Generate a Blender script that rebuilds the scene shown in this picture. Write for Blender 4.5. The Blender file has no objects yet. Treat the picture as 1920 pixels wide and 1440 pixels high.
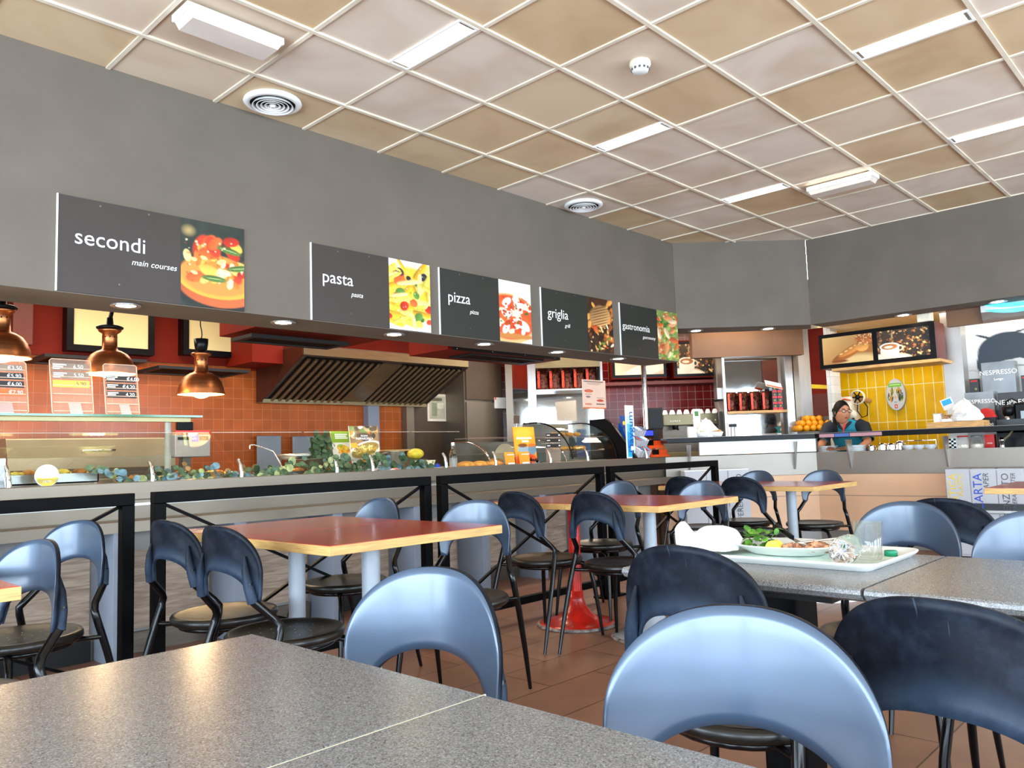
import bpy, math, random
import numpy as np
from mathutils import Vector, Matrix
random.seed(7)
SC = bpy.context.scene
COL = SC.collection
R = math.radians
PI = math.pi

# ------------------------------------------------------------------ camera
F_PX, YAW, PITCH, ROLL = 1484.28, 0.759598, 0.0884251, -0.0334131
CAM = Vector((-1.51096, -4.49573, 1.03))
CEIL = CAM.z + 2.15131
_F = Vector((math.cos(PITCH)*math.cos(YAW), math.cos(PITCH)*math.sin(YAW), math.sin(PITCH)))
_r = Vector((math.sin(YAW), -math.cos(YAW), 0)); _u = _r.cross(_F)
_R = _r*math.cos(ROLL) + _u*math.sin(ROLL)
_U = -_r*math.sin(ROLL) + _u*math.cos(ROLL)
cam_data = bpy.data.cameras.new('camera')
cam = bpy.data.objects.new('camera', cam_data); COL.objects.link(cam)
cam.matrix_world = Matrix(((_R.x, _U.x, -_F.x, CAM.x), (_R.y, _U.y, -_F.y, CAM.y), (_R.z, _U.z, -_F.z, CAM.z), (0, 0, 0, 1)))
cam_data.sensor_width = 36; cam_data.lens = 36*F_PX/1920; cam_data.clip_start = 0.05; cam_data.clip_end = 200
SC.camera = cam

def ray(px, py): return _F + _R*((px-960)/F_PX) - _U*((py-720)/F_PX)
def PX(px, py, X): d = ray(px, py); return CAM + d*((X-CAM.x)/d.x)          # survey point on a plane x = X
def PY(px, py, Y): d = ray(px, py); return CAM + d*((Y-CAM.y)/d.y)
def PZ(px, py, Z): d = ray(px, py); return CAM + d*((Z-CAM.z)/d.z)
def PD(px, py, s): d = ray(px, py); return CAM + d*((s-CAM.x-CAM.y)/(d.x+d.y))  # diagonal plane x + y = s

# ------------------------------------------------------------------ world, lights, exposure
W = bpy.data.worlds.new('daylight'); SC.world = W; W.use_nodes = True
bg = W.node_tree.nodes['Background']; bg.inputs[0].default_value = (0.70, 0.86, 1.0, 1); bg.inputs[1].default_value = 15.0
SC.view_settings.view_transform = 'Standard'; SC.view_settings.look = 'None'
SC.view_settings.gamma = 1; SC.view_settings.use_curve_mapping = False
SC.view_settings.exposure = 0.44

def area(name, loc, size, power, color=(1, 1, 1), rot=(0, 0, 0), portal=False, spread=None):
    d = bpy.data.lights.new(name, 'AREA'); d.shape = 'RECTANGLE'; d.size, d.size_y = size
    d.energy = power; d.color = color
    if portal: d.cycles.is_portal = True
    if spread: d.spread = spread
    o = bpy.data.objects.new(name, d); COL.objects.link(o); o.location = loc; o.rotation_euler = rot
    return o
# window openings behind the camera: glazed west front, south ones added for light (see wall_west / wall_south below)
WIN_W = [(-8.4, -6.3), (-6.24, -4.2), (-4.14, -2.1), (-2.04, -0.35)]      # y ranges on x = -4.6
WIN_S_ADDED = [(-4.3, -2.3), (-1.6, 0.4), (1.2, 3.2), (4.0, 6.2)]   # unseen, added to brighten counter and ceiling; x ranges on y = -8.6
WZ = (0.20, 2.42)
for a, b in WIN_W: area('window_portal', (-4.66, (a+b)/2, sum(WZ)/2), (WZ[1]-WZ[0], b-a), 1, rot=(0, -PI/2, 0), portal=True)
for a, b in WIN_S_ADDED: area('window_portal', ((a+b)/2, -8.66, sum(WZ)/2), (b-a, WZ[1]-WZ[0]), 1, rot=(PI/2, 0, 0), portal=True)
# kitchen and bar ceiling lamps
KITCHEN = [((-.6, 1.9, 2.70), (2.0, 0.3), 55), ((1.1, 1.9, 2.70), (1.6, 0.3), 50), ((3.6, 1.75, 2.70), (2.4, 0.3), 75), ((5.9, 1.3, 2.70), (1.2, 0.4), 60), ((6.9, -0.1, 2.70), (0.8, 0.6), 45), ((7.5, -1.6, 2.33), (0.5, 1.2), 22), ((7.2, -3.0, 2.70), (0.3, 1.4), 30)]

for loc_, sz_, pw_ in KITCHEN: area('kitchen_lamp', loc_, sz_, pw_*.52, (1, .84, .66))

# ------------------------------------------------------------------ materials
MATS = {}
def _nt(name):
    m = bpy.data.materials.new(name); m.use_nodes = True
    nt = m.node_tree; return m, nt, nt.nodes['Principled BSDF']
def lin(c):
    if isinstance(c, str): c = tuple(int(c[i:i+2], 16)/255 for i in (1, 3, 5))
    return tuple((x/12.92 if x <= .04045 else ((x+.055)/1.055)**2.4) for x in c)
def mat(name, col, rough=.5, metal=0, var=.06, scale=14, bump=0, spec=.5, coat=0, emit=None, es=1, trans=0, ior=1.45, stretch=None, alpha=1, rvar=0):
    if name in MATS: return MATS[name]
    m, nt, p = _nt(name); N = nt.nodes; L = nt.links
    c = lin(col)
    tc = N.new('ShaderNodeTexCoord'); no = N.new('ShaderNodeTexNoise'); no.inputs['Scale'].default_value = scale; no.inputs['Detail'].default_value = 4
    if stretch:
        mp = N.new('ShaderNodeMapping'); mp.inputs['Scale'].default_value = stretch
        L.new(tc.outputs['Object'], mp.inputs[0]); L.new(mp.outputs[0], no.inputs['Vector'])
    else: L.new(tc.outputs['Object'], no.inputs['Vector'])
    cr = N.new('ShaderNodeValToRGB')
    cr.color_ramp.elements[0].color = (*[x*(1-var*2) for x in c], 1); cr.color_ramp.elements[1].color = (*[min(1, x*(1+var*2)+.002*var) for x in c], 1)
    cr.color_ramp.elements[0].position = .3; cr.color_ramp.elements[1].position = .7
    L.new(no.outputs['Fac'], cr.inputs[0]); L.new(cr.outputs[0], p.inputs['Base Color'])
    p.inputs['Roughness'].default_value = rough; p.inputs['Metallic'].default_value = metal
    p.inputs['Specular IOR Level'].default_value = spec; p.inputs['Coat Weight'].default_value = coat
    p.inputs['Coat Roughness'].default_value = .15
    p.inputs['Transmission Weight'].default_value = trans; p.inputs['IOR'].default_value = ior; p.inputs['Alpha'].default_value = alpha
    if rvar:
        mr = N.new('ShaderNodeMapRange'); mr.inputs['To Min'].default_value = max(.02, rough-rvar); mr.inputs['To Max'].default_value = min(1, rough+rvar)
        L.new(no.outputs['Fac'], mr.inputs['Value']); L.new(mr.outputs[0], p.inputs['Roughness'])
    if emit is not None:
        p.inputs['Emission Color'].default_value = (*lin(emit), 1); p.inputs['Emission Strength'].default_value = es
    if bump:
        b = N.new('ShaderNodeBump'); b.inputs['Strength'].default_value = bump; b.inputs['Distance'].default_value = .01
        L.new(no.outputs['Fac'], b.inputs['Height']); L.new(b.outputs[0], p.inputs['Normal'])
    MATS[name] = m; return m
def glass(name, col='#f4fbf8', rough=0.0, fac=.12, power=3.2):
    # thin architectural glass: transparent with a fresnel gloss
    if name in MATS: return MATS[name]
    m = bpy.data.materials.new(name); m.use_nodes = True; nt = m.node_tree; N = nt.nodes; L = nt.links; N.clear()
    out = N.new('ShaderNodeOutputMaterial'); mx = N.new('ShaderNodeMixShader'); t = N.new('ShaderNodeBsdfTransparent'); g = N.new('ShaderNodeBsdfGlossy')
    fr = N.new('ShaderNodeLayerWeight'); fr.inputs[0].default_value = .35
    mm = N.new('ShaderNodeMath'); mm.operation = 'MULTIPLY_ADD'; mm.inputs[1].default_value = .35; mm.inputs[2].default_value = fac*.35
    t.inputs[0].default_value = (*lin(col), 1); g.inputs['Roughness'].default_value = .03+rough
    no = N.new('ShaderNodeTexNoise'); no.inputs['Scale'].default_value = 9
    L.new(fr.outputs['Fresnel'], mm.inputs[0]); L.new(mm.outputs[0], mx.inputs[0]); L.new(t.outputs[0], mx.inputs[1]); L.new(g.outputs[0], mx.inputs[2]); L.new(mx.outputs[0], out.inputs[0])
    MATS[name] = m; return m
def tiles(name, col, mortar, tw, th, u=(1, 0, 0), v=(0, 0, 1), rough=.25, var=.12, msize=.003, offset=0.0, rows_bump=.4, hue=None):
    if name in MATS: return MATS[name]
    m, nt, p = _nt(name); N = nt.nodes; L = nt.links
    tc = N.new('ShaderNodeTexCoord')
    def dot(vec):
        d = N.new('ShaderNodeVectorMath'); d.operation = 'DOT_PRODUCT'; d.inputs[1].default_value = vec
        L.new(tc.outputs['Object'], d.inputs[0]); return d.outputs['Value']
    cb = N.new('ShaderNodeCombineXYZ'); L.new(dot(u), cb.inputs[0]); L.new(dot(v), cb.inputs[1])
    br = N.new('ShaderNodeTexBrick'); br.offset = offset; br.squash = 1
    br.inputs['Scale'].default_value = 1; br.inputs['Brick Width'].default_value = tw; br.inputs['Row Height'].default_value = th
    br.inputs['Mortar Size'].default_value = msize; br.inputs['Mortar Smooth'].default_value = .1
    c = lin(col); c2 = lin(hue) if hue else tuple(min(1, x*(1+var)) for x in c)
    br.inputs['Color1'].default_value = (*[x*(1-var) for x in c], 1); br.inputs['Color2'].default_value = (*c2, 1); br.inputs['Mortar'].default_value = (*lin(mortar), 1)
    L.new(cb.outputs[0], br.inputs['Vector'])
    no = N.new('ShaderNodeTexNoise'); no.inputs['Scale'].default_value = 6; no.inputs['Detail'].default_value = 5; L.new(tc.outputs['Object'], no.inputs['Vector'])
    mx = N.new('ShaderNodeMix'); mx.data_type = 'RGBA'; mx.blend_type = 'MULTIPLY'; mx.inputs['Factor'].default_value = .35
    cr = N.new('ShaderNodeValToRGB'); cr.color_ramp.elements[0].color = (.55, .5, .47, 1); cr.color_ramp.elements[1].color = (1, 1, 1, 1); cr.color_ramp.elements[0].position = .3; cr.color_ramp.elements[1].position = .65
    L.new(no.outputs['Fac'], cr.inputs[0]); L.new(br.outputs['Color'], mx.inputs['A']); L.new(cr.outputs[0], mx.inputs['B']); L.new(mx.outputs['Result'], p.inputs['Base Color'])
    bp = N.new('ShaderNodeBump'); bp.inputs['Strength'].default_value = rows_bump; bp.inputs['Distance'].default_value = .002; bp.invert = True
    L.new(br.outputs['Fac'], bp.inputs['Height']); L.new(bp.outputs[0], p.inputs['Normal'])
    p.inputs['Roughness'].default_value = rough; p.inputs['Specular IOR Level'].default_value = .3
    MATS[name] = m; return m
def vcol(name='printed_picture', rough=.4, spec=.4):
    if name in MATS: return MATS[name]
    m, nt, p = _nt(name); a = nt.nodes.new('ShaderNodeVertexColor'); a.layer_name = 'Col'
    no = nt.nodes.new('ShaderNodeTexNoise'); no.inputs['Scale'].default_value = 300
    mr = nt.nodes.new('ShaderNodeMapRange'); mr.inputs['To Min'].default_value = rough-.05; mr.inputs['To Max'].default_value = rough+.05
    nt.links.new(no.outputs['Fac'], mr.inputs['Value']); nt.links.new(mr.outputs[0], p.inputs['Roughness'])
    nt.links.new(a.outputs['Color'], p.inputs['Base Color']); p.inputs['Specular IOR Level'].default_value = spec
    MATS[name] = m; return m

def ceiling_mat():
    m, nt, p = _nt('ceiling_tiles'); N = nt.nodes; L = nt.links
    tc = N.new('ShaderNodeTexCoord'); mp = N.new('ShaderNodeMapping'); mp.inputs['Scale'].default_value = (1/.6, 1/.6, 0)
    L.new(tc.outputs['Object'], mp.inputs[0])
    fl = N.new('ShaderNodeVectorMath'); fl.operation = 'FLOOR'; L.new(mp.outputs[0], fl.inputs[0])
    wn = N.new('ShaderNodeTexWhiteNoise'); L.new(fl.outputs[0], wn.inputs['Vector'])
    big = N.new('ShaderNodeTexNoise'); big.inputs['Scale'].default_value = .28; big.inputs['Detail'].default_value = 1; L.new(fl.outputs[0], big.inputs['Vector'])
    ad = N.new('ShaderNodeMath'); ad.operation = 'MULTIPLY_ADD'; ad.inputs[1].default_value = .45; L.new(wn.outputs['Value'], ad.inputs[0]); 
    m2 = N.new('ShaderNodeMath'); m2.operation = 'MULTIPLY'; m2.inputs[1].default_value = .6; L.new(big.outputs['Fac'], m2.inputs[0]); L.new(m2.outputs[0], ad.inputs[2])
    cr = N.new('ShaderNodeValToRGB'); e = cr.color_ramp.elements
    e[0].position = .25; e[0].color = (*lin('#c6ab86'), 1); e[1].position = .8; e[1].color = (*lin('#d8cabb'), 1)
    e2 = cr.color_ramp.elements.new(.45); e2.color = (*lin('#cdb592'), 1); e3 = cr.color_ramp.elements.new(.6); e3.color = (*lin('#d5c6b6'), 1)
    L.new(ad.outputs[0], cr.inputs[0])
    no = N.new('ShaderNodeTexNoise'); no.inputs['Scale'].default_value = 1.7; no.inputs['Detail'].default_value = 6; no.inputs['Distortion'].default_value = .8; L.new(tc.outputs['Object'], no.inputs['Vector'])
    c2 = N.new('ShaderNodeValToRGB'); c2.color_ramp.elements[0].position = .32; c2.color_ramp.elements[0].color = (.72, .62, .52, 1); c2.color_ramp.elements[1].position = .58; c2.color_ramp.elements[1].color = (1, 1, 1, 1)
    L.new(no.outputs['Fac'], c2.inputs[0])
    mx = N.new('ShaderNodeMix'); mx.data_type = 'RGBA'; mx.blend_type = 'MULTIPLY'; mx.inputs['Factor'].default_value = .55
    L.new(cr.outputs[0], mx.inputs['A']); L.new(c2.outputs[0], mx.inputs['B']); L.new(mx.outputs['Result'], p.inputs['Base Color'])
    p.inputs['Roughness'].default_value = .85
    return m
def granite_mat():
    m, nt, p = _nt('speckled_granite'); N = nt.nodes; L = nt.links
    tc = N.new('ShaderNodeTexCoord'); v = N.new('ShaderNodeTexVoronoi'); v.inputs['Scale'].default_value = 520; L.new(tc.outputs['Object'], v.inputs['Vector'])
    n = N.new('ShaderNodeTexNoise'); n.inputs['Scale'].default_value = 420; n.inputs['Detail'].default_value = 3; L.new(tc.outputs['Object'], n.inputs['Vector'])
    cr = N.new('ShaderNodeValToRGB'); e = cr.color_ramp.elements; e[0].position = .38; e[0].color = (*lin('#101216'), 1); e[1].position = .66; e[1].color = (*lin('#696e7e'), 1)
    k = cr.color_ramp.elements.new(.52); k.color = (*lin('#292c37'), 1)
    L.new(n.outputs['Fac'], cr.inputs[0])
    mx = N.new('ShaderNodeMix'); mx.data_type = 'RGBA'; mx.blend_type = 'MIX'; mx.inputs['Factor'].default_value = .22
    L.new(cr.outputs[0], mx.inputs['A']); L.new(v.outputs['Color'], mx.inputs['B'])
    hs = N.new('ShaderNodeHueSaturation'); hs.inputs['Saturation'].default_value = .15; L.new(mx.outputs['Result'], hs.inputs['Color']); L.new(hs.outputs[0], p.inputs['Base Color'])
    p.inputs['Roughness'].default_value = .22
    sc = N.new('ShaderNodeTexNoise'); sc.inputs['Scale'].default_value = 300; L.new(tc.outputs['Object'], sc.inputs['Vector'])
    mr = N.new('ShaderNodeMapRange'); mr.inputs['To Min'].default_value = .14; mr.inputs['To Max'].default_value = .34; L.new(sc.outputs['Fac'], mr.inputs['Value']); L.new(mr.outputs[0], p.inputs['Roughness'])
    MATS['granite'] = m; return m
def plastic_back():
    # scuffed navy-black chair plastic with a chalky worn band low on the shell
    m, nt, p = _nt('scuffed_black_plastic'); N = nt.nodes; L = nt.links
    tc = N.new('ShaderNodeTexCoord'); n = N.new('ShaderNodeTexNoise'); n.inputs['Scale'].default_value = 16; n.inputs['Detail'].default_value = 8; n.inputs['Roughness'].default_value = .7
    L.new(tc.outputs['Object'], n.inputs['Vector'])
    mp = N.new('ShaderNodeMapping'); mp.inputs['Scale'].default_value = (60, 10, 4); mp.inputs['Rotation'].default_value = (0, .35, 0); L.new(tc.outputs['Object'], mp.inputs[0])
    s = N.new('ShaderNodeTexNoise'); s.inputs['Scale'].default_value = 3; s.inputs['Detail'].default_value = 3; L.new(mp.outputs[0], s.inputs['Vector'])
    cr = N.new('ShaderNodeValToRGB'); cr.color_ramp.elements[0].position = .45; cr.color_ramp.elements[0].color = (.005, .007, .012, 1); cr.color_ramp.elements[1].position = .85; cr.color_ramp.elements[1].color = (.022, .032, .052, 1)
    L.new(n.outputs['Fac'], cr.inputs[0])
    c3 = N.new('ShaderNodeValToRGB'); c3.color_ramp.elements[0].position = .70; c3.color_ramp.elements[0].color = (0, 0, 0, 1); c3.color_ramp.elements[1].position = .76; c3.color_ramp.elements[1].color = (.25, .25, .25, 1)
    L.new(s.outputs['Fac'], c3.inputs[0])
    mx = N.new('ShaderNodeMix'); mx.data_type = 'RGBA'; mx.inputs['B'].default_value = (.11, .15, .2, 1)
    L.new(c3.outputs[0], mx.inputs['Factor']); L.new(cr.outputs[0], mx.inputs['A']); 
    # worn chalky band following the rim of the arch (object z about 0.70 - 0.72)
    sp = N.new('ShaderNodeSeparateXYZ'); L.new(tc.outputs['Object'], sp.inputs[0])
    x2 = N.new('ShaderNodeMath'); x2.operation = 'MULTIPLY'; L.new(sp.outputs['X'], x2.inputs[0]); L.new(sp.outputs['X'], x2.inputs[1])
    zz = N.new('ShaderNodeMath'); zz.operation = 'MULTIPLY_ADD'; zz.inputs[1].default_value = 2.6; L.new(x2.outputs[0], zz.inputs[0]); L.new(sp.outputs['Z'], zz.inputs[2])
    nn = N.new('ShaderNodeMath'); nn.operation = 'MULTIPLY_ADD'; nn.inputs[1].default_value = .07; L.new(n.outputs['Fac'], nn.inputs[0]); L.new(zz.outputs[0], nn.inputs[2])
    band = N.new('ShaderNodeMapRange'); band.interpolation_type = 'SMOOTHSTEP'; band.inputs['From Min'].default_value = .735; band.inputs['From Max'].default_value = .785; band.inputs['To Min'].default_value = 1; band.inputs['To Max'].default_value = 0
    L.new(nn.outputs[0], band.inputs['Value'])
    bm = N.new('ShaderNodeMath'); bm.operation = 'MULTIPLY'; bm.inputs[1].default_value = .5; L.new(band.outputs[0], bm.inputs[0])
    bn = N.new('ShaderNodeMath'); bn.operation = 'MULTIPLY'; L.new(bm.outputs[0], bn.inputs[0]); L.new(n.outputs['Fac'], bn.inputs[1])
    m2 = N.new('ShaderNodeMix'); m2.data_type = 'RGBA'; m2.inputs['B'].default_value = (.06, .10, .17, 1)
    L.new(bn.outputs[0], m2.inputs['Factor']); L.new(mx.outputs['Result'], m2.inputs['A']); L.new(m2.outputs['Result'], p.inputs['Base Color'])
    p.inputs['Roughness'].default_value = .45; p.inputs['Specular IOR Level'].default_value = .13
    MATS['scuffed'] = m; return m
def wood_panel():
    m, nt, p = _nt('limed_wood_panel'); N = nt.nodes; L = nt.links
    tc = N.new('ShaderNodeTexCoord'); mp = N.new('ShaderNodeMapping'); mp.inputs['Scale'].default_value = (1.6, 1, 16); L.new(tc.outputs['Object'], mp.inputs[0])
    n = N.new('ShaderNodeTexNoise'); n.inputs['Scale'].default_value = 2.2; n.inputs['Detail'].default_value = 7; n.inputs['Distortion'].default_value = 1.5; L.new(mp.outputs[0], n.inputs['Vector'])
    cr = N.new('ShaderNodeValToRGB'); cr.color_ramp.elements[0].position = .35; cr.color_ramp.elements[0].color = (*lin('#8c7767'), 1); cr.color_ramp.elements[1].position = .62; cr.color_ramp.elements[1].color = (*lin('#b6a28f'), 1)
    L.new(n.outputs['Fac'], cr.inputs[0]); L.new(cr.outputs[0], p.inputs['Base Color']); p.inputs['Roughness'].default_value = .5
    MATS['woodpanel'] = m; return m
granite_mat(); plastic_back(); wood_panel()
def mirror_mat():
    m, nt, p = _nt('mirror_glass'); p.inputs['Metallic'].default_value = 1; p.inputs['Roughness'].default_value = .03; p.inputs['Base Color'].default_value = (.8, .82, .82, 1)
    n = nt.nodes.new('ShaderNodeTexNoise'); n.inputs['Scale'].default_value = 5; mr = nt.nodes.new('ShaderNodeMapRange'); mr.inputs['To Min'].default_value = .02; mr.inputs['To Max'].default_value = .06
    nt.links.new(n.outputs['Fac'], mr.inputs['Value']); nt.links.new(mr.outputs[0], p.inputs['Roughness']); MATS['mirror'] = m; return m
mirror_mat()

mat('steel', '#82786b', .42, .75, .025, 6, stretch=(1, 1, 30), rvar=.08)
mat('steel_dark', '#6e655b', .42, .8, .1, 6, stretch=(1, 1, 20), rvar=.08)
mat('steel_bright', '#b4b2af', .34, .85, .04, 5, stretch=(30, 1, 1), rvar=.08)
mat('chrome', '#e6e6e6', .08, 1, .02)
mat('wall_grey', '#665d53', .75, 0, .04, 3, bump=.02)
mat('sign_board', '#3b332f', .5, 0, .04, 3)
mat('sign_green_black', '#282924', .5, 0, .04, 3)
mat('white_text', '#f4f1ec', .5, 0, .01)
mat('red_paint', '#741c0e', .6, 0, .06, 3, spec=.15)
mat('dark_red', '#5e2418', .5, 0, .06, 3)
mat('black', '#08080a', .35, 0, .1, 20, spec=.2)
mat('black_matte', '#121214', .6, 0, .1, 20)
mat('rail_black', '#050506', .45, 0, .15, 20, spec=.06)
mat('chair_metal', '#050608', .2, 0, .15, 30, spec=.4)
mat('chair_front_sheen', '#3a4c62', .37, .22, .08, 6, spec=.9, coat=.35, rvar=.05)  # black plastic; window sheen is put into the bluish, part metallic base
mat('cream_light', '#d6c48c', .6, 0, .02, 2, emit='#e9d9a2', es=.12)
mat('copper', '#a9683f', .36, 1, .12, 5, stretch=(1, 1, 40), rvar=.06)
mat('white', '#eeeeec', .4, 0, .02)
mat('white_matte', '#e6e4e0', .7, 0, .03)
mat('cream', '#e8dfc8', .6, 0, .04)
mat('table_red', '#ae3d2c', .22, 0, .10, 8, coat=.3)
mat('table_edge', '#c79f62', .5, 0, .12, 40, stretch=(.3, .3, 6))
mat('pole_grey', '#9aa0a8', .35, 0, .03)
mat('pole_red', '#c62216', .3, 0, .2, 9, coat=.4)
mat('peach', '#e0b592', .55, 0, .05, 2)
mat('blue_grey', '#7e8592', .5, 0, .05, 4)
mat('steel_panel_grey', '#8a8683', .45, .3, .05, 4)
mat('bulb', '#fff4d0', .5, emit='#ffdba0', es=30)
mat('tube_light', '#ffffff', .5, emit='#fff3dc', es=9)
mat('down_light', '#ffffff', .5, emit='#ffe9cf', es=25)
mat('plastic_white', '#dededa', .3, 0, .02)
mat('acrylic', '#d9b8a2', .12, 0, .02, alpha=.16)
mat('bin_grey', '#b5b5ba', .45, 0, .03, 3)
mat('leaf', '#40593c', .5, 0, .3, 30)
mat('leaf_blue', '#5f7f86', .5, 0, .25, 30)
mat('leaf_pale', '#8f9a66', .5, 0, .2, 30)
mat('twig', '#8f6b3e', .7, 0, .2, 30)
mat('oven_food', '#d9a441', .5, 0, .35, 45, bump=.5)
mat('brown_paper', '#b98a55', .7, 0, .1, 20)
mat('orange_card', '#e0962a', .5, 0, .06, 8)
mat('orange_red', '#e4511c', .4, 0, .06, 8)
mat('orange_fruit', '#f09a12', .4, 0, .12, 60, bump=.25)
mat('light_wood', '#c9995f', .5, 0, .15, 10, stretch=(1, 1, 8))
mat('door_brown', '#4c3d30', .5, 0, .06, 4)
mat('skin', '#b97d5c', .5, 0, .05, 12)
mat('hair', '#0b0909', .6, 0, .2, 60, spec=.2)
mat('teal', '#1b7f93', .75, 0, .08, 30)
mat('navy', '#1b202b', .75, 0, .08, 30)
mat('red_cloth', '#c62a2a', .7, 0, .08, 30)
mat('blue_band', '#4f6db0', .4)
mat('pink_band', '#b98a92', .4)
mat('cyan_light', '#53d6ef', .4, emit='#38cdf0', es=1.6)
mat('yellow', '#e8c32a', .45, 0, .05)
mat('blue', '#1f46b8', .45, 0, .05)
mat('grey_text', '#4d4f54', .5)
mat('dark_box', '#2a2c30', .35, 0, .1, 10)
mat('silver_box', '#7f8488', .3, .4, .1, 6)
mat('red', '#c5211c', .4, 0, .06)
mat('lemon', '#f2d94a', .45, 0, .1, 30)
mat('meat', '#c98f6a', .6, 0, .35, 70, bump=.6)
mat('salad', '#3f6e22', .5, 0, .3, 60)
mat('green_plastic', '#1f8f6a', .4)
mat('display_blue', '#2a3bd8', .4, emit='#2438e8', es=.8)
mat('cyan_card', '#2aa7dd', .4, 0, .1, 4)
mat('navy_card', '#1b4c9a', .4, 0, .1, 4)
mat('lcd_orange', '#d8572a', .4)
mat('kitchen_floor', '#6a5648', .6)
mat('bread', '#d0903e', .6, 0, .2, 30, bump=.3)
mat('mushroom', '#efe3cf', .6, 0, .08, 30)
mat('foil_brown', '#451c0e', .22, .55, .7, 30, bump=.9)
mat('foil_red', '#c4391a', .25, .3, .3, 40, bump=.6)
glass('pane'); glass('green_glass', '#d5efe0'); glass('drink_glass', '#ffffff', fac=.08)
mat('glass_edge', '#1f6b45', .15, 0, .1, 8, coat=.5)
mat('bottle_glass', '#f2f6f6', .05, trans=1, ior=1.45, var=0)

mat('tbar', '#d9cdb9', .5, 0, .1, 3)
mat('window_frame', '#4a4b4e', .4, .3)
mat('tan', '#76543a', .5, .1, .05, 3)
mat('diffuser_off', '#d8ccc2', .25, 0, .05, 3)
mat('seat_plastic', '#100e0b', .34, 0, .25, 14, rvar=.08, coat=.15)
mat('seat_dot', '#8a8578', .4)
mat('scuff_rim', '#8f8480', .6, .3, .4, 30)
mat('glass_rim', '#b8a894', .3)
mat('post_steel', '#c2c4c8', .35, .4)
mat('brass_bar', '#94875e', .3, .3, .05, 3)
mat('edge_pink', '#e9b79c', .2, 0, .05); mat('yellow_strip', '#e9c245', .5); mat('orange_strip', '#d9682a', .5); mat('brown_strip', '#8a7766', .5); mat('black_strip', '#26211f', .5)
mat('acrylic_white', '#c9c2c4', .15, 0, .02, alpha=.5)
mat('shade_white', '#f4ead8', .5, emit='#ffd9a0', es=1.2)
mat('steel_warm', '#8f8264', .36, .85, .08, 5, stretch=(1, 1, 25), rvar=.08); mat('steel_red', '#5a3325', .4, .6, .1, 4)
mat('lid_reflection', '#9c917a', .4, .6, .05, 3)
mat('omelette', '#f0c552', .5, 0, .2, 30, bump=.4); mat('toast', '#a8662c', .6, 0, .3, 40, bump=.4); mat('greens', '#6f7f35', .6, 0, .3, 40)
mat('steel_bar', '#8d857c', .42, .6, .05, 2, rvar=.04)
mat('champagne', '#857b5f', .45, .6, .06, 5)
mat('lips', '#a2504c', .4)
mat('mint_paper', '#cfe0d2', .6, 0, .12, 12)
mat('greens_bright', '#5f9430', .5, 0, .2, 60)
mat('drink_glass2', '#ffffff', .03, trans=1, ior=1.25, var=0)
mat('napkin_white', '#dedede', .8, 0, .01)

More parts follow.
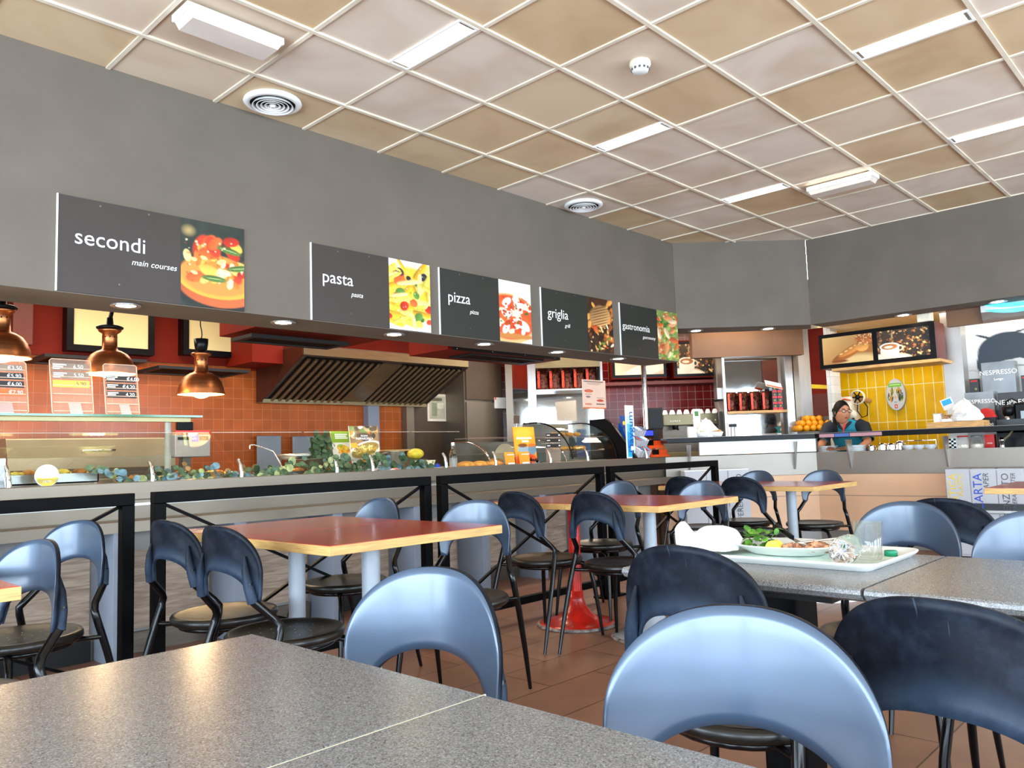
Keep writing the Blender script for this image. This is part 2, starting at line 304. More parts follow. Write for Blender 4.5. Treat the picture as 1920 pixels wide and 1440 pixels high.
# ------------------------------------------------------------------ mesh builder
class MB:
    def __init__(s): s.v = []; s.f = []; s.m = []; s.s = []; s.mi = 0; s.col = None
    def add(s, vs, fs, smooth=False, mi=None):
        b = len(s.v); s.v += [tuple(v) for v in vs]
        for f in fs: s.f.append([b+i for i in f]); s.m.append(s.mi if mi is None else mi); s.s.append(smooth)
        return s
    def box(s, x0, x1, y0, y1, z0, z1, mi=None):
        if x0 > x1: x0, x1 = x1, x0
        if y0 > y1: y0, y1 = y1, y0
        if z0 > z1: z0, z1 = z1, z0
        v = [(x, y, z) for x in (x0, x1) for y in (y0, y1) for z in (z0, z1)]
        return s.add(v, [(0, 1, 3, 2), (4, 6, 7, 5), (0, 4, 5, 1), (2, 3, 7, 6), (0, 2, 6, 4), (1, 5, 7, 3)], mi=mi)
    def obox(s, c, size, u, w=(0, 0, 1), mi=None):
        # box centred at c, size along u, (w x u), w
        c = Vector(c); u = Vector(u).normalized(); w = Vector(w).normalized(); t = w.cross(u).normalized(); w = u.cross(t).normalized()
        a, b, d = [k/2 for k in size]
        v = [c+u*i*a+t*j*b+w*k*d for i in (-1, 1) for j in (-1, 1) for k in (-1, 1)]
        return s.add(v, [(0, 1, 3, 2), (4, 6, 7, 5), (0, 4, 5, 1), (2, 3, 7, 6), (0, 2, 6, 4), (1, 5, 7, 3)], mi=mi)
    def bar(s, p0, p1, w, h, up=(0, 0, 1), mi=None):
        p0 = Vector(p0); p1 = Vector(p1); return s.obox((p0+p1)/2, ((p1-p0).length, w, h), p1-p0, up, mi)
    def tube(s, pts, r, n=10, caps=True, closed=False, mi=None):
        pts = [Vector(p) for p in pts]; k = len(pts); rs = r if isinstance(r, (list, tuple)) else [r]*k
        T = []
        for i in range(k):
            if closed: t = pts[(i+1) % k]-pts[i-1]
            else: t = pts[min(i+1, k-1)]-pts[max(i-1, 0)]
            T.append(t.normalized())
        a = Vector((0, 0, 1)) if abs(T[0].z) < .9 else Vector((1, 0, 0))
        nrm = (a-T[0]*a.dot(T[0])).normalized(); vs = []
        for i in range(k):
            nrm = (nrm-T[i]*nrm.dot(T[i])).normalized(); b = T[i].cross(nrm)
            for j in range(n):
                an = 2*PI*j/n; vs.append(pts[i]+(nrm*math.cos(an)+b*math.sin(an))*rs[i])
        fs = []
        for i in range(k if closed else k-1):
            i2 = (i+1) % k
            for j in range(n): fs.append((i*n+j, i*n+(j+1) % n, i2*n+(j+1) % n, i2*n+j))
        s.add(vs, fs, True, mi)
        if caps and not closed:
            s.add(vs[:n], [tuple(range(n))[::-1]], False, mi); s.add(vs[-n:], [tuple(range(n))], False, mi)
        return s
    def lathe(s, prof, c=(0, 0, 0), n=24, axis=None, smooth=True, mi=None, caps=False):
        c = Vector(c)
        if axis is None: X, Y, Z = Vector((1, 0, 0)), Vector((0, 1, 0)), Vector((0, 0, 1))
        else:
            Z = Vector(axis).normalized(); a = Vector((0, 0, 1)) if abs(Z.z) < .9 else Vector((1, 0, 0)); X = a.cross(Z).normalized(); Y = Z.cross(X)
        vs = []
        for r, z in prof:
            for j in range(n): an = 2*PI*j/n; vs.append(c+X*(r*math.cos(an))+Y*(r*math.sin(an))+Z*z)
        fs = []
        for i in range(len(prof)-1):
            for j in range(n): fs.append((i*n+j, i*n+(j+1) % n, (i+1)*n+(j+1) % n, (i+1)*n+j))
        s.add(vs, fs, smooth, mi)
        if caps: s.add(vs[:n], [tuple(range(n))[::-1]], False, mi); s.add(vs[-n:], [tuple(range(n))], False, mi)
        return s
    def ball(s, c, r, n=12, m=8, mi=None, jit=0, rot=None):
        if not isinstance(r, (tuple, list)): r = (r, r, r)
        c = Vector(c); vs = []; 
        for i in range(m+1):
            ph = PI*i/m
            for j in range(n):
                th = 2*PI*j/n; k = 1+random.uniform(-jit, jit)
                v = Vector((r[0]*math.sin(ph)*math.cos(th)*k, r[1]*math.sin(ph)*math.sin(th)*k, r[2]*math.cos(ph)*k))
                if rot: v = rot @ v
                vs.append(c+v)
        fs = [(i*n+j, (i+1)*n+j, (i+1)*n+(j+1) % n, i*n+(j+1) % n) for i in range(m) for j in range(n)]
        return s.add(vs, fs, True, mi)
    def prism(s, poly, o, u, v, d, mi=None, smooth=False):
        # polygon (a,b) in frame o + a u + b v, thickness d along u x v
        o = Vector(o); u = Vector(u); v = Vector(v); w = u.cross(v).normalized()*d; n = len(poly)
        A = [o+u*a+v*b for a, b in poly]
        s.add(A, [tuple(range(n))[::-1]], False, mi); s.add([p+w for p in A], [tuple(range(n))], False, mi)
        s.add(A+[p+w for p in A], [(i, (i+1) % n, n+(i+1) % n, n+i) for i in range(n)], smooth, mi)
        return s
    def quad(s, a, b, c, d, mi=None): return s.add([a, b, c, d], [(0, 1, 2, 3)], False, mi)

ORI = {}
def thing(name, label, cat, loc=(0, 0, 0), group=None):
    o = bpy.data.objects.new(name, None); COL.objects.link(o); o.location = loc; o.empty_display_size = .1
    o['label'] = label; o['category'] = cat
    if group: o['group'] = group
    ORI[o] = Vector(loc); return o
def put(name, mb, mats, parent=None, bev=0, label=None, weld=False, kind=None, sub=0):
    me = bpy.data.meshes.new(name); off = ORI.get(parent, Vector((0, 0, 0))) if parent else Vector((0, 0, 0))
    vs = [(x-off.x, y-off.y, z-off.z) for x, y, z in mb.v]
    me.from_pydata(vs, [], mb.f)
    if not isinstance(mats, (list, tuple)): mats = [mats]
    for k in mats: me.materials.append(MATS[k] if isinstance(k, str) else k)
    me.polygons.foreach_set('material_index', mb.m); me.polygons.foreach_set('use_smooth', mb.s)
    if mb.col is not None:
        ca = me.color_attributes.new('Col', 'FLOAT_COLOR', 'POINT'); ca.data.foreach_set('color', np.asarray(mb.col, dtype=np.float32).ravel())
    me.update()
    o = bpy.data.objects.new(name, me); COL.objects.link(o)
    if parent: o.parent = parent; ORI[o] = off
    if bev:
        b = o.modifiers.new('bevel', 'BEVEL'); b.width = bev; b.segments = 2; b.limit_method = 'ANGLE'; b.angle_limit = R(40)
    if sub: b = o.modifiers.new('sub', 'SUBSURF'); b.levels = b.render_levels = sub
    if label: o['label'] = label
    if kind: o['kind'] = kind
    return o
def solo(name, mb, mats, label, cat, group=None, base=None, **k):
    # a thing that is one mesh: origin at its base
    xs = [v[0] for v in mb.v]; ys = [v[1] for v in mb.v]; zs = [v[2] for v in mb.v]
    b = Vector(base) if base else Vector(((min(xs)+max(xs))/2, (min(ys)+max(ys))/2, min(zs)))
    mb.v = [(x-b.x, y-b.y, z-b.z) for x, y, z in mb.v]
    o = put(name, mb, mats, **k); o.location = b; o['label'] = label; o['category'] = cat
    if group: o['group'] = group
    ORI[o] = b; return o
def struct(name, mb, mats, parent=None, **k):
    o = put(name, mb, mats, parent, **k)
    if not parent: o['kind'] = 'structure'
    return o
def kids(o): return [c for c in bpy.data.objects if c.parent is o]
def copy_tree(o, parent=None, ch=None):
    c = o.copy(); COL.objects.link(c)
    if parent: c.parent = parent
    for k in (o.children): copy_tree(k, c)
    return c
FONT = {}
def text_mb(mb, string, size, o, u, v, depth=.001, mi=None, align='LEFT', shear=0, extrude_front=True, xs=1):
    cu = bpy.data.curves.new('t', 'FONT'); cu.body = string; cu.size = size; cu.align_x = align; cu.resolution_u = 3; cu.shear = shear; cu.extrude = depth/2
    ob = bpy.data.objects.new('t', cu); me = bpy.data.meshes.new_from_object(ob)
    o = Vector(o); u = Vector(u).normalized(); v = Vector(v).normalized(); w = u.cross(v)
    vs = [o+u*p.co.x*xs+v*p.co.y+w*(p.co.z+depth/2) for p in me.vertices]; fs = [tuple(p.vertices) for p in me.polygons]
    mb.add(vs, fs, False, mi)
    bpy.data.objects.remove(ob); bpy.data.curves.remove(cu); bpy.data.meshes.remove(me)
    return mb

# ------------------------------------------------------------------ picture painter: colours printed on a flat panel
class Pic:
    def __init__(s, w, h, bgc, seed=0):
        s.w, s.h = w, h; s.a = np.zeros((h, w, 3)); s.a[:] = lin(bgc); s.rng = np.random.default_rng(seed)
        yy, xx = np.mgrid[0:h, 0:w]; s.x = (xx+.5)/w; s.y = (yy+.5)/h; s.asp = w/h
    def ell(s, cx, cy, rx, ry, col, ang=0, soft=.04, op=1, shade=0, pw=2):
        dx = (s.x-cx)*s.asp; dy = s.y-cy; c, n = math.cos(ang), math.sin(ang); a = (dx*c+dy*n)/(rx*s.asp if rx < 9 else rx); b = (-dx*n+dy*c)/ry
        d = (abs(a)**pw+abs(b)**pw)**(1/pw); m = np.clip((1-d)/max(soft, 1e-3), 0, 1)*op
        cc = np.array(lin(col)); f = (1+shade*(b*.6+a*.3))[..., None] if shade else 1
        s.a = s.a*(1-m[..., None])+np.clip(cc*f, 0, 1)*m[..., None]; return s
    def rect(s, x0, y0, x1, y1, col, op=1):
        m = ((s.x >= x0) & (s.x < x1) & (s.y >= y0) & (s.y < y1))*op; s.a = s.a*(1-m[..., None])+np.array(lin(col))*m[..., None]; return s
    def grad(s, c0, c1, ang=0):
        t = np.clip(s.x*math.cos(ang)+s.y*math.sin(ang), 0, 1)[..., None]; s.a = np.array(lin(c0))*(1-t)+np.array(lin(c1))*t; return s
    def noise(s, amt=.15, k=6):
        g = s.rng.random((k*2, k*2)); yi = s.y*(k*2-1.01); xi = s.x*(k*2-1.01); y0 = yi.astype(int); x0 = xi.astype(int); fy = yi-y0; fx = xi-x0
        z = g[y0, x0]*(1-fx)*(1-fy)+g[y0, x0+1]*fx*(1-fy)+g[y0+1, x0]*(1-fx)*fy+g[y0+1, x0+1]*fx*fy
        s.a = np.clip(s.a*(1+(z[..., None]-.5)*2*amt), 0, 1); return s
    def scatter(s, n, cols, rx, ry, box=(0, 0, 1, 1), ang=None, soft=.2, shade=.5, op=1, jit=.4, pw=2):
        for i in range(n):
            k = 1+s.rng.uniform(-jit, jit)
            s.ell(s.rng.uniform(box[0], box[2]), s.rng.uniform(box[1], box[3]), rx*k, ry*k, cols[i % len(cols)], s.rng.uniform(-1.5, 1.5) if ang is None else ang+s.rng.uniform(-.3, .3), soft, op, shade, pw)
        return s
    def mesh(s, mb, o, u, v, W_, H_):
        # y = 0 is the top row
        o = Vector(o); u = Vector(u).normalized(); v = Vector(v).normalized(); w, h = s.w, s.h; vs = []; cols = []
        a = np.pad(s.a, ((0, 1), (0, 1), (0, 0)), mode='edge')
        for j in range(h+1):
            for i in range(w+1): vs.append(o+u*(W_*i/w)+v*(H_*(1-j/h)))
        for j in range(h+1):
            for i in range(w+1): cols.append((*a[j, i], 1))
        fs = [(j*(w+1)+i, (j+1)*(w+1)+i, (j+1)*(w+1)+i+1, j*(w+1)+i+1) for j in range(h) for i in range(w)]
        mb.col = (mb.col or [(1, 1, 1, 1)]*len(mb.v))+cols; mb.add(vs, fs); return mb
vcol()

# ================================================================== SETTING
MATS['floor'] = tiles('floor_terracotta', '#8a6350', '#4c362b', .60, .30, (1, 0, 0), (0, 1, 0), rough=.38, var=.10, msize=.003, offset=.5, rows_bump=.6, hue='#946c57')
struct('floor', MB().box(-4.8, 10.2, -8.8, 5.2, -.1, 0), 'floor')
MATS['ceiling'] = ceiling_mat()
cp = [(-4.6, -8.6), (6.6, -8.6), (6.6, -1.13), (5.60, -.13), (-4.6, -.13)]
struct('ceiling', MB().prism(cp, (0, 0, CEIL), (1, 0, 0), (0, 1, 0), .12), 'ceiling')
# suspended-ceiling T bars on the 0.6 m grid
g = MB()
def ymax_at(x): return -.13 if x <= 5.6 else -.13-(x-5.6)
def xmax_at(y): return 6.6 if y < -1.13 else 5.6-(y+.13)
for k in range(-7, 12): x = k*.6; g.box(x-.011, x+.011, -8.6, ymax_at(x), CEIL-.009, CEIL)
for j in range(1, 15): y = -j*.6; g.box(-4.6, xmax_at(y), y-.012, y+.012, CEIL-.012, CEIL)
struct('trim_1', g, 'tbar')
# grey bulkheads
struct('wall_left', MB().box(-4.6, 5.60, -.13, .28, 1.925, CEIL+.1), 'wall_grey')
d = Vector((1, -1, 0)).normalized(); nn = Vector((1, 1, 0)).normalized()
struct('wall_corner', MB().prism([(5.605, -.13), (6.602, -1.127), (6.90, -1.0), (5.75, .28), (5.605, .28)], (0, 0, 2.275), (1, 0, 0), (0, 1, 0), CEIL+.1-2.275), 'wall_grey')
struct('wall_right', MB().box(6.60, 6.9, -8.6, -1.13, 2.275, CEIL+.1), 'wall_grey')
def wall_win(name, axis, pos, lo, hi, wins, th=.14):
    mb = MB()
    def seg(a, b, z0, z1):
        if axis == 'x': mb.box(pos-th, pos, a, b, z0, z1)
        else: mb.box(a, b, pos-th, pos, z0, z1)
    seg(lo, hi, 0, WZ[0]); seg(lo, hi, WZ[1], CEIL+.1); c = lo
    for a, b in wins: seg(c, a, WZ[0], WZ[1]); c = b
    seg(c, hi, WZ[0], WZ[1]); struct(name, mb, 'wall_grey')
wall_win('wall_west', 'x', -4.6, -8.6, 3.0, WIN_W)
wall_win('wall_south', 'y', -8.6, -4.6, 10.0, WIN_S_ADDED)
for n, (axis, pos, wins) in enumerate((('x', -4.6, WIN_W), ('y', -8.6, WIN_S_ADDED))):
    for k, (a, b) in enumerate(wins):
        mb = MB(); pn = MB()
        for lo, hi, z0, z1 in ((a, b, WZ[0], WZ[0]+.05), (a, b, WZ[1]-.05, WZ[1]), (a, a+.05, WZ[0], WZ[1]), (b-.05, b, WZ[0], WZ[1]), (a, b, 2.2, 2.25)):
            if axis == 'x': mb.box(pos-.09, pos-.03, lo, hi, z0, z1)
            else: mb.box(lo, hi, pos-.09, pos-.03, z0, z1)
        struct('window_%d' % (1+k+n*len(WIN_W)), mb, 'window_frame')  # south frames belong to the openings added for light
# kitchen walls and ceiling
MATS['tile_orange'] = tiles('orange_wall_tiles', '#aa5420', '#b9764a', .105, .105, (1, 0, 0), (0, 0, 1), rough=.22, var=.10, msize=.0022)
MATS['tile_red'] = tiles('red_wall_tiles', '#8e1d1a', '#c79a8a', .105, .105, (.7071, -.7071, 0), (0, 0, 1), rough=.22, var=.12, msize=.0028)
MATS['tile_yellow'] = tiles('yellow_wall_tiles', '#dcae0c', '#efe2a4', .105, .42, (0, 1, 0), (0, 0, 1), rough=.2, var=.06, msize=.004)
struct('wall_kitchen', MB().box(-4.6, 5.02, 3.0, 3.12, 0, 2.02), 'tile_orange')
struct('wall_kitchen_upper', MB().box(-4.6, 2.50, 2.98, 3.12, 2.0, 2.75), 'red_paint')
struct('wall_back', MB().box(2.5, 7.2, 3.06, 3.2, 0, 2.75), 'door_brown')
struct('ceiling_kitchen', MB().prism([(-4.6, .28), (5.75, .28), (6.9, -1.0), (6.9, -8.6), (9.6, -8.6), (9.6, 3.2), (-4.6, 3.2)], (0, 0, 2.72), (1, 0, 0), (0, 1, 0), .1), 'cream')
struct('wall_bar_red', MB().prism([(5.65, 3.2), (8.05, .80), (8.15, .90), (5.75, 3.3)], (0, 0, 0), (1, 0, 0), (0, 1, 0), 2.72), 'tile_red')
struct('wall_bar_steel', MB().prism([(7.50, .50), (8.60, -.60), (8.7, -.5), (7.6, .60)], (0, 0, 0), (1, 0, 0), (0, 1, 0), 2.72), 'steel_bright')
struct('wall_bar_return', MB().prism([(8.05, .80), (7.50, .50), (7.55, .42), (8.2, .8)], (0, 0, 0), (1, 0, 0), (0, 1, 0), 2.72), 'steel')
struct('wall_bar_yellow', MB().box(8.30, 8.4, -2.2, -.60, 0, 2.72), 'tile_yellow')
struct('wall_east', MB().box(7.60, 7.7, -8.6, -2.25, 0, 2.72), 'white_matte')
struct('wall_bar_column', MB().box(7.4, 8.4, -2.32, -2.14, 0, 2.72), 'steel_bright')
struct('ceiling_bar', MB().box(6.92, 8.3, -2.14, -.9, 2.36, 2.40), 'cream')
# tan fascia above the bar opening
struct('trim_2', MB().prism([(6.62, .30), (7.55, -.63), (7.62, -.55), (6.7, .38)], (0, 0, 2.08), (1, 0, 0), (0, 1, 0), .5), 'tan')
struct('trim_3', MB().box(7.02, 7.1, -8.0, -2.30, 2.13, 2.72), 'tan')
# recessed downlights in the bulkhead soffits
def downlight(p, label, z, e=14):
    t = thing('downlight', label, 'ceiling light', (p.x, p.y, z-.012), 'recessed downlights along the bulkhead')
    put('trim_ring', MB().lathe([(.052, .012), (.078, .012), (.080, .004), (.074, 0), (.052, .004)], t.location, 24), 'steel_bright', t)
    put('lamp', MB().lathe([(0.0005, .006), (.052, .006)], t.location, 20, smooth=False), 'down_light', t)
    l = bpy.data.lights.new('spot', 'SPOT'); l.energy = e; l.color = (1, .78, .56); l.spot_size = R(110); l.spot_blend = .6; l.shadow_soft_size = .04
    o = bpy.data.objects.new('spot', l); COL.objects.link(o); o.location = (p.x, p.y, z-.03)
DL = [((245, 568), 'downlight in the soffit under the main courses board'), ((537, 602), 'downlight in the soffit between the main courses and pasta boards'), ((740, 626), 'downlight in the soffit under the pasta board picture'),
      ((905, 645), 'downlight in the soffit under the pizza board'), ((1040, 660), 'downlight in the soffit under the grill board'), ((1150, 673), 'downlight in the soffit at the left end of the gastronomy board')]
for q, lb in DL: p = PZ(*q, 1.925); downlight(Vector((p.x, .02, 0)), lb, 1.925)
for q, lb in [((1305, 617), 'downlight in the corner soffit over the coffee cup picture'), ((1442, 613), 'downlight in the corner soffit over the coffee bag shelf'), ((1683, 587), 'downlight in the right soffit above the bread and coffee pictures'), ((1862, 561), 'downlight in the right soffit above the glowing silver sign')]:
    p = PZ(*q, 2.275); k = Vector((.08, .05, 0)) if q[0] < 1500 else Vector((.16, 0, 0)); downlight(p+k, lb, 2.275)

# ================================================================== CEILING FITTINGS
def recessed_light(i, j, label):
    x1 = i*.6-.012; x0 = x1-.13; y1 = -j*.6-.012; y0 = y1-.576
    t = thing('fluorescent_light', label, 'ceiling light', ((x0+x1)/2, (y0+y1)/2, CEIL-.02), 'recessed strip lights in the ceiling grid')
    f = MB(); z0, z1 = CEIL-.014, CEIL-.002
    f.box(x0, x0+.01, y0, y1, z0, z1); f.box(x1-.01, x1, y0, y1, z0, z1); f.box(x0+.01, x1-.01, y0, y0+.012, z0, z1); f.box(x0+.01, x1-.01, y1-.012, y1, z0, z1)
    put('frame', f, 'white', t); put('diffuser', MB().box(x0+.01, x1-.01, y0+.03, y1-.03, CEIL-.008, CEIL-.003), 'tube_light', t)
    put('end_cap', MB().box(x0+.01, x1-.01, y0+.012, y0+.03, CEIL-.010, CEIL-.003), 'steel_bright', t); put('end_cap', MB().box(x0+.01, x1-.01, y1-.03, y1-.012, CEIL-.010, CEIL-.003), 'steel_bright', t)
recessed_light(2, 2, 'lit recessed strip light nearest the surface mounted lamp over the counter')
recessed_light(5, 2, 'lit recessed strip light below and right of the smoke detector')
recessed_light(8, 2, 'lit recessed strip light left of the far surface mounted lamp')
recessed_light(5, 5, 'large lit recessed strip light at the upper right of the ceiling')
recessed_light(8, 5, 'lit recessed strip light at the right edge of the ceiling')
def surface_light(x0, x1, y0, y1, label, lit):
    t = thing('surface_lamp', label, 'ceiling light', ((x0+x1)/2, (y0+y1)/2, CEIL-.085))
    put('housing', MB().box(x0, x1, y0, y1, CEIL-.05, CEIL-.013), 'white', t, bev=.006)
    al = y1-y0 > x1-x0
    L_ = MB(); m = .012; z0, z1 = CEIL-.085, CEIL-.05
    L_.prism([(x0+m, 0), (x1-m, 0), (x1-m-.02, -.033), (x0+m+.02, -.033)] if not al else [(y0+m, 0), (y1-m, 0), (y1-m-.02, -.033), (y0+m+.02, -.033)],
             (0, y1-m, z1) if not al else (x0+m, 0, z1), (1, 0, 0) if not al else (0, 1, 0), (0, 0, 1), (y1-y0-2*m) if not al else (x1-x0-2*m))
    put('diffuser', L_, 'diffuser_off', t)
    s = MB(); 
    if al: s.box(x0-.003, x0, y0+.02, y1-.02, CEIL-.045, CEIL-.018)
    else: s.box(x0+.02, x1-.02, y0-.003, y0, CEIL-.045, CEIL-.018)
    put('side_strip', s, 'tube_light' if lit else 'white', t)
surface_light(.02, .52, -1.06, -.885, 'unlit surface mounted strip lamp with ribbed cover near the round vent', False)
surface_light(4.90, 5.05, -2.41, -1.87, 'surface mounted strip lamp at the far end of the ceiling', True)  # lamp is off; its bright side is imitated by a glowing strip
def vent(x, y, label, r=.165):
    t = thing('round_vent', label, 'air vent', (x, y, CEIL-.05), 'round air diffusers by the grey bulkhead')
    put('flange', MB().lathe([(r-.035, .048), (r, .048), (r+.004, .036), (r-.005, .026), (r-.03, .02), (r-.035, .03)], t.location, 48), 'white', t)
    put('throat', MB().lathe([(.001, .046), (r-.035, .046), (r-.035, .03)], t.location, 40), 'black_matte', t)
    for k in range(5):
        a = (r-.045)*(1-k*.2); put('ring', MB().lathe([(a, .012+k*.001), (a-.012, .03), (a-.014, .03), (a-.003, .010+k*.001), (a, .012+k*.001)], t.location, 40), 'white', t)
    put('hub', MB().lathe([(.001, .008), (.014, .008), (.018, .03)], t.location, 20), 'white', t)
vent(.85, -.36, 'large round white air diffuser above the main courses board')
vent(3.84, -.345, 'smaller looking round white air diffuser above the grill board')
t = thing('smoke_detector', 'round cream smoke detector on a ceiling tile', 'smoke detector', (2.09, -2.14, CEIL-.065))
put('base', MB().lathe([(.001, .064), (.058, .064), (.060, .045), (.052, .030), (.001, .030)], t.location, 32), 'cream', t)
put('sensor_head', MB().lathe([(.046, .030), (.050, .022), (.044, .006), (.030, 0), (.001, 0)], t.location, 32), 'plastic_white', t)
sl = MB()
for k in range(12): a = k*PI/6; sl.obox(Vector(t.location)+Vector((math.cos(a)*.049, math.sin(a)*.049, .018)), (.004, .012, .012), (math.cos(a), math.sin(a), 0))
put('slots', sl, 'grey_text', t)

# ================================================================== MENU BOARDS on the grey bulkhead
def food_secondi():
    p = Pic(84, 122, '#2b332c', 1).noise(.3, 5); p.ell(.12, .14, .13, .08, '#b39a63', soft=1)
    p.ell(.6, .83, .75, .24, '#1e211f', soft=.15); p.ell(.62, .74, .68, .26, '#b5562a', soft=.06, shade=.5); p.ell(.6, .66, .66, .24, '#d8a13a', soft=.03)
    p.ell(.58, .62, .62, .25, '#d9883c', soft=.1)
    p.scatter(26, ['#d8602a', '#e9b64c', '#c83a1e', '#f0c766', '#e08a35', '#b12c16'], .17, .07, (.1, .18, 1, .68)); p.scatter(16, ['#f3d283', '#e8702c', '#f6dca0'], .09, .035, (.05, .4, .9, .72))
    for a, b, r_ in ((.75, .30, .2), (.92, .50, -.2), (.52, .66, .05)): p.ell(a, b, .24, .045, '#4c6a2e', r_, .3, shade=.6); p.ell(a, b, .2, .006, '#a9c07a', r_, .5)
    p.scatter(60, ['#fff0c0', '#a03010', '#6a2a10'], .02, .012, (.05, .2, 1, .72), op=.5); return p
def food_pasta():
    p = Pic(70, 118, '#f3efe6', 2); p.ell(.5, .95, .8, .12, '#ffffff', soft=.3); p.ell(.5, .5, .75, .46, '#f0c23c', soft=.15)
    p.scatter(34, ['#f6d04c', '#e9b52c', '#f9df7a', '#e2a322'], .30, .045, (0, .06, 1, .9), shade=.9, pw=3); p.scatter(9, ['#d9471f', '#c4301a', '#e66a2e'], .12, .06, (0, .1, 1, .9), shade=.6)
    p.scatter(9, ['#3f6b2c', '#5c8a3a', '#2c2433'], .10, .05, (.05, .12, .95, .86), shade=.6); p.scatter(12, ['#f7d858', '#fbe58c'], .24, .03, (0, .1, 1, .88), shade=.9, pw=3); p.scatter(70, ['#5f7d2a', '#a33a1c', '#ffffff'], .012, .008, (.03, .05, .97, .9), op=.7); return p
def food_pizza():
    p = Pic(60, 100, '#e9e6df', 3); p.rect(0, .92, 1, 1, '#eceae6'); p.ell(.3, .62, .95, .42, '#e6b87a', soft=.04); p.ell(.3, .60, .88, .38, '#d8552c', soft=.08); p.ell(.4, .90, .9, .05, '#c98242', soft=.3)
    p.scatter(46, ['#f6eddc', '#fbf5e8', '#f1ddb8', '#d23f1c', '#e7602c'], .13, .045, (0, .26, .98, .88), shade=.4); p.scatter(40, ['#c22f14', '#fff8ea', '#b9481f'], .04, .02, (0, .28, .95, .86)); p.scatter(6, ['#47672a'], .05, .018, (0, .3, .9, .8)); 
    p.ell(1.0, .16, .75, .16, '#e4e2dc', .35, .1); p.ell(.85, .32, .5, .012, '#c98b45', .42, .5); return p
def food_grill():
    p = Pic(60, 100, '#3a2415', 4).noise(.5, 8); p.scatter(40, ['#c26a2c', '#8a4a22', '#e09a4a', '#4a2a16', '#2a1a10'], .16, .05, (0, 0, 1, 1)); p.ell(.5, .34, .46, .22, '#b98a55', -.3, .15, shade=.8)
    for k in range(8): p.ell(.5, .18+k*.05, .46, .008, '#3c2010', -.3, .4)
    p.scatter(30, ['#e2a35a', '#7a3c18', '#f0c080'], .06, .02, (0, .5, 1, 1)); p.scatter(8, ['#5f8a3a', '#d24a20', '#f0e0c0'], .10, .02, (0, .5, 1, 1), shade=.5); return p
def food_green():
    p = Pic(48, 92, '#7d8f4a', 5).noise(.3, 7); p.scatter(60, ['#5f8a34', '#8fb04e', '#3f6a2a', '#b9c878', '#c9682e', '#a8552a', '#e0a070'], .20, .035, (0, 0, 1, 1), shade=.7); p.scatter(14, ['#c4562c', '#d98a58', '#e9c9a0'], .22, .05, (0, .1, 1, .9), shade=.8); p.scatter(50, ['#dfe8b0', '#3a5a20'], .03, .012, (0, 0, 1, 1), op=.7); return p
BOARDS = [(-.233, .778, 'secondi', 'main courses', food_secondi, 'sign_board', 'widest looking menu board reading secondi with a baked dish picture'),
          (1.242, 2.235, 'pasta', 'pasta', food_pasta, 'sign_board', 'menu board reading pasta with a picture of penne'),
          (2.33, 3.332, 'pizza', 'pizza', food_pizza, 'sign_green_black', 'greenish black menu board reading pizza with a pizza picture'),
          (3.466, 4.47, 'griglia', 'grill', food_grill, 'sign_green_black', 'menu board reading griglia with a grilled meat picture'),
          (4.592, 5.60, 'gastronomia', 'gastronomy', food_green, 'sign_green_black', 'menu board reading gastronomia with a green vegetable picture, farthest right')]
for x0, x1, a, b, pic, m, lb in BOARDS:
    t = thing('menu_board', lb, 'sign', ((x0+x1)/2, -.142, 1.928), 'menu boards along the grey bulkhead')
    xp = x0+(x1-x0)*.622
    put('panel', MB().box(x0, xp, -.142, -.131, 1.930, 2.430), m, t)
    put('edge_strip', MB().box(x0-.006, x0, -.144, -.131, 1.928, 2.432), 'white', t)
    put('food_picture', pic().mesh(MB(), (xp, -.143, 1.930), (1, 0, 0), (0, 0, 1), x1-xp, .5), 'printed_picture', t)
    put('picture_board', MB().box(xp, x1, -.142, -.131, 1.930, 2.430), 'sign_board', t)
    s_ = .118 if len(a) < 9 else .092
    put('title', text_mb(MB(), a, s_, (x0+.075 if len(a) < 9 else x0+.03, -.143, 2.185), (1, 0, 0), (0, 0, 1), .001), 'white_text', t)
    put('subtitle', text_mb(MB(), b, .046, (x0+.36 if len(b) > 8 else x0+.30, -.143, 2.115), (1, 0, 0), (0, 0, 1), .001, shear=.25), 'white_text', t)
    sc = MB()
    for sx, sz in ((.2, 2.405), (.45, 2.41), (.3, 2.0)): sc.lathe([(.0005, -.001), (.006, 0)], (x0+sx, -.1435, sz), 8, axis=(0, 1, 0))
    put('screws', sc, 'steel_dark', t)

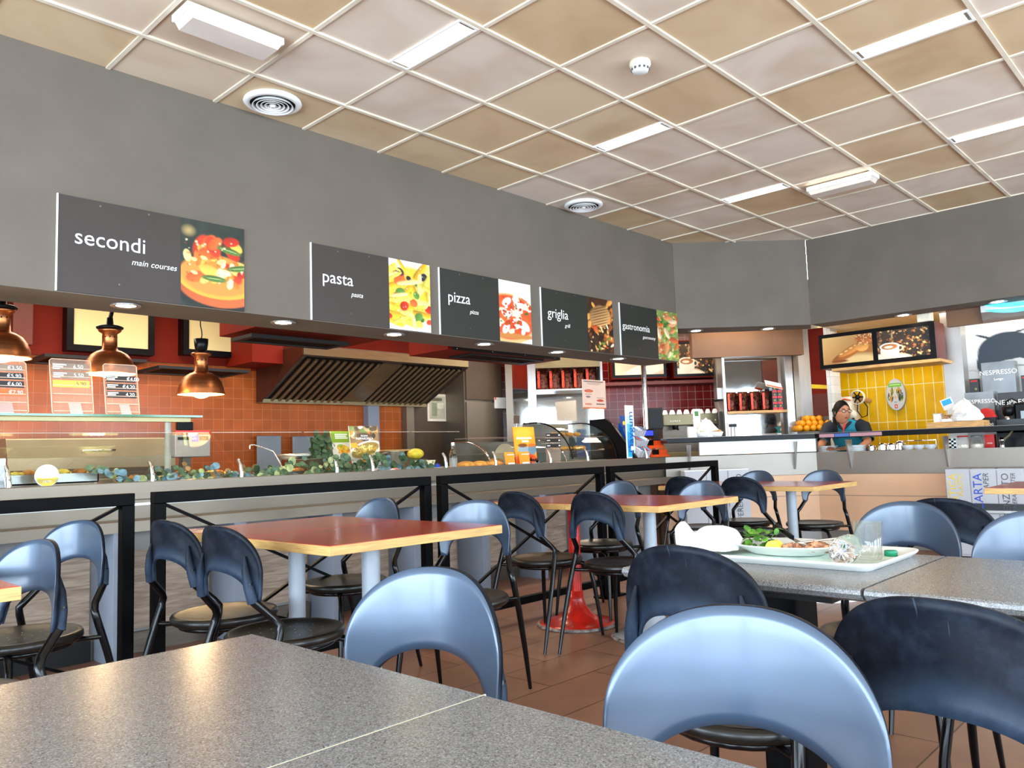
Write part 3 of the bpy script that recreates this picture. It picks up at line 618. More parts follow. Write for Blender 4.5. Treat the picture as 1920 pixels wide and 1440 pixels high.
# ================================================================== CHAIRS
def chair_proto():
    t = thing('bistro_chair', 'x', 'chair', (0, 0, 0), 'black arch backed chairs with round seats')
    # local: faces +Y, seat centre at the origin, seat top 0.45
    s = MB(); s.lathe([(.0005, .440), (.10, .441), (.160, .446), (.182, .452), (.196, .452), (.203, .444), (.203, .428), (.195, .420), (.0005, .420)], (0, 0, 0), 40)
    h = s; s.mi = 1
    for rr, n_ in ((.04, 5), (.085, 8), (.13, 12)):
        for k in range(n_): a = 2*PI*k/n_+rr*9; h.lathe([(.0004, .0025), (.0035, .0012)], (rr*math.cos(a), rr*math.sin(a), .441+(.001 if rr > .1 else 0)), 6)
    put('seat', s, ['seat_plastic', 'seat_dot'], t)
    f = MB(); f.tube([(.165*math.cos(a), .165*math.sin(a), .409) for a in np.linspace(0, 2*PI, 25)[:-1]], .010, 8, closed=True)
    f.tube([(-.196, -.172, .415), (-.10, -.10, .411), (.10, -.10, .411), (.196, -.172, .415)], .009, 8)
    put('seat_frame', f, 'chair_metal', t)
    for sx in (-1, 1):
        put('leg', MB().tube([(sx*.05, .09, .408), (sx*.12, .14, .409), (sx*.155, .165, .400), (sx*.172, .178, .37), (sx*.185, .192, .28), (sx*.198, .208, .14), (sx*.208, .222, .004)], [.0125]*5+[.011, .008], 10), 'chair_metal', t)
        put('leg', MB().tube([(sx*.140, -.238, .65), (sx*.148, -.226, .595), (sx*.170, -.165, .535), (sx*.184, -.150, .512), (sx*.188, -.156, .485), (sx*.198, -.195, .36), (sx*.206, -.25, .17), (sx*.210, -.295, .004)], [.0135]*6+[.0115, .008], 10), 'chair_metal', t)
    # horseshoe shell: outer and inner arches
    N_, K_ = 48, 9; front = []; rear = []
    def outl(tt):
        a = PI*(tt); c, n_ = math.cos(a), math.sin(a)
        if n_ < 0: n_ = 0
        # outer: super ellipse from tips (z .60) over the top (z .845), inner: arch apex .705
        xo = -.166*np.sign(c)*abs(c)**.84; zo = .680+.150*n_**.92
        xi = -.126*np.sign(c)*abs(c)**.93; zi = .608+.078*n_**.90
        return xo, zo, xi, zi
    rows = []
    # extend below the half circle down to the tips
    for q in (0, .25, .5, .75): rows.append((-.156-.010*(q**.7), .590+(.680-.590)*q, -.132+.006*q, .590+(.608-.590)*q))
    for k in range(N_+1): rows.append(outl(k/N_))
    for q in (.75, .5, .25, 0): rows.append((.156+.010*(q**.7), .590+(.680-.590)*q, .132-.006*q, .590+(.608-.590)*q))
    def yof(x, z): return -.262+1.25*min(abs(x), .17)**1.75+max(0, .83-z)*.06
    for xo, zo, xi, zi in rows:
        fr = []; rr = []
        for j in range(K_+1):
            q = j/K_; x = xo*(1-q)+xi*q; z = zo*(1-q)+zi*q; e = min(q, 1-q)
            th = .010 if e > .05 else .004; y = yof(x, z)
            rim = .007*max(0, 1-q*8)+.010*max(0, 1-(1-q)*7)   # rolled edge toward the rear
            fr.append((x, y+.001-rim*.25, z)); rr.append((x, y-(.007+rim), z))
        front.append(fr); rear.append(rr)
    mb = MB(); V = []; nr = len(rows); w = K_+1
    for fr in front: V += fr
    for rr in rear: V += rr
    off = nr*w; F0 = []; F1 = []; E_ = []
    for i in range(nr-1):
        for j in range(K_):
            a = i*w+j; F0.append((a, a+1, a+w+1, a+w)); F1.append((off+a, off+a+w, off+a+w+1, off+a+1))
        E_.append((i*w, (i+1)*w, off+(i+1)*w, off+i*w)); E_.append((i*w+K_, off+i*w+K_, off+(i+1)*w+K_, (i+1)*w+K_))
    for i in (0, nr-1):
        for j in range(K_): E_.append((i*w+j, i*w+j+1, off+i*w+j+1, off+i*w+j) if i else (i*w+j, off+i*w+j, off+i*w+j+1, i*w+j+1))
    mb.add(V, F0, True, 0); b = len(mb.v)-len(V)
    for fs, mi in ((F1, 1), (E_, 1)):
        for f_ in fs: mb.f.append([b+q for q in f_]); mb.m.append(mi); mb.s.append(True)
    br = put('backrest', mb, ['chair_front_sheen', 'scuffed'], t)
    # moulded sockets that take the tubes, on the rear face
    for sx in (-1, 1):
        put('tube_socket', MB().tube([(sx*.122, -.238, .735), (sx*.131, -.241, .69), (sx*.140, -.237, .64), (sx*.148, -.226, .590)], [.004, .012, .0155, .0165], 10), 'scuffed', br)
    return t
CH = chair_proto(); CH_used = False
def chair(px, py, face, label, back=(0, -.258), z=.83, top=None, group='black arch backed chairs with round seats'):
    """survey the top of the backrest at height z; face = heading in degrees"""
    global CH_used
    p = Vector(top) if top else PZ(px, py, z); a = R(face-90)
    off = Vector((math.cos(a)*back[0]-math.sin(a)*back[1], math.sin(a)*back[0]+math.cos(a)*back[1], 0))
    o = CH if not CH_used else copy_tree(CH); CH_used = True
    o.location = (p.x-off.x, p.y-off.y, 0); o.rotation_euler = (0, 0, a); o['label'] = label; return o
def XY(px, x=None, y=None):
    # where the vertical plane through pixel column px meets a line x = const or y = const
    a = PZ(px, 960, .74); b = PZ(px, 1150, .74); d_ = b-a; k = (x-a.x)/d_.x if x is not None else (y-a.y)/d_.y; p = a+d_*k; p.z = 0; return p
def chair_at(px, face, label, x=None, y=None): return chair(0, 0, face, label, top=XY(px, x, y))

chair_at(75, 195, 'leftmost black chair, front showing, beside the red table corner', x=-.78)
chair_at(152, 205, 'black chair by the rail, just behind the leftmost chair', x=-.42)
chair_at(308, 8, 'farther black chair of the overlapping pair left of the near red table', x=-.25)
chair_at(408, 5, 'nearer black chair of the overlapping pair left of the near red table', x=-.29)
chair_at(718, 187, 'black chair beyond the near red table, only its back top above it', x=1.0)
chair_at(895, 208, 'blue sheened chair angled at the right corner of the near red table', x=.98)
chair_at(964, 2, 'black chair left of the red pedestal pole, rear of its scuffed back showing', x=1.62)
chair_at(1108, 2, 'black chair in front of the red pedestal pole, rear showing', x=1.68)
chair_at(1165, 182, 'black chair beyond the middle red table, left of two, near the second rail gap', x=2.85)
chair_at(1322, 182, 'black chair beyond the middle red table, right of two, in front of the far table', x=2.85)
chair_at(1278, 3, 'black chair at the far red table, rear showing, farther one by the rail end', x=3.52)
chair_at(1386, 3, 'nearer black chair at the far red table, in front of the bin', x=3.42)
chair_at(1422, 182, 'black chair beyond the far red table, left of two, against the bar front', x=4.62)
chair_at(1546, 182, 'black chair beyond the far red table, right of two, against the peach panel', x=4.62)
chair(814, 1064, 194, 'pale blue sheened chair at the far side of the granite table, left of two')
chair(1384, 1137, 197, 'large black chair back with painted blue sheen closest to the camera behind the granite table')
chair(1272, 1022, 2, 'dark scuffed chair at the grey table with the food tray, rear showing')
chair(1748, 1120, -4, 'dark chair at the lower right, rear showing, in front of the grey table')
chair(1700, 940, 180, 'black chair with painted blue sheen behind the grey table and the drinking glass, front showing')
chair_at(1768, 3, 'black chair standing back to back behind the blue sheened one, rear showing', x=1.52)
chair(1950, 957, 184, 'black chair with painted blue sheen cut off by the right edge of the photo')

# ================================================================== TABLES
def red_table(x0, x1, y0, y1, label, poles=('pole_grey', 'pole_grey'), seam=True, z=.75, base='grey'):
    ym = (y0+y1)/2; tabs = []
    for k, (a, b) in enumerate(((y0, ym-.001), (ym+.001, y1))):
        lb = label[k]
        t = thing('restaurant_table', lb, 'table', ((x0+x1)/2, (a+b)/2, 0), 'red topped tables with pale wood edges')
        put('edge_band', MB().box(x0, x1, a, b, z-.034, z-.002), 'table_edge', t, bev=.002)
        put('tabletop', MB().box(x0+.004, x1-.004, a+.003, b-.003, z-.004, z), 'table_red', t)
        cx, cy = (x0+x1)/2, (a+b)/2+(.03 if k == 0 else -.03); m = poles[k]
        put('pole', MB().lathe([(.036, .10), (.036, z-.045)], (cx, cy, 0), 24, caps=True), m, t)
        put('top_plate', MB().box(cx-.17, cx+.17, cy-.17, cy+.17, z-.045, z-.034), 'black_matte', t)
        put('base', MB().lathe([(.001, .20), (.042, .20), (.046, .15), (.060, .11), (.085, .075), (.12, .045), (.19, .020), (.235, .014), (.240, .005), (.236, .002)], (cx, cy, 0), 36), m, t)
        put('rim', MB().lathe([(.228, .0165), (.241, .012), (.243, .002), (.232, .002)], (cx, cy, 0), 36), 'scuff_rim', t)
        tabs.append(t)
    return tabs
red_table(-.03, .78, -2.24, -1.04, ('red topped table with wood edge, nearer half of the close pair at left', 'red topped table by the rail, farther half of the close pair at left'))
red_table(1.85, 2.66, -2.28, -1.06, ('red topped table with a grey pole, nearer half of the middle pair', 'red topped table on a scuffed red pedestal, farther half of the middle pair'), ('pole_grey', 'pole_red'))
red_table(3.70, 4.46, -2.28, -1.06, ('red topped table on a pale pole, nearer half of the far pair', 'red topped table, farther half of the far pair by the bins'), ('pole_grey', 'pole_grey'))
red_table(-1.72, -.92, -2.26, -1.06, ('red topped table corner at the left edge of the photo', 'red topped table behind the corner at the left edge'))
red_table(3.6, 4.4, -4.5, -3.3, ('red topped table at the right edge, farther from the bins', 'wood edged table corner at the right edge in front of the bins'))
solo('floor_disc', MB().lathe([(.001, .075), (.30, .075), (.315, .06), (.32, .01), (.32, .001)], (3.93, -2.16, 0), 40), 'white', 'white round base plate on the floor under the grey table edge', 'table base')
dr = thing('round_drum', 'large round cream drum with a black rim on the floor behind the right chairs', 'table base', (2.42, -3.62, 0))
put('body', MB().lathe([(.001, .20), (.35, .20), (.38, .17), (.40, .05)], dr.location, 56), 'cream', dr); put('rim', MB().lathe([(.398, .055), (.425, .05), (.43, .001)], dr.location, 56), 'black', dr)

def granite_table(x0, x1, y0, y1, label, z=.73, legs=1):
    t = thing('granite_table', label, 'table', ((x0+x1)/2, (y0+y1)/2, 0), 'grey speckled stone tables')
    n_ = 5; mb = MB()
    # waterfall edge: top with rounded long sides, underside slopes inward
    prof = [(x0, z-.012), (x0+.002, z-.004), (x0+.008, z), (x1-.008, z), (x1-.002, z-.004), (x1, z-.012), (x1-.012, z-.024), (x1-.10, z-.044), (x0+.10, z-.044), (x0+.012, z-.024)]
    mb.prism([(a, b) for a, b in prof], (0, y1-.0015, 0), (1, 0, 0), (0, 0, 1), (y1-y0-.003)); put('tabletop', mb, 'granite', t)
    cx, cy = (x0+x1)/2, (y0+y1)/2
    put('column', MB().box(cx-.06, cx+.06, cy-.055, cy+.055, .03, z-.05), 'rail_black', t, bev=.006)
    put('top_plate', MB().box(cx-.20, cx+.20, cy-.20, cy+.20, z-.055, z-.044), 'black', t)
    put('base_plate', MB().box(cx-.24, cx+.24, cy-.22, cy+.22, .0, .03), 'rail_black', t, bev=.008)
    for sx in (-1, 1): put('brace', MB().bar((cx+sx*.06, cy, z-.20), (cx+sx*.19, cy, z-.06), .02, .012), 'rail_black', t)
    return t
yy = -3.05
granite_table(-1.40, -.794, -3.751, -3.170, 'speckled granite table filling the lower left, farther half beyond the seam')
granite_table(-1.40, -.794, -4.335, -3.754, 'speckled granite table at the bottom centre, nearer half before the seam')
granite_table(.175, .77, -3.862, -3.26, 'dark granite table carrying the white food tray')
granite_table(.175, .77, -4.468, -3.866, 'glossy granite table at the right edge, empty top')
se = MB().box(-1.395, -.796, -3.7535, -3.7515, .715, .7295); solo('seam_strip', se, 'cream', 'thin pale joint strip between the two granite table halves', 'strip')

# ================================================================== BLACK STEEL RAILS
def rail(x0, x1, label, y=-1.01, zt=.920, left=True, right=True):
    t = thing('rail_frame', label, 'railing', ((x0+x1)/2, y, 0), 'black steel rail frames in front of the counter'); w = .05
    put('top_bar', MB().box(x0, x1, y-.025, y+.025, zt-.05, zt), 'rail_black', t, bev=.003)
    for x in (x0, x1-w):
        put('post', MB().box(x, x+w, y-.025, y+.025, .012, zt-.05), 'rail_black', t, bev=.003)
        put('foot_plate', MB().box(x-.03, x+w+.03, y-.06, y+.06, 0, .012), 'rail_black', t)
    put('bottom_bar', MB().box(x0+w, x1-w, y-.02, y+.02, .09, .135), 'rail_black', t, bev=.003)
    put('cross_brace', MB().bar((x0+w, y, zt-.055), (x1-w, y, .14), .012, .020, (0, 1, 0)), 'rail_black', t)
    put('cross_brace', MB().bar((x0+w, y+.013, .14), (x1-w, y+.013, zt-.055), .012, .020, (0, 1, 0)), 'rail_black', t)
rail(-1.80, -.184, 'black steel rail frame at the left edge')
rail(-.103, 1.443, 'black steel rail frame behind the near red table')
rail(1.519, 3.065, 'black steel rail frame behind the middle red table')
rail(3.141, 4.687, 'black steel rail frame farthest from the camera, by the far chairs')

# ================================================================== SERVING COUNTER
X0, X1 = -4.5, 5.47
sc = thing('serving_counter', 'long stainless serving counter with tray slide under the menu boards', 'counter', (.5, .4, 0))
put('fascia', MB().box(X0, X1, 0, .05, .85, .948), 'steel', sc, bev=.004)
put('worktop', MB().box(X0, X1, .05, .95, .87, .915), 'steel_bright', sc)
put('front_panel', MB().box(X0, X1, .03, .05, .735, .85), 'steel', sc)
put('trim_strip', MB().box(X0, X1, .018, .032, .818, .832), 'steel_bright', sc)
put('tray_slide', MB().prism([(-.10, .686), (-.10, .742), (-.085, .748), (.03, .748), (.03, .735), (-.02, .72), (-.02, .686)], (X0, 0, 0), (0, 1, 0), (0, 0, 1), X1-X0), 'steel', sc)
put('base_wall', MB().box(X0, X1, .20, .95, .0, .73), 'steel_panel_grey', sc)
k = -6
while .11+.67*k < X1-.1:
    x = .11+.67*k; k += 1
    put('fin', MB().box(x-.037, x+.037, -.085, .20, .0, .72), 'blue_grey', sc, bev=.002)
    put('wood_panel', MB().box(x+.06, x+.61, .188, .20, .13, .56), 'woodpanel', sc)
    put('kick_panel', MB().box(x+.06, x+.61, .16, .20, .0, .11), 'black_matte' if k % 3 == 0 else 'steel_dark', sc)
# glass front: brackets and tilted panes
brx = [-1.45, -.91, -.38, .32, .85, 1.53, 1.825, 2.505, 3.04, 3.715, 4.235, 5.185]
for n, x in enumerate(brx):
    put('glass_bracket', MB().tube([(x, .035, .948), (x, .035, .98), (x-.004, .04, 1.02), (x-.010, .06, 1.055)], [.014, .0135, .012, .010], 12), 'chrome', sc)
gx = [-2.2, -.38, .85, 1.53, 2.505, 3.04]
for a, b in zip(gx[:-1], gx[1:]):
    g = MB(); p0, p1 = Vector((0, .06, .965)), Vector((0, .45, 1.235)); dr_ = (p1-p0).normalized(); nr_ = Vector((0, -dr_.z, dr_.y))*.006
    t = thing('glass_screen', 'tilted glass sneeze screen pane %s' % {-2.2: 'over the hot food at the left edge', -.38: 'over the eucalyptus sprays', .85: 'over the pans and green leaves', 1.53: 'in front of the food cards and pots', 2.505: 'in front of the bottle and flat breads'}[a], 'glass screen', ((a+b)/2, .06, .95), 'tilted glass panes on the serving counter')
    g.quad((a+.01, p0.y, p0.z), (b-.01, p0.y, p0.z), (b-.01, p1.y, p1.z), (a+.01, p1.y, p1.z)); put('pane', g, 'pane', t)
    e = MB(); e.bar((a+.01, p1.y, p1.z), (b-.01, p1.y, p1.z), .004, .003); put('top_edge', e, 'glass_rim', t)
t = thing('glass_shelf', 'green edged glass shelf above the hot food at the left', 'shelf', (-1.0, .5, .915))
put('glass_top', MB().box(-3.2, .74, .34, .66, 1.326, 1.336), 'green_glass', t)
put('front_edge', MB().box(-3.2, .74, .334, .340, 1.325, 1.337), 'glass_edge', t); put('end_edge', MB().box(.74, .746, .334, .66, 1.325, 1.337), 'glass_edge', t)
put('light_bar', MB().box(-3.2, .70, .40, .46, 1.30, 1.324), 'brass_bar', t)
for x in (.60, -1.9): put('post', MB().lathe([(.019, 0), (.019, .395), (.05, .40), (.05, .41)], (x, .5, .915), 20), 'post_steel', t)

# acrylic price displays on the glass shelf
def display(q, strips, label, foot):
    # q: left px, right px, top py, bottom py on the plane y = .5
    a = PY(q[0], q[3], .40); b = PY(q[1], q[3], .40); w = b.x-a.x; h = PY(q[0], q[2], .42).z-1.338; z0 = 1.338
    lean = Vector((-.05, .06, 1)).normalized(); u = Vector((1, 0, 0)); o = Vector((a.x, .40, z0))
    t = thing('price_display', label, 'sign', (o.x+w/2, .40, z0), 'clear acrylic price displays on the glass shelf')
    P = lambda x, z, d=0: o+u*(x*w)+lean*(z*h)+Vector((0, -d, 0))
    c = .05; poly = [(c*w, 0), (w-c*w, 0), (w, c*w), (w, h-c*w), (w-c*w, h), (c*w, h), (0, h-c*w), (0, c*w)]
    put('acrylic_sheet', MB().prism(poly, o, u, lean, -.004), 'acrylic', t)
    e = MB(); e.tube([o+u*x+lean*z for x, z in poly], .0022, 6, closed=True); put('sheet_edge', e, 'edge_pink', t)
    for k in range(6):
        e = MB(); e.bar(P(.04, .06+k*.155, .006), P(.96, .06+k*.155, .006), .004, .003); put('ledge', e, 'edge_pink', t)
    for z, col, words, price, px_ in strips:
        s = MB(); s.add([P(.05, z, .005), P(.93, z, .005), P(.93, z+.125, .005), P(.05, z+.125, .005)], [(0, 1, 2, 3)]); st = put('price_strip', s, col, t)
        g = MB()
        for j in range(words): 
            g.add([P(.07, z+.085-j*.035, .007), P(.07+.32-.08*j, z+.085-j*.035, .007), P(.07+.32-.08*j, z+.107-j*.035, .007), P(.07, z+.107-j*.035, .007)], [(0, 1, 2, 3)])
        text_mb(g, price, h*.10, P(px_, z+.035, .007), u, lean, .0008); put('lettering', g, 'white_text' if col != 'yellow_strip' else 'grey_text', st)
    f = MB(); f.box(o.x+w*foot, o.x+w*(foot+.3), .35, .40, z0, z0+.004); f.add([(o.x+w*foot, .35, z0), (o.x+w*(foot+.3), .35, z0), (o.x+w*(foot+.3), .392, z0+h*.2), (o.x+w*foot, .392, z0+h*.2)], [(0, 1, 2, 3)]); put('foot', f, 'acrylic_white', t)
display((98, 176, 672, 776), [(.80, 'brown_strip', 3, '6,50', .55), (.645, 'brown_strip', 3, '5,50', .55), (.49, 'yellow_strip', 0, '5,90', .6)], 'acrylic price display with a yellow strip, left of the copper lamp', .36)
display((199, 262, 682, 778), [(.645, 'black_strip', 2, '\u20ac4,00', .66), (.49, 'black_strip', 2, '\u20ac4,20', .52), (.335, 'black_strip', 2, '4,20', .60)], 'acrylic price display with three black strips under the copper lamp', .36)
display((-44, 54, 673, 776), [(.80, 'brown_strip', 0, '\u20ac3,50', .62), (.645, 'black_strip', 0, '\u20ac5,90', .6), (.49, 'black_strip', 0, '\u20ac6,00', .6), (.335, 'orange_strip', 0, '\u20ac7,90', .62)], 'acrylic price display with an orange strip cut off at the left edge', .36)

# copper heat lamps
def heat_lamp(x, zr, label, cup):
    y = .6; t = thing('heat_lamp', label, 'heat lamp', (x, y, zr), 'copper heat lamps hanging over the counter')
    put('shade', MB().lathe([(.148, 0), (.147, .012), (.142, .045), (.128, .085), (.104, .120), (.070, .142), (.046, .150), (.044, .156)], t.location, 36), 'copper', t)
    put('inner_shade', MB().lathe([(.144, .002), (.138, .045), (.122, .085), (.098, .115), (.04, .14), (.001, .142)], t.location, 30), 'shade_white', t)
    nk = put('neck', MB().lathe([(.052, .150), (.044, .156), (.042, .250), (.060, .262), (.066, .270), (.060, .278), (.001, .280)], t.location, 28), 'copper', t)
    h = MB()
    for k in range(10): a = k*PI/5; h.lathe([(.0005, .001), (.005, .001)], Vector(t.location)+Vector((math.cos(a)*.0425, math.sin(a)*.0425, .228)), 8, axis=(math.cos(a), math.sin(a), 0))
    put('vent_holes', h, 'black', nk)
    put('rim_bead', MB().lathe([(.149, .000), (.152, .004), (.149, .010)], t.location, 36), 'copper', t)  # plain copper bead along the shade rim
    put('bulb', MB().ball((x, y, zr+.018), (.062, .062, .042), 18, 10), 'bulb', t)
    if cup:
        put('cord_cup', MB().lathe([(.012, .283), (.020, .286), (.038, .30), (.043, .33), (.046, .372), (.001, .372)], t.location, 24), 'black', t)
        pts = [(x+.006*math.sin(k*1.3), y, zr+.37+k*.03) for k in range(30) if zr+.37+k*.03 < 2.72]
    else:
        put('cord_cap', MB().lathe([(.02, .275), (.074, .280), (.078, .290), (.06, .30), (.022, .305), (.018, .35), (.001, .35)], t.location, 24), 'black', t)
        put('switch', MB().bar((x, y, zr+.34), (x+.02, y, zr+.43), .022, .018), 'black', t)
        pts = [(x+.02+.008*math.sin(k*.9), y, zr+.42+k*.03) for k in range(30) if zr+.42+k*.03 < 2.72]
    put('cord', MB().tube(pts, .004, 6), 'black', t)
    l = bpy.data.lights.new('heat_bulb', 'POINT'); l.energy = 9; l.color = (1, .66, .34); l.shadow_soft_size = .05; o = bpy.data.objects.new('heat_bulb', l); COL.objects.link(o); o.location = (x, y, zr-.045)
p = PY(377, 740, .6); heat_lamp(p.x, p.z, 'smaller copper heat lamp with a black cup above it, right of three', True)
p = PY(205, 702, .6); heat_lamp(p.x, p.z, 'copper heat lamp behind the acrylic price displays, middle of three', False)
p = PY(2, 672, .6); heat_lamp(p.x, p.z, 'copper heat lamp cut off by the left edge of the photo', False)

# ================================================================== KITCHEN BACK WALL
def lightbox(q, label):
    a = PY(q[0], q[3], 2.86); b = PY(q[1], q[3]+q[4], 2.86); t = thing('blank_lightbox', label, 'light box', ((a.x+b.x)/2, 2.92, a.z), 'blank cream light boxes on the red wall')
    z1 = 2.6; f = MB(); w = .055
    f.box(a.x, a.x+w, 2.86, 2.98, a.z, z1); f.box(b.x-w, b.x, 2.86, 2.98, a.z, z1); f.box(a.x+w, b.x-w, 2.86, 2.98, a.z, a.z+w); f.box(a.x+w, b.x-w, 2.86, 2.98, z1-w, z1)
    put('frame', f, 'black', t); put('light_panel', MB().box(a.x+w, b.x-w, 2.875, 2.88, a.z+w, z1-w), 'cream_light', t)
lightbox((125, 290, 560, 656, 8), 'blank cream light box in a black frame behind the middle copper lamp')
lightbox((344, 478, 600, 664, 9), 'blank cream light box in a black frame above the right copper lamp')
def shelf_grille(q0, q1, y0, y1, label, red=False):
    a = PY(*q0, y0); b = PY(*q1, y0); z = (a.z+b.z)/2
    t = thing('extractor_grille', label, 'ventilation grille', ((a.x+b.x)/2, (y0+y1)/2, z), 'black extractor grilles under the red boxes')
    f = MB(); w = .05; f.box(a.x, b.x, y0, y0+w, z, z+.025); f.box(a.x, b.x, y1-w, y1, z, z+.025); f.box(a.x, a.x+w, y0+w, y1-w, z, z+.025); f.box(b.x-w, b.x, y0+w, y1-w, z, z+.025); put('frame', f, 'black_matte', t)
    for k in range(6): yk = y0+w+(y1-y0-2*w)*(k+.5)/6; put('slat', MB().obox(((a.x+b.x)/2, yk, z+.014), (b.x-a.x-2*w, .028, .004), (1, 0, 0), (0, .5, 1)), 'black', t)
    return a, b, z
shelf_grille((84, 668), (276, 680), 2.45, 2.978, 'black extractor grille under the left blank light box')
shelf_grille((298, 690), (468, 699), 2.45, 2.978, 'black extractor grille under the second blank light box')
def red_box(x0, x1, y0, y1, z0, label, nm='duct_box'):
    t = thing(nm, label, 'duct', ((x0+x1)/2, (y0+y1)/2, z0), 'red boxed ducts hanging behind the bulkhead')
    put('casing', MB().box(x0, x1, y0, y1, z0, 2.70), 'red_paint', t, bev=.004); f = MB(); f.box(x0+.05, x1-.01, y0-.012, y0, z0, z0+.03); put('black_strip', f, 'black_matte', t)
    for k in range(4): put('bolt', MB().lathe([(.0005, .003), (.006, 0)], (x0+.1+k*(x1-x0-.2)/3, y0-.015, z0+.015), 8, axis=(0, -1, 0)), 'chrome', t)
a = PY(478, 612, .75); b = PY(716, 634, .75); red_box(a.x, b.x, .75, 1.30, (a.z+b.z)/2-.01, 'red duct box with a black bolted strip above the cooker hood')
shelf_grille((472, 631), (655, 647), .80, 1.12, 'black extractor grille hanging below the red duct box, nearest the camera')
a = PY(840, 655, .75); b = PY(1050, 672, .75); red_box(a.x, b.x, .75, 1.30, (a.z+b.z)/2-.01, 'brownish red duct box behind the pizza and grill boards')
shelf_grille((884, 664), (1020, 677), .80, 1.12, 'black extractor grille behind the soffit under the grill board')
pa = PY(18, 600, 2.9); pb = PY(55, 600, 2.9); solo('wall_pilaster', MB().box(pa.x, pb.x, 2.8, 2.98, 2.06, 2.72), 'dark_red', 'dark brown boxed pilaster on the red wall at the far left', 'pilaster')

# cooker hood
t = thing('cooker_hood', 'large stainless cooker hood with slanted baffle filters', 'extractor hood', (3.7, 2.5, 1.66))
hx0, hx1, hy = 2.555, 4.72, 2.1; zt, zb, zl = 2.13, 2.045, 1.665
put('front_band', MB().box(hx0, hx1, hy, hy+.02, zb, zt), 'steel_warm', t); put('top', MB().box(hx0, hx1, hy, 2.98, zt, zt+.01), 'steel_dark', t)
for x in (hx0, hx1): put('side_panel', MB().prism([(hy, zt), (hy, zb), (2.9, zl-.02), (2.98, zl-.02), (2.98, zt)], (x-.005, 0, 0), (0, 1, 0), (0, 0, 1), .01), 'steel_red' if x == hx0 else 'steel_dark', t)
put('gutter', MB().box(hx0, hx1, 2.86, 2.98, zl-.03, zl+.01), 'steel_warm', t)
o = Vector((0, hy+.02, zb)); e = Vector((0, 2.90, zl)); dv = (e-o).normalized(); Ls = (e-o).length; nv = Vector((0, dv.z, -dv.y))
put('filter_backing', MB().quad((hx0, o.y, o.z), (hx1, o.y, o.z), (hx1, e.y, e.z), (hx0, e.y, e.z)), 'steel_dark', t)
put('blank_plate', MB().obox(((hx0+hx1)/2+.02, (o.y+e.y)/2, (o.z+e.z)/2-.01), (.26, Ls-.06, .01), (1, 0, 0), (0, -dv.z, dv.y)), 'steel_warm', t)
for g0, g1 in ((hx0+.06, hx0+.98), (hx0+1.24, hx1-.06)):
    fb = put('baffle_filter', MB().obox(((g0+g1)/2, (o.y+e.y)/2, (o.z+e.z)/2-.006), (g1-g0, Ls-.05, .006), (1, 0, 0), (0, -dv.z, dv.y)), 'black', t)
    m = MB(); n_ = 11
    for k in range(n_):
        x = g0+(k+.5)*(g1-g0)/n_; c = (o+e)/2; m.tube([Vector((x, 0, -.016))+o+dv*.04, Vector((x, 0, -.016))+e-dv*.04], .019, 8)
    put('baffles', m, 'steel_warm', fb)
t = thing('duct_casing', 'red casing at the left end of the cooker hood', 'duct', (2.45, 2.5, 2.0)); put('casing', MB().box(2.22, 2.548, 2.45, 2.97, 1.99, 2.72), 'red_paint', t)
struct('wall_kitchen_hood', MB().box(2.5, 5.02, 2.985, 3.0, 1.97, 2.72), 'red_paint')
# pilasters, door, fridge, steel panels beyond the tiles
def strip_y(pa_, pb_, y, z0, z1, m, nm, lb, cat, d=.06, py=760, **k):
    a = PY(pa_, py, y); b = PY(pb_, py, y); return solo(nm, MB().box(a.x, b.x, y, y+d, z0, z1), m, lb, cat, **k)
strip_y(690, 711, 2.90, 0, 1.64, 'blue_grey', 'steel_pilaster', 'grey metal pilaster between the orange tiles under the hood', 'pilaster', .09)
strip_y(762, 776, 2.90, 0, 2.0, 'steel', 'steel_pilaster', 'metal pilaster ending the orange tiles beside the brown door', 'pilaster', .09)
t = thing('kitchen_door', 'dark brown kitchen door with a white framed notice', 'door', (PY(820, 800, 2.98).x, 2.98, 0))
a = PY(778, 800, 2.97); b = PY(864, 800, 2.97); put('leaf', MB().box(a.x, b.x, 2.98, 3.04, .02, 2.4), 'door_brown', t)
na, nb = PY(802, 738, 2.96), PY(838, 790, 2.96); put('notice_frame', MB().box(na.x, nb.x, 2.965, 2.98, nb.z, na.z), 'cream', t); 
pc = Pic(24, 36, '#b9b39a', 9).rect(.15, .08, .85, .22, '#6c6a55').rect(.15, .3, .5, .9, '#8f9377').rect(.55, .3, .9, .55, '#d9d4bb').noise(.15, 4); put('notice', pc.mesh(MB(), (na.x+.02, 2.963, nb.z+.03), (1, 0, 0), (0, 0, 1), nb.x-na.x-.04, na.z-nb.z-.06), 'printed_picture', t)
put('handle', MB().box(b.x-.14, b.x-.06, 2.95, 2.98, 1.02, 1.05), 'chrome', t)
strip_y(863, 873, 2.85, 0, 2.4, 'cream', 'door_jamb', 'cream jamb strip between the brown door and the fridge', 'door frame')
t = thing('tall_fridge', 'tall stainless fridge cabinet behind the flat breads', 'fridge', (PY(910, 800, 2.7).x, 2.9, 0))
a = PY(874, 800, 2.6); b = PY(945, 800, 2.6)
put('body', MB().box(a.x, b.x, 2.62, 3.04, 0, 2.3), 'steel', t); put('upper_door', MB().box(a.x+.02, b.x-.02, 2.595, 2.62, 1.72, 2.28), 'door_brown', t, bev=.004); put('door', MB().box(a.x+.02, b.x-.02, 2.595, 2.62, .2, 1.69), 'steel', t, bev=.004)
n0, n1 = PY(928, 745, 2.58), PY(949, 766, 2.58); put('paper_notice', MB().box(n0.x, n1.x, 2.58, 2.594, n1.z, n0.z), 'white_matte', t)
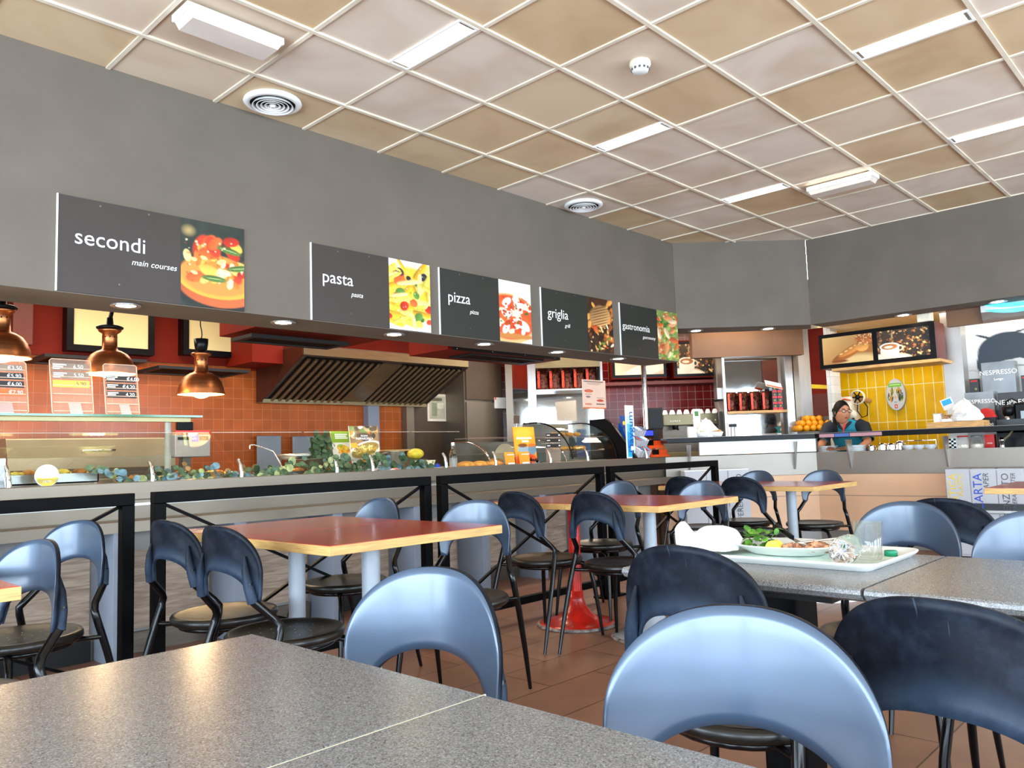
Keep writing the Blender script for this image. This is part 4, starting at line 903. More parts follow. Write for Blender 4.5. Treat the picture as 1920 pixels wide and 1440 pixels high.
g = MB(); g.box(n0.x, n0.x+.02, 2.577, 2.58, n0.z-.03, n0.z); put('orange_mark', g, 'orange_red', t)

# wall boards, range worktop and cooking equipment along the back
t = thing('cooking_range', 'stainless cooking range against the orange tiles', 'kitchen counter', (1.5, 2.6, 0))
put('body', MB().box(-1.0, 4.6, 2.3, 2.98, 0, .88), 'steel_dark', t); put('worktop', MB().box(-1.0, 4.6, 2.26, 2.98, .88, .92), 'steel_bright', t)
for n, (qa, qb, lb) in enumerate((((484, 817), (530, 862), 'grey cutting board leaning on the tiles behind the pan'), ((551, 818), (592, 850), 'grey cutting board leaning on the tiles behind the pan handle'))):
    a, b = PY(*qa, 2.9), PY(*qb, 2.9); solo('cutting_board', MB().box(a.x, b.x, 2.92, 2.94, .92, a.z), 'blue_grey', lb, 'cutting board', 'cutting boards on the range', bev=.02)
t = thing('back_griddle', 'wide stainless griddle behind the hot food, lid standing in for a glass reflection', 'griddle', (.7, 2.2, .92))
a = PY(14, 822, 2.27); b = PY(328, 822, 2.27); put('body', MB().box(a.x, b.x, 2.27, 2.8, .921, 1.02), 'steel_dark', t); put('lid', MB().prism([(2.26, 1.02), (2.26, 1.12), (2.32, a.z), (2.75, a.z), (2.75, 1.02)], (a.x, 0, 0), (0, 1, 0), (0, 0, 1), b.x-a.x), 'lid_reflection', t, bev=.01)  # lid and its beige tone stand in for a reflection in glass
put('handle', MB().tube([(a.x+.5, 2.26, 1.16), (a.x+.5, 2.22, 1.17), (b.x-.5, 2.22, 1.17), (b.x-.5, 2.26, 1.16)], .008, 8), 'chrome', t)
# scale
t = thing('kitchen_scale', 'grey kitchen scale with a red price strip behind the glass', 'scale', (PY(360, 850, 1.15).x, 1.3, .915))
a, b = PY(328, 806, 1.15), PY(395, 856, 1.15); put('column', MB().box((a.x+b.x)/2-.03, (a.x+b.x)/2+.03, 1.25, 1.32, .0, b.z), 'steel_dark', t)
put('display_housing', MB().box(a.x, b.x, 1.15, 1.30, b.z, a.z-.03), 'blue_grey', t, bev=.008); put('red_strip', MB().box(a.x, b.x-.01, 1.143, 1.15, a.z-.035, a.z-.005), 'red', t)
put('screen', MB().box(a.x+.12, a.x+.17, 1.143, 1.15, b.z+.11, b.z+.16), 'blue', t); g = MB(); g.box(a.x+.18, b.x-.02, 1.143, 1.15, b.z+.12, b.z+.15); g.box(a.x+.02, a.x+.10, 1.143, 1.15, b.z+.125, b.z+.145); put('keypad', g, 'black', t)
put('digits', text_mb(MB(), '24', .03, (a.x+.195, 1.142, b.z+.123), (1, 0, 0), (0, 0, 1)), 'lcd_orange', t); put('screen_text', text_mb(MB(), 'N\u00b01', .018, (a.x+.123, 1.142, b.z+.125), (1, 0, 0), (0, 0, 1)), 'white_text', t)
# socket on the tiles
a = PY(345, 797, 2.96); solo('wall_socket', MB().box(a.x-.06, a.x+.09, 2.96, 3.0, a.z-.05, a.z+.03), 'black', 'black wall socket on the orange tiles', 'socket', bev=.005)

# ------------------------------------------------------------------ food on the serving counter
ZW = .915
def tray_food(x0, x1, y0, y1, z, food, label, cat='food tray', mound=.03, n=26, grp='food trays on the counter'):
    t = thing('food_tray', label, cat, ((x0+x1)/2, (y0+y1)/2, z), grp)
    m = MB(); m.box(x0, x1, y0, y1, z, z+.006); m.box(x0, x1, y0, y0+.006, z, z+.05); m.box(x0, x1, y1-.006, y1, z, z+.05); m.box(x0, x0+.006, y0, y1, z, z+.05); m.box(x1-.006, x1, y0, y1, z, z+.05); m.box(x0-.015, x1+.015, y0-.015, y0, z+.045, z+.051); m.box(x0-.015, x1+.015, y1, y1+.015, z+.045, z+.051)
    put('tray', m, 'steel_bright', t); f = MB()
    for k in range(n): f.ball((random.uniform(x0+.04, x1-.04), random.uniform(y0+.04, y1-.04), z+.03+random.uniform(0, mound)), (random.uniform(.03, .05), random.uniform(.025, .04), random.uniform(.012, .025)), 8, 5, jit=.15, mi=k % len(food))
    put('food', f, food, t)
tray_food(-.42, .10, .22, .55, .955, ['omelette', 'omelette', 'toast'], 'deep steel tray of yellow omelettes behind the round price disc')
solo('tray_stand', MB().box(-.40, .08, .23, .54, ZW, .953), 'steel', 'steel box lifting the omelette tray', 'tray stand')
tray_food(.16, .62, .12, .42, ZW, ['toast', 'omelette', 'greens'], 'black rimmed pizza tray left of the eucalyptus', mound=.02)
tray_food(.70, 1.15, .52, .86, ZW, ['omelette', 'toast', 'greens'], 'steel tray of browned food behind the eucalyptus')
tray_food(1.20, 1.62, .22, .52, ZW, ['omelette', 'toast', 'bread'], 'steel tray of baked pasta in front of the pan')
t = thing('round_price_disc', 'round white and yellow price disc standing on the counter', 'sign', (-.20, .10, .948)); c = Vector((PY(88, 892, .09).x, .09, PY(88, 892, .09).z))
put('disc', MB().lathe([(.0005, .003), (.056, .003), (.058, 0), (.056, -.003), (.0005, -.003)], c, 36, axis=(0, -1, 0)), 'white', t)
m = MB(); m.prism([(.050*math.cos(a), .050*math.sin(a)-.004) for a in np.linspace(PI+.1, 2*PI-.1, 18)], c+Vector((0, -.004, 0)), (1, 0, 0), (0, 0, 1), .001); put('yellow_half', m, 'yellow_strip', t)
m = MB(); m.box(c.x-.03, c.x+.03, c.y-.0065, c.y-.005, c.z-.012, c.z-.006); text_mb(m, '18,90', .018, (c.x-.022, c.y-.006, c.z-.036), (1, 0, 0), (0, 0, 1)); put('lettering', m, 'white_text', t)
a = PY(8, 890, .06); t = thing('card_stand', 'tilted white framed card stand at the far left of the counter', 'card stand', (a.x, .06, .948)); m = MB(); m.obox((a.x-.05, .09, 1.02), (.12, .006, .15), (1, -.2, 0), (.1, -.25, 1)); put('card', m, 'bin_grey', t); m = MB(); m.tube([(a.x+.012, .07, .95), (a.x+.0, .085, 1.04), (a.x-.02, .10, 1.10)], .006, 8); put('frame', m, 'chrome', t)

# eucalyptus sprays
def spray(x0, x1, y, z, n, seed, mats, label, h=.06, leaf=.026, nm='eucalyptus_spray', cat='plant', vertical=False):
    rng = random.Random(seed); t = thing(nm, label, cat, ((x0+x1)/2, y, z), 'eucalyptus sprays laid along the counter')
    st = MB(); lf = [MB() for _ in mats]
    for s in range(n):
        a = Vector((rng.uniform(x0, x1), y+rng.uniform(-.05, .08), z+.01)); L_ = rng.uniform(.14, .26)
        if vertical: d_ = Vector((rng.uniform(-.4, .4), rng.uniform(-.3, .3), 1)).normalized()
        else: d_ = Vector((rng.choice((-1, 1)), rng.uniform(-.4, .4), rng.uniform(.0, .55))).normalized()
        pts = [a+d_*(L_*k/5)+Vector((0, 0, .012*math.sin(k*1.3+s))) for k in range(6)]; pts = [Vector((p.x, p.y, max(p.z, z+.006))) for p in pts]; st.tube(pts, .0022, 5)
        for k, p in enumerate(pts[1:]):
            for sd in (-1, 1):
                if rng.random() < .22: continue
                r = leaf*rng.uniform(.6, 1.25); o_ = Vector((rng.uniform(-.02, .02), rng.uniform(-.03, .01), rng.uniform(.0, .03)*1)); u = Vector((rng.uniform(-1, 1), rng.uniform(-.5, .5), rng.uniform(-1, 1))).normalized(); w = Vector((rng.uniform(-.4, .4), -1, rng.uniform(-.2, .9))).normalized(); v = w.cross(u).normalized(); u = v.cross(w)
                m = lf[rng.randrange(len(mats))]; c = p+o_; c.z = max(c.z, z+r*.6)
                vs = [c+w*.002]+[c+u*(r*math.cos(q))+v*(r*.85*math.sin(q)) for q in np.linspace(0, 2*PI, 9)[:-1]]
                m.add(vs, [(0, 1+i, 1+(i+1) % 8) for i in range(8)], True)
    put('stems', st, 'twig', t)
    for m, k in zip(lf, mats): put('leaves', m, k, t)
spray(.18, .62, .10, .948-.03, 11, 3, ['leaf_blue', 'leaf', 'leaf_pale'], 'blue green round leaved eucalyptus spray at the left, nearest the pizza tray', leaf=.021)
spray(.55, .95, .12, .915, 10, 5, ['leaf_blue', 'leaf', 'twig'], 'bluish eucalyptus spray with dry straw around the shelf post', leaf=.022)
spray(.95, 1.42, .10, .915, 11, 8, ['leaf', 'leaf_pale'], 'yellow green leafy spray in front of the steel pot', leaf=.026)
spray(1.45, 1.82, .14, .915, 12, 11, ['leaf', 'leaf'], 'dark green leafy spray below the green food card', leaf=.026)
spray(1.58, 1.78, .45, .95, 12, 12, ['leaf', 'leaf'], 'upright bushy green plant left of the green food card', leaf=.03, vertical=True)
spray(2.18, 2.42, .16, .915, 9, 14, ['leaf', 'leaf_blue'], 'small green sprig between the pots and the bottle', leaf=.03)

# pans and pots
def pot(x, y, r, h, label, m='steel_bright', z=ZW, handles=True, lid=None, nm='cooking_pot', grp='pots and pans on the counter'):
    t = thing(nm, label, 'pot', (x, y, z), grp)
    put('body', MB().lathe([(.001, .004), (r-.006, .004), (r, .012), (r, h), (r+.006, h+.004), (r-.002, h+.006), (r-.005, h), (r-.005, .012), (.001, .008)], t.location, 40), m, t)
    if handles:
        for s in (-1, 1): put('handle', MB().tube([(x+s*r, y-.03, z+h*.75), (x+s*(r+.035), y-.025, z+h*.8), (x+s*(r+.035), y+.025, z+h*.8), (x+s*r, y+.03, z+h*.75)], .005, 8), 'chrome', t)
    if lid: put('board_lid', MB().box(x-r-.03, x+r+.05, y-.05, y+.05, z+h+.006, z+h+.018), lid, t)
    return t
a = PY(580, 880, .42); pot(a.x, .42, .125, .125, 'wide steel pot among the green leaves', handles=False, m='steel')
a = PY(603, 850, .62); t = thing('frying_pan', 'shallow steel pan with a long black handle leaning left of the leaves', 'pan', (a.x-.05, .62, ZW+.13))
put('body', MB().lathe([(.001, .0), (.17, .0), (.205, .035), (.21, .036), (.17, -.004), (.001, -.004)], (a.x-.12, .66, ZW+.135), 40), 'steel_bright', t); put('stand', MB().lathe([(.12, 0), (.13, .13)], (a.x-.12, .66, ZW), 24), 'steel_dark', t)
put('handle', MB().tube([(a.x+.05, .62, ZW+.16), (a.x-.01, .58, ZW+.20), (a.x-.05, .56, ZW+.235)], [.012, .014, .016], 10), 'black', t)
put('spatula', MB().bar((a.x-.12, .55, ZW+.19), (a.x+.06, .5, ZW+.15), .035, .006), 'light_wood', t)
t = thing('serving_ladle', 'steel ladle hooked over the pan of food at the left', 'ladle', (1.2, .5, ZW)); b = PY(468, 842, .55); put('hook', MB().tube([(b.x, .55, b.z), (b.x+.005, .55, b.z+.025), (b.x+.03, .55, b.z+.03), (b.x+.10, .55, b.z+.01), (b.x+.18, .55, b.z-.02), (b.x+.25, .53, ZW+.06)], .005, 8), 'chrome', t); put('bowl', MB().ball((b.x+.27, .53, ZW+.04), (.04, .03, .03), 12, 8), 'chrome', t)
a = PY(728, 866, .40); pot(a.x, .50, .055, .15, 'narrow steel pot just right of the food poster', handles=False, m='steel')
a = PY(757, 866, .40); pot(a.x+.02, .56, .092, .165, 'tall steel stock pot with a wooden board on it', lid='light_wood', handles=False, m='steel_bright')
a = PY(787, 840, .58); t = thing('pot_support', 'steel box behind the patterned bowl', 'stand', (a.x+.02, .62, ZW)); put('body', MB().box(a.x-.06, a.x+.10, .60, .76, ZW, ZW+.10), 'steel', t)
solo('melon', MB().ball((a.x+.02, .66, ZW+.145), (.075, .06, .045), 20, 12), 'lemon', 'yellow melon half lying above the patterned bowl', 'melon')
a = PY(800, 866, .40); t = thing('patterned_bowl', 'cream patterned square bowl beside the green sprig', 'bowl', (a.x, .42, ZW)); put('body', MB().lathe([(.001, .0), (.055, 0), (.085, .09), (.080, .09), (.05, .008), (.001, .006)], (a.x, .42, ZW), 28), 'cream', t)
m = MB()
for k in range(18): an = k*PI/9; rr = .067+.012*((k % 3)-1); m.ball((a.x+math.cos(an)*(rr), .42+math.sin(an)*(rr), ZW+.045+.03*((k % 3)-1)), .008, 6, 4)
put('pattern', m, 'greens', t)
t = thing('water_bottle', 'clear glass bottle with a pale cork by the flat breads', 'bottle', (PY(850, 872, .30).x, .30, ZW)); bx = t.location.x
put('body', MB().lathe([(.001, .002), (.030, .002), (.032, .01), (.032, .12), (.028, .145), (.016, .17), (.014, .195), (.017, .198), (.017, .205), (.012, .205)], t.location, 28), 'bottle_glass', t)
put('cap', MB().lathe([(.013, .196), (.014, .225), (.001, .226)], t.location, 16), 'white', t); put('label_band', MB().lathe([(.0325, .03), (.0325, .10)], t.location, 28), 'acrylic_white', t)
for k, (q, r) in enumerate((((880, 866), .08), ((905, 867), .07), ((930, 866), .08))):
    a = PY(*q, .3); solo('flat_bread', MB().ball((a.x, .34, ZW+.035), (r*1.2, r, .035), 18, 8, jit=.02), 'bread', ['flat golden bread loaf just right of the glass bottle', 'middle flat golden bread loaf on the counter', 'flat golden bread loaf left of the small orange cards'][k], 'bread', 'flat breads on the counter')
a = PY(820, 870, .12); solo('bottle_cap', MB().lathe([(.001, 0), (.022, 0), (.022, .02), (.001, .03)], (a.x, .12, ZW+.035), 18), 'blue', 'blue plastic lid on the counter left of the glass bottle', 'lid')
solo('cap_box', MB().box(a.x-.03, a.x+.03, .09, .16, ZW, ZW+.034), 'cream', 'small cream box under the blue lid', 'box')
a = PY(716, 872, .13); b = PY(760, 868, .13); t = thing('checked_cloth', 'red and white checked cloth on the counter below the pots', 'cloth', ((a.x+b.x)/2, .16, ZW)); m = MB(); n_ = 10
for i in range(n_):
    for j in range(5):
        x0_ = a.x+(b.x-a.x)*i/n_; x1_ = a.x+(b.x-a.x)*(i+1)/n_; y0_ = .07+.05*j
        zf = lambda x, y: ZW+.028+.012*math.sin(x*40)+.010*math.cos(y*60)
        m.add([(x0_, y0_, zf(x0_, y0_)), (x1_, y0_, zf(x1_, y0_)), (x1_, y0_+.05, zf(x1_, y0_+.05)), (x0_, y0_+.05, zf(x0_, y0_+.05))], [(0, 1, 2, 3)], True, (i+j) % 2)
put('fabric', m, ['red', 'white_matte'], t); put('block', MB().box(a.x, b.x, .08, .30, ZW, ZW+.016), 'white', t)

# food cards
def pic_card(nm, label, q, y, pic, texts=(), cat='sign', lean=.12, zbase=None, grp=None, th=.006, rim='white'):
    a = PY(q[0], q[3], y); b = PY(q[1], q[3], y); top = PY(q[0], q[2], y).z; h = top-a.z; w = b.x-a.x; z0 = a.z if zbase is None else zbase; h = top-z0
    t = thing(nm, label, cat, ((a.x+b.x)/2, y, z0), grp); u = Vector((1, 0, 0)); v = Vector((-.03, lean, 1)).normalized(); o = Vector((a.x, y, z0)); n_ = u.cross(v)
    put('board', MB().prism([(0, 0), (w, 0), (w, h), (0, h)], o-n_*th, u, v, th-.0008), rim, t)
    put('picture', pic.mesh(MB(), o, u, v, w, h), 'printed_picture', t)
    for s, size, x, z, m, al in texts: put('lettering', text_mb(MB(), s, size*h, o+u*(x*w)+v*(z*h)+n_*.0008, u, v, .0006, align=al), m, t)
    return t, o, u, v, w, h
p = Pic(44, 60, '#8fae3a', 21).rect(0, .42, 1, 1, '#e9dcd6').noise(.06, 4); p.ell(.55, .66, .42, .20, '#f4efe9', .45, .05).ell(.55, .65, .36, .155, '#e8a13a', .45, .1); p.ell(.45, .57, .2, .1, '#9fc24a', .4, .3); p.scatter(24, ['#e8902a', '#f0b23a', '#f6d24c'], .10, .03, (.35, .56, .8, .78), soft=.3)
for k in range(3): p.rect(.2, .10+.07*k, .85-.08*(k % 2), .145+.07*k, '#f6f8ee')
t, *_ = pic_card('food_card', 'green and white food card with a bowl of orange pasta', (627, 664, 807, 861), .40, p, lean=.2, zbase=None, grp='food cards on the counter')
m = MB(); ll = t.location; m.box(ll.x-.05, ll.x+.05, .42, .50, ZW, ll.z); put('stand', m, 'black_matte', t)
p = Pic(64, 96, '#8a6a42', 22).noise(.3, 6); p.scatter(20, ['#d98a2a', '#5c4a34', '#e9dcc0', '#7c8a4a', '#a89468', '#3f3128'], .14, .07, (0, 0, 1, .34), soft=.1); p.ell(.5, .22, .42, .10, '#4d3b2c', soft=.6); p.rect(0, .78, 1, 1, '#e3dcdc'); p.ell(.5, .56, .62, .20, '#cfc5b8', -.35, .05).ell(.5, .55, .54, .155, '#8f7430', -.35, .1); p.scatter(60, ['#d9b23c', '#b08a34', '#7c5a2a', '#efdc8a', '#a08a4a'], .10, .012, (.12, .44, .88, .68), soft=.3); p.ell(.1, .44, .16, .06, '#e89a2a', soft=.1); p.ell(.8, .80, .16, .07, '#26261f', soft=.06); p.ell(.38, .80, .1, .03, '#e8902a', soft=.2)
t, *_ = pic_card('food_poster', 'tall poster reading regina pappardella with a pasta dish', (662, 716, 798, 881), .22, p, (('REGINA', .055, .5, .76, 'white_text', 'CENTER'), ('PAPPARDELLA', .075, .5, .69, 'white_text', 'CENTER')), lean=.10, zbase=.95, grp='food cards on the counter')
p = Pic(36, 60, '#f2a12a', 23).ell(.5, .2, .5, .2, '#f6b43a', soft=.4); p.ell(.5, .9, .6, .25, '#d8441a', soft=.3); p.ell(.4, .62, .24, .17, '#8fa6b4', soft=.06).ell(.4, .50, .24, .06, '#7a4a22', soft=.2); p.ell(.82, .60, .2, .16, '#6f8fa2', soft=.06).ell(.82, .50, .2, .05, '#d9731e', soft=.2); p.rect(.15, .28, .85, .33, '#fbe7c9').rect(.4, .36, .7, .42, '#fff6ea')
t, o, u, v, w, h = pic_card('orange_hanger_sign', 'orange promo sign with pictures of jars and a brown tag on top', (968, 1008, 800, 858), .30, p, lean=.08, zbase=.935, rim='orange_red', grp=None)
put('tag', MB().box(o.x+.02, o.x+.09, .33, .335, o.z+h+.03, o.z+h+.10), 'door_brown', t); put('stick', MB().tube([(o.x+.05, .335, o.z+h-.02), (o.x+.055, .335, o.z+h+.04)], .004, 6), 'white', t)
def plain_card(q, y, label, m='orange_card', g='small orange price cards'):
    a = PY(q[0], q[3], y); b = PY(q[1], q[3], y); z1 = PY(q[0], q[2], y).z; z0 = .93
    t = thing('price_card', label, 'sign', ((a.x+b.x)/2, y, z0), g); put('card', MB().obox(((a.x+b.x)/2, y, (z0+z1)/2), (b.x-a.x, .003, z1-z0), (1, 0, 0), (0, .15, 1)), m, t); e = MB(); e.box(a.x+.02, b.x-.02, y-.018, y-.0165, z0+.01, z0+.03); e.box(a.x+.015, b.x-.015, y-.012, y-.010, z1-.025, z1-.018); put('print', e, 'white_text', t)
plain_card((947, 965, 848, 868), .12, 'small orange price card, left of two by the orange jar sign'); plain_card((974, 993, 847, 867), .12, 'small orange price card, right of two by the orange jar sign')
t = thing('label_holder', 'clear stand with three black price labels beside the orange jar sign', 'sign', (PY(1037, 862, .14).x, .14, .93)); a, b = PY(1023, 812, .14), PY(1052, 862, .14)
put('acrylic_sheet', MB().box(a.x, b.x, .14, .144, .93, a.z), 'acrylic', t)
for k in range(3):
    z = a.z-.035-k*.047; s = put('price_label', MB().box(a.x, b.x, .136, .14, z, z+.032), 'black_strip', t); g = MB(); g.box(a.x+.01, a.x+.05, .134, .136, z+.012, z+.02); g.box(b.x-.03, b.x-.01, .134, .136, z+.010, z+.022); put('lettering', g, 'white_text', s)
t = thing('snack_bundle', 'brown and grey wrapped snack bundle right of the orange cards', 'snack', (PY(1006, 866, .16).x, .16, .915)); m = MB()
for k in range(9): m.ball((t.location.x+random.uniform(-.04, .04), .16+random.uniform(-.02, .03), .955+random.uniform(-.01, .04)), (.02, .018, .02), 8, 6, jit=.1, mi=k % 3)
put('wrappers', m, ['foil_brown', 'orange_red', 'silver_box'], t); put('dish', MB().box(t.location.x-.06, t.location.x+.06, .11, .22, .915, .935), 'dark_box', t)
# white oval dish leaning at the back
a = PY(957, 858, .55); t = thing('oval_platter', 'white oval platter standing on edge behind the small orange cards', 'platter', (a.x, .6, ZW)); m = MB(); ro = (.16, .17)
m.prism([(ro[0]*math.cos(q), max(-.04, ro[1]*math.sin(q))) for q in np.linspace(0, 2*PI, 40)[:-1]], (a.x, .60, ZW+.045), (1, 0, 0), (0, .12, 1), .008); put('plate', m, 'cream', t, bev=.002)

# ================================================================== BAR COUNTER (diagonal corner, then along the right)
DU = Vector((1, -1, 0)).normalized(); DN = Vector((-1, -1, 0)).normalized()   # along the diagonal to the right; toward the room
UP = Vector((0, 0, 1)); YU = Vector((0, -1, 0)); XN = Vector((-1, 0, 0))
A0 = Vector((5.47, .0, 0)); A1 = Vector((6.575, -1.105, 0)); A2 = Vector((6.575, -8.4, 0))
def dbox(mb, s, a, b, d0, d1, z0, z1, mi=None):
    """box on the diagonal frame: a..b along DU measured from the foot point of the line x+y=s, d0..d1 deeper (away from the room)"""
    o = Vector((s/2, s/2, 0)); c = o+DU*((a+b)/2)-DN*((d0+d1)/2)+UP*((z0+z1)/2)
    return mb.obox(c, (b-a, d1-d0, z1-z0), DU, mi=mi)
def da(px, py, s):
    p = PD(px, py, s); return (p-Vector((s/2, s/2, 0))).dot(DU), p.z
def ring(mb, o0, o1, z0, z1, mi=None):
    # strip following the counter line, offset o0..o1 (positive = toward the room)
    k = math.tan(R(22.5)); 
    def off(o): return [(A0+DN*o), Vector((A1.x-o, A1.y-o*k, 0)), Vector((A2.x-o, A2.y, 0))]
    P_, Q_ = off(o0), off(o1)
    for i in (0, 1):
        v = [P_[i], P_[i+1], Q_[i+1], Q_[i]]; vs = [p+UP*z0 for p in v]+[p+UP*z1 for p in v]
        mb.add(vs, [(0, 1, 2, 3), (7, 6, 5, 4), (0, 4, 5, 1), (1, 5, 6, 2), (2, 6, 7, 3), (3, 7, 4, 0)], mi=mi)
    return mb
t = thing('bar_counter', 'stainless and peach fronted bar counter turning the corner', 'counter', (6.6, -1.2, 0))
put('front_steel', ring(MB(), -.03, 0, .725, .945), 'steel_bar', t); put('worktop', ring(MB(), -.42, -.03, .90, .93), 'steel_bright', t)
put('front_panel', ring(MB(), -.06, -.01, .16, .722), 'peach', t); put('groove', ring(MB(), -.01, -.0085, .505, .511), 'brown_strip', t); put('plinth', ring(MB(), -.10, -.04, 0, .16), 'steel_panel_grey', t); put('carcass', ring(MB(), -.38, -.10, 0, .88), 'steel_dark', t)
t = thing('bar_shelf', 'black edged raised bar shelf on steel brackets', 'shelf', (6.5, -1.3, .93))
put('top', ring(MB(), -.22, .10, 1.088, 1.135), 'black', t, bev=.004); put('surface', ring(MB(), -.215, .095, 1.135, 1.139), 'steel_panel_grey', t)
m = MB(); a, z = da(1310, 840, 5.47); b, z = da(1528, 840, 5.47); dbox(m, 5.47, a, b, -.03, .0, .955, 1.087); put('white_fascia', m, 'white', t)
def bracket(c, u, n):
    m = MB(); m.prism([(-.10, 1.064), (.045, 1.064), (.0, .79), (-.012, .79)], c-u*.006, n, UP, .012); return m
for c, u, n in ((A0+DU*.24, DU, DN), (A0+DU*1.33, DU, DN), (Vector((6.575, -1.45, 0)), YU, XN), (Vector((6.575, -2.33, 0)), YU, XN), (Vector((6.575, -3.2, 0)), YU, XN)):
    m = MB(); P_ = [(.10, 1.064), (-.05, 1.064), (.002, .78), (.014, .78)]; w = u*.007
    A = [c+n*p+UP*q for p, q in P_]; m.add([x-w for x in A]+[x+w for x in A], [(0, 1, 2, 3), (7, 6, 5, 4), (0, 4, 5, 1), (1, 5, 6, 2), (2, 6, 7, 3), (3, 7, 4, 0)])
    put('bracket', m, 'steel_bright', t)
for y0, y1, m_ in ((-1.19, -1.34, 'pink_band'), (-1.345, -1.49, 'blue_band'), (-1.495, -1.80, 'pink_band')):
    put('edge_sticker', MB().box(6.4735, 6.475, y1, y0, 1.094, 1.128), m_, t)
p = PY(1211, 780, .47); solo('steel_pole', MB().lathe([(.028, 0), (.028, 1.79)], (p.x, .47, .915), 24, caps=True), 'chrome', 'bright steel pole from the counter to the bulkhead above the blue pack rack', 'pole')

# ------------------------------------------------------------------ light boxes over the bar
def coffee_pic():
    p = Pic(88, 58, '#1d1512', 31).grad('#4b3a2b', '#15110f', .4); p.scatter(170, ['#7c4a26', '#4a2b18', '#b3793f', '#2a1a12', '#8f5c30', '#e0b070'], .030, .028, (0, 0, 1, 1), soft=.35, shade=.8); p.scatter(60, ['#f0cd94', '#120c0a'], .016, .005, (0, 0, 1, .95), soft=.4)
    p.ell(.28, 1.0, .42, .20, '#cdb79a', .1, .05); p.ell(.28, .97, .34, .13, '#e7d8bf', .1, .1); p.ell(.44, .66, .07, .11, '#d9c7a8', soft=.1).ell(.44, .66, .04, .07, '#3b2a1e', soft=.1); p.ell(.24, .74, .19, .26, '#e9dcc4', soft=.05, shade=-.3); p.ell(.24, .58, .20, .14, '#f3e9d6', soft=.05).ell(.24, .59, .165, .105, '#a8683a', soft=.08).ell(.22, .60, .10, .055, '#f0dfc2', soft=.3); p.ell(.30, .18, .02, .22, '#e2c9a0', .1, .9, .6); return p
def bread_pic():
    p = Pic(88, 58, '#c79350', 32).grad('#d8b070', '#a46a34', .7); p.ell(.75, .95, .5, .3, '#e3c083', soft=.5); p.ell(.52, .66, .40, .16, '#a05a24', -.5, .1, shade=.6); p.ell(.60, .52, .34, .13, '#c9803a', -.5, .12, shade=.7)
    for k in range(5): p.ell(.38+.1*k, .66-.09*k, .05, .03, '#f0c27c', -.4, .5)
    p.ell(.8, .45, .14, .2, '#d99348', .2, .12, shade=.8); p.ell(.86, .18, .2, .2, '#b5662e', .1, .15, shade=.5); p.scatter(60, ['#e8c08a', '#8f4c20'], .02, .02, (.7, .02, 1, .4), soft=.4); p.ell(.35, .92, .2, .06, '#7d4218', soft=.4); return p
def panel_d(q0, q1, s, depth, label, pics, nm='picture_lightbox', frame='black', side='red_paint'):
    a0, z1 = da(*q0, s); a1, z0 = da(*q1, s); o = Vector((s/2, s/2, 0)); t = thing(nm, label, 'light box', o+DU*((a0+a1)/2)+UP*z0, 'picture light boxes over the bar')
    m = MB(); dbox(m, s, a0, a1, .01, depth, z0-.015, z1+.015); put('casing', m, side, t); w = .035; n_ = len(pics); m = MB(); dbox(m, s, a0, a1, 0, .01, z0, z1); put('frame', m, frame, t)
    for k, pc in enumerate(pics):
        b0 = a0+(a1-a0)*k/n_+w; b1 = a0+(a1-a0)*(k+1)/n_-w; put('picture', pc.mesh(MB(), o+DU*b0+DN*.003+UP*(z0+w), DU, UP, b1-b0, z1-z0-2*w), 'printed_picture', t)
    return t
panel_d((1262, 641), (1354, 704), 8.1, .30, 'picture light box with a coffee cup and beans over the espresso machine', [coffee_pic()])
cr = Pic(40, 30, '#c9a58a', 33).noise(.2, 3).ell(.7, .8, .6, .25, '#e3cdb4', -.4, .2)
panel_d((1146, 650), (1250, 706), 8.1, .30, 'picture light box with a pale picture mostly hidden by the gastronomy board', [cr])
m = MB(); a0, z = da(1130, 708, 8.1); a1, z = da(1352, 708, 8.1); dbox(m, 8.1, a0, a1, -.01, .34, z-.06, z-.02); solo('lightbox_shelf', m, 'dark_red', 'dark red shelf board under the coffee picture light boxes', 'shelf')
m = MB(); pass
# double light box on the right
XL = 7.0; a, b = PX(1534, 628, XL), PX(1757, 676, XL); z1 = 2.205; z0 = 1.835
t = thing('picture_lightbox', 'double picture light box with bread and a coffee cup above the woman', 'light box', (XL, (a.y+b.y)/2, z0), 'picture light boxes over the bar')
put('casing', MB().box(XL+.01, XL+.32, b.y, a.y, z0, z1), 'dark_red', t); put('frame', MB().box(XL, XL+.01, b.y, a.y, z0, z1), 'black', t); ym = a.y+(b.y-a.y)*.5
for y0, y1, pc in ((a.y-.04, ym+.02, bread_pic()), (ym-.03, b.y+.05, coffee_pic())): put('picture', pc.mesh(MB(), (XL-.003, y0, z0+.04), YU, UP, y0-y1, z1-z0-.08), 'printed_picture', t)
put('under_shelf', MB().box(XL+.0, XL+.45, b.y-.03, a.y-.12, z0-.035, z0-.005), 'light_wood', t)
q = PX(1731, 600, 6.98); solo('speaker_box', MB().box(6.98, 7.08, q.y-.07, q.y+.06, z1+.003, z1+.14), 'cream', 'small white box on top of the double picture light box', 'box', bev=.01)
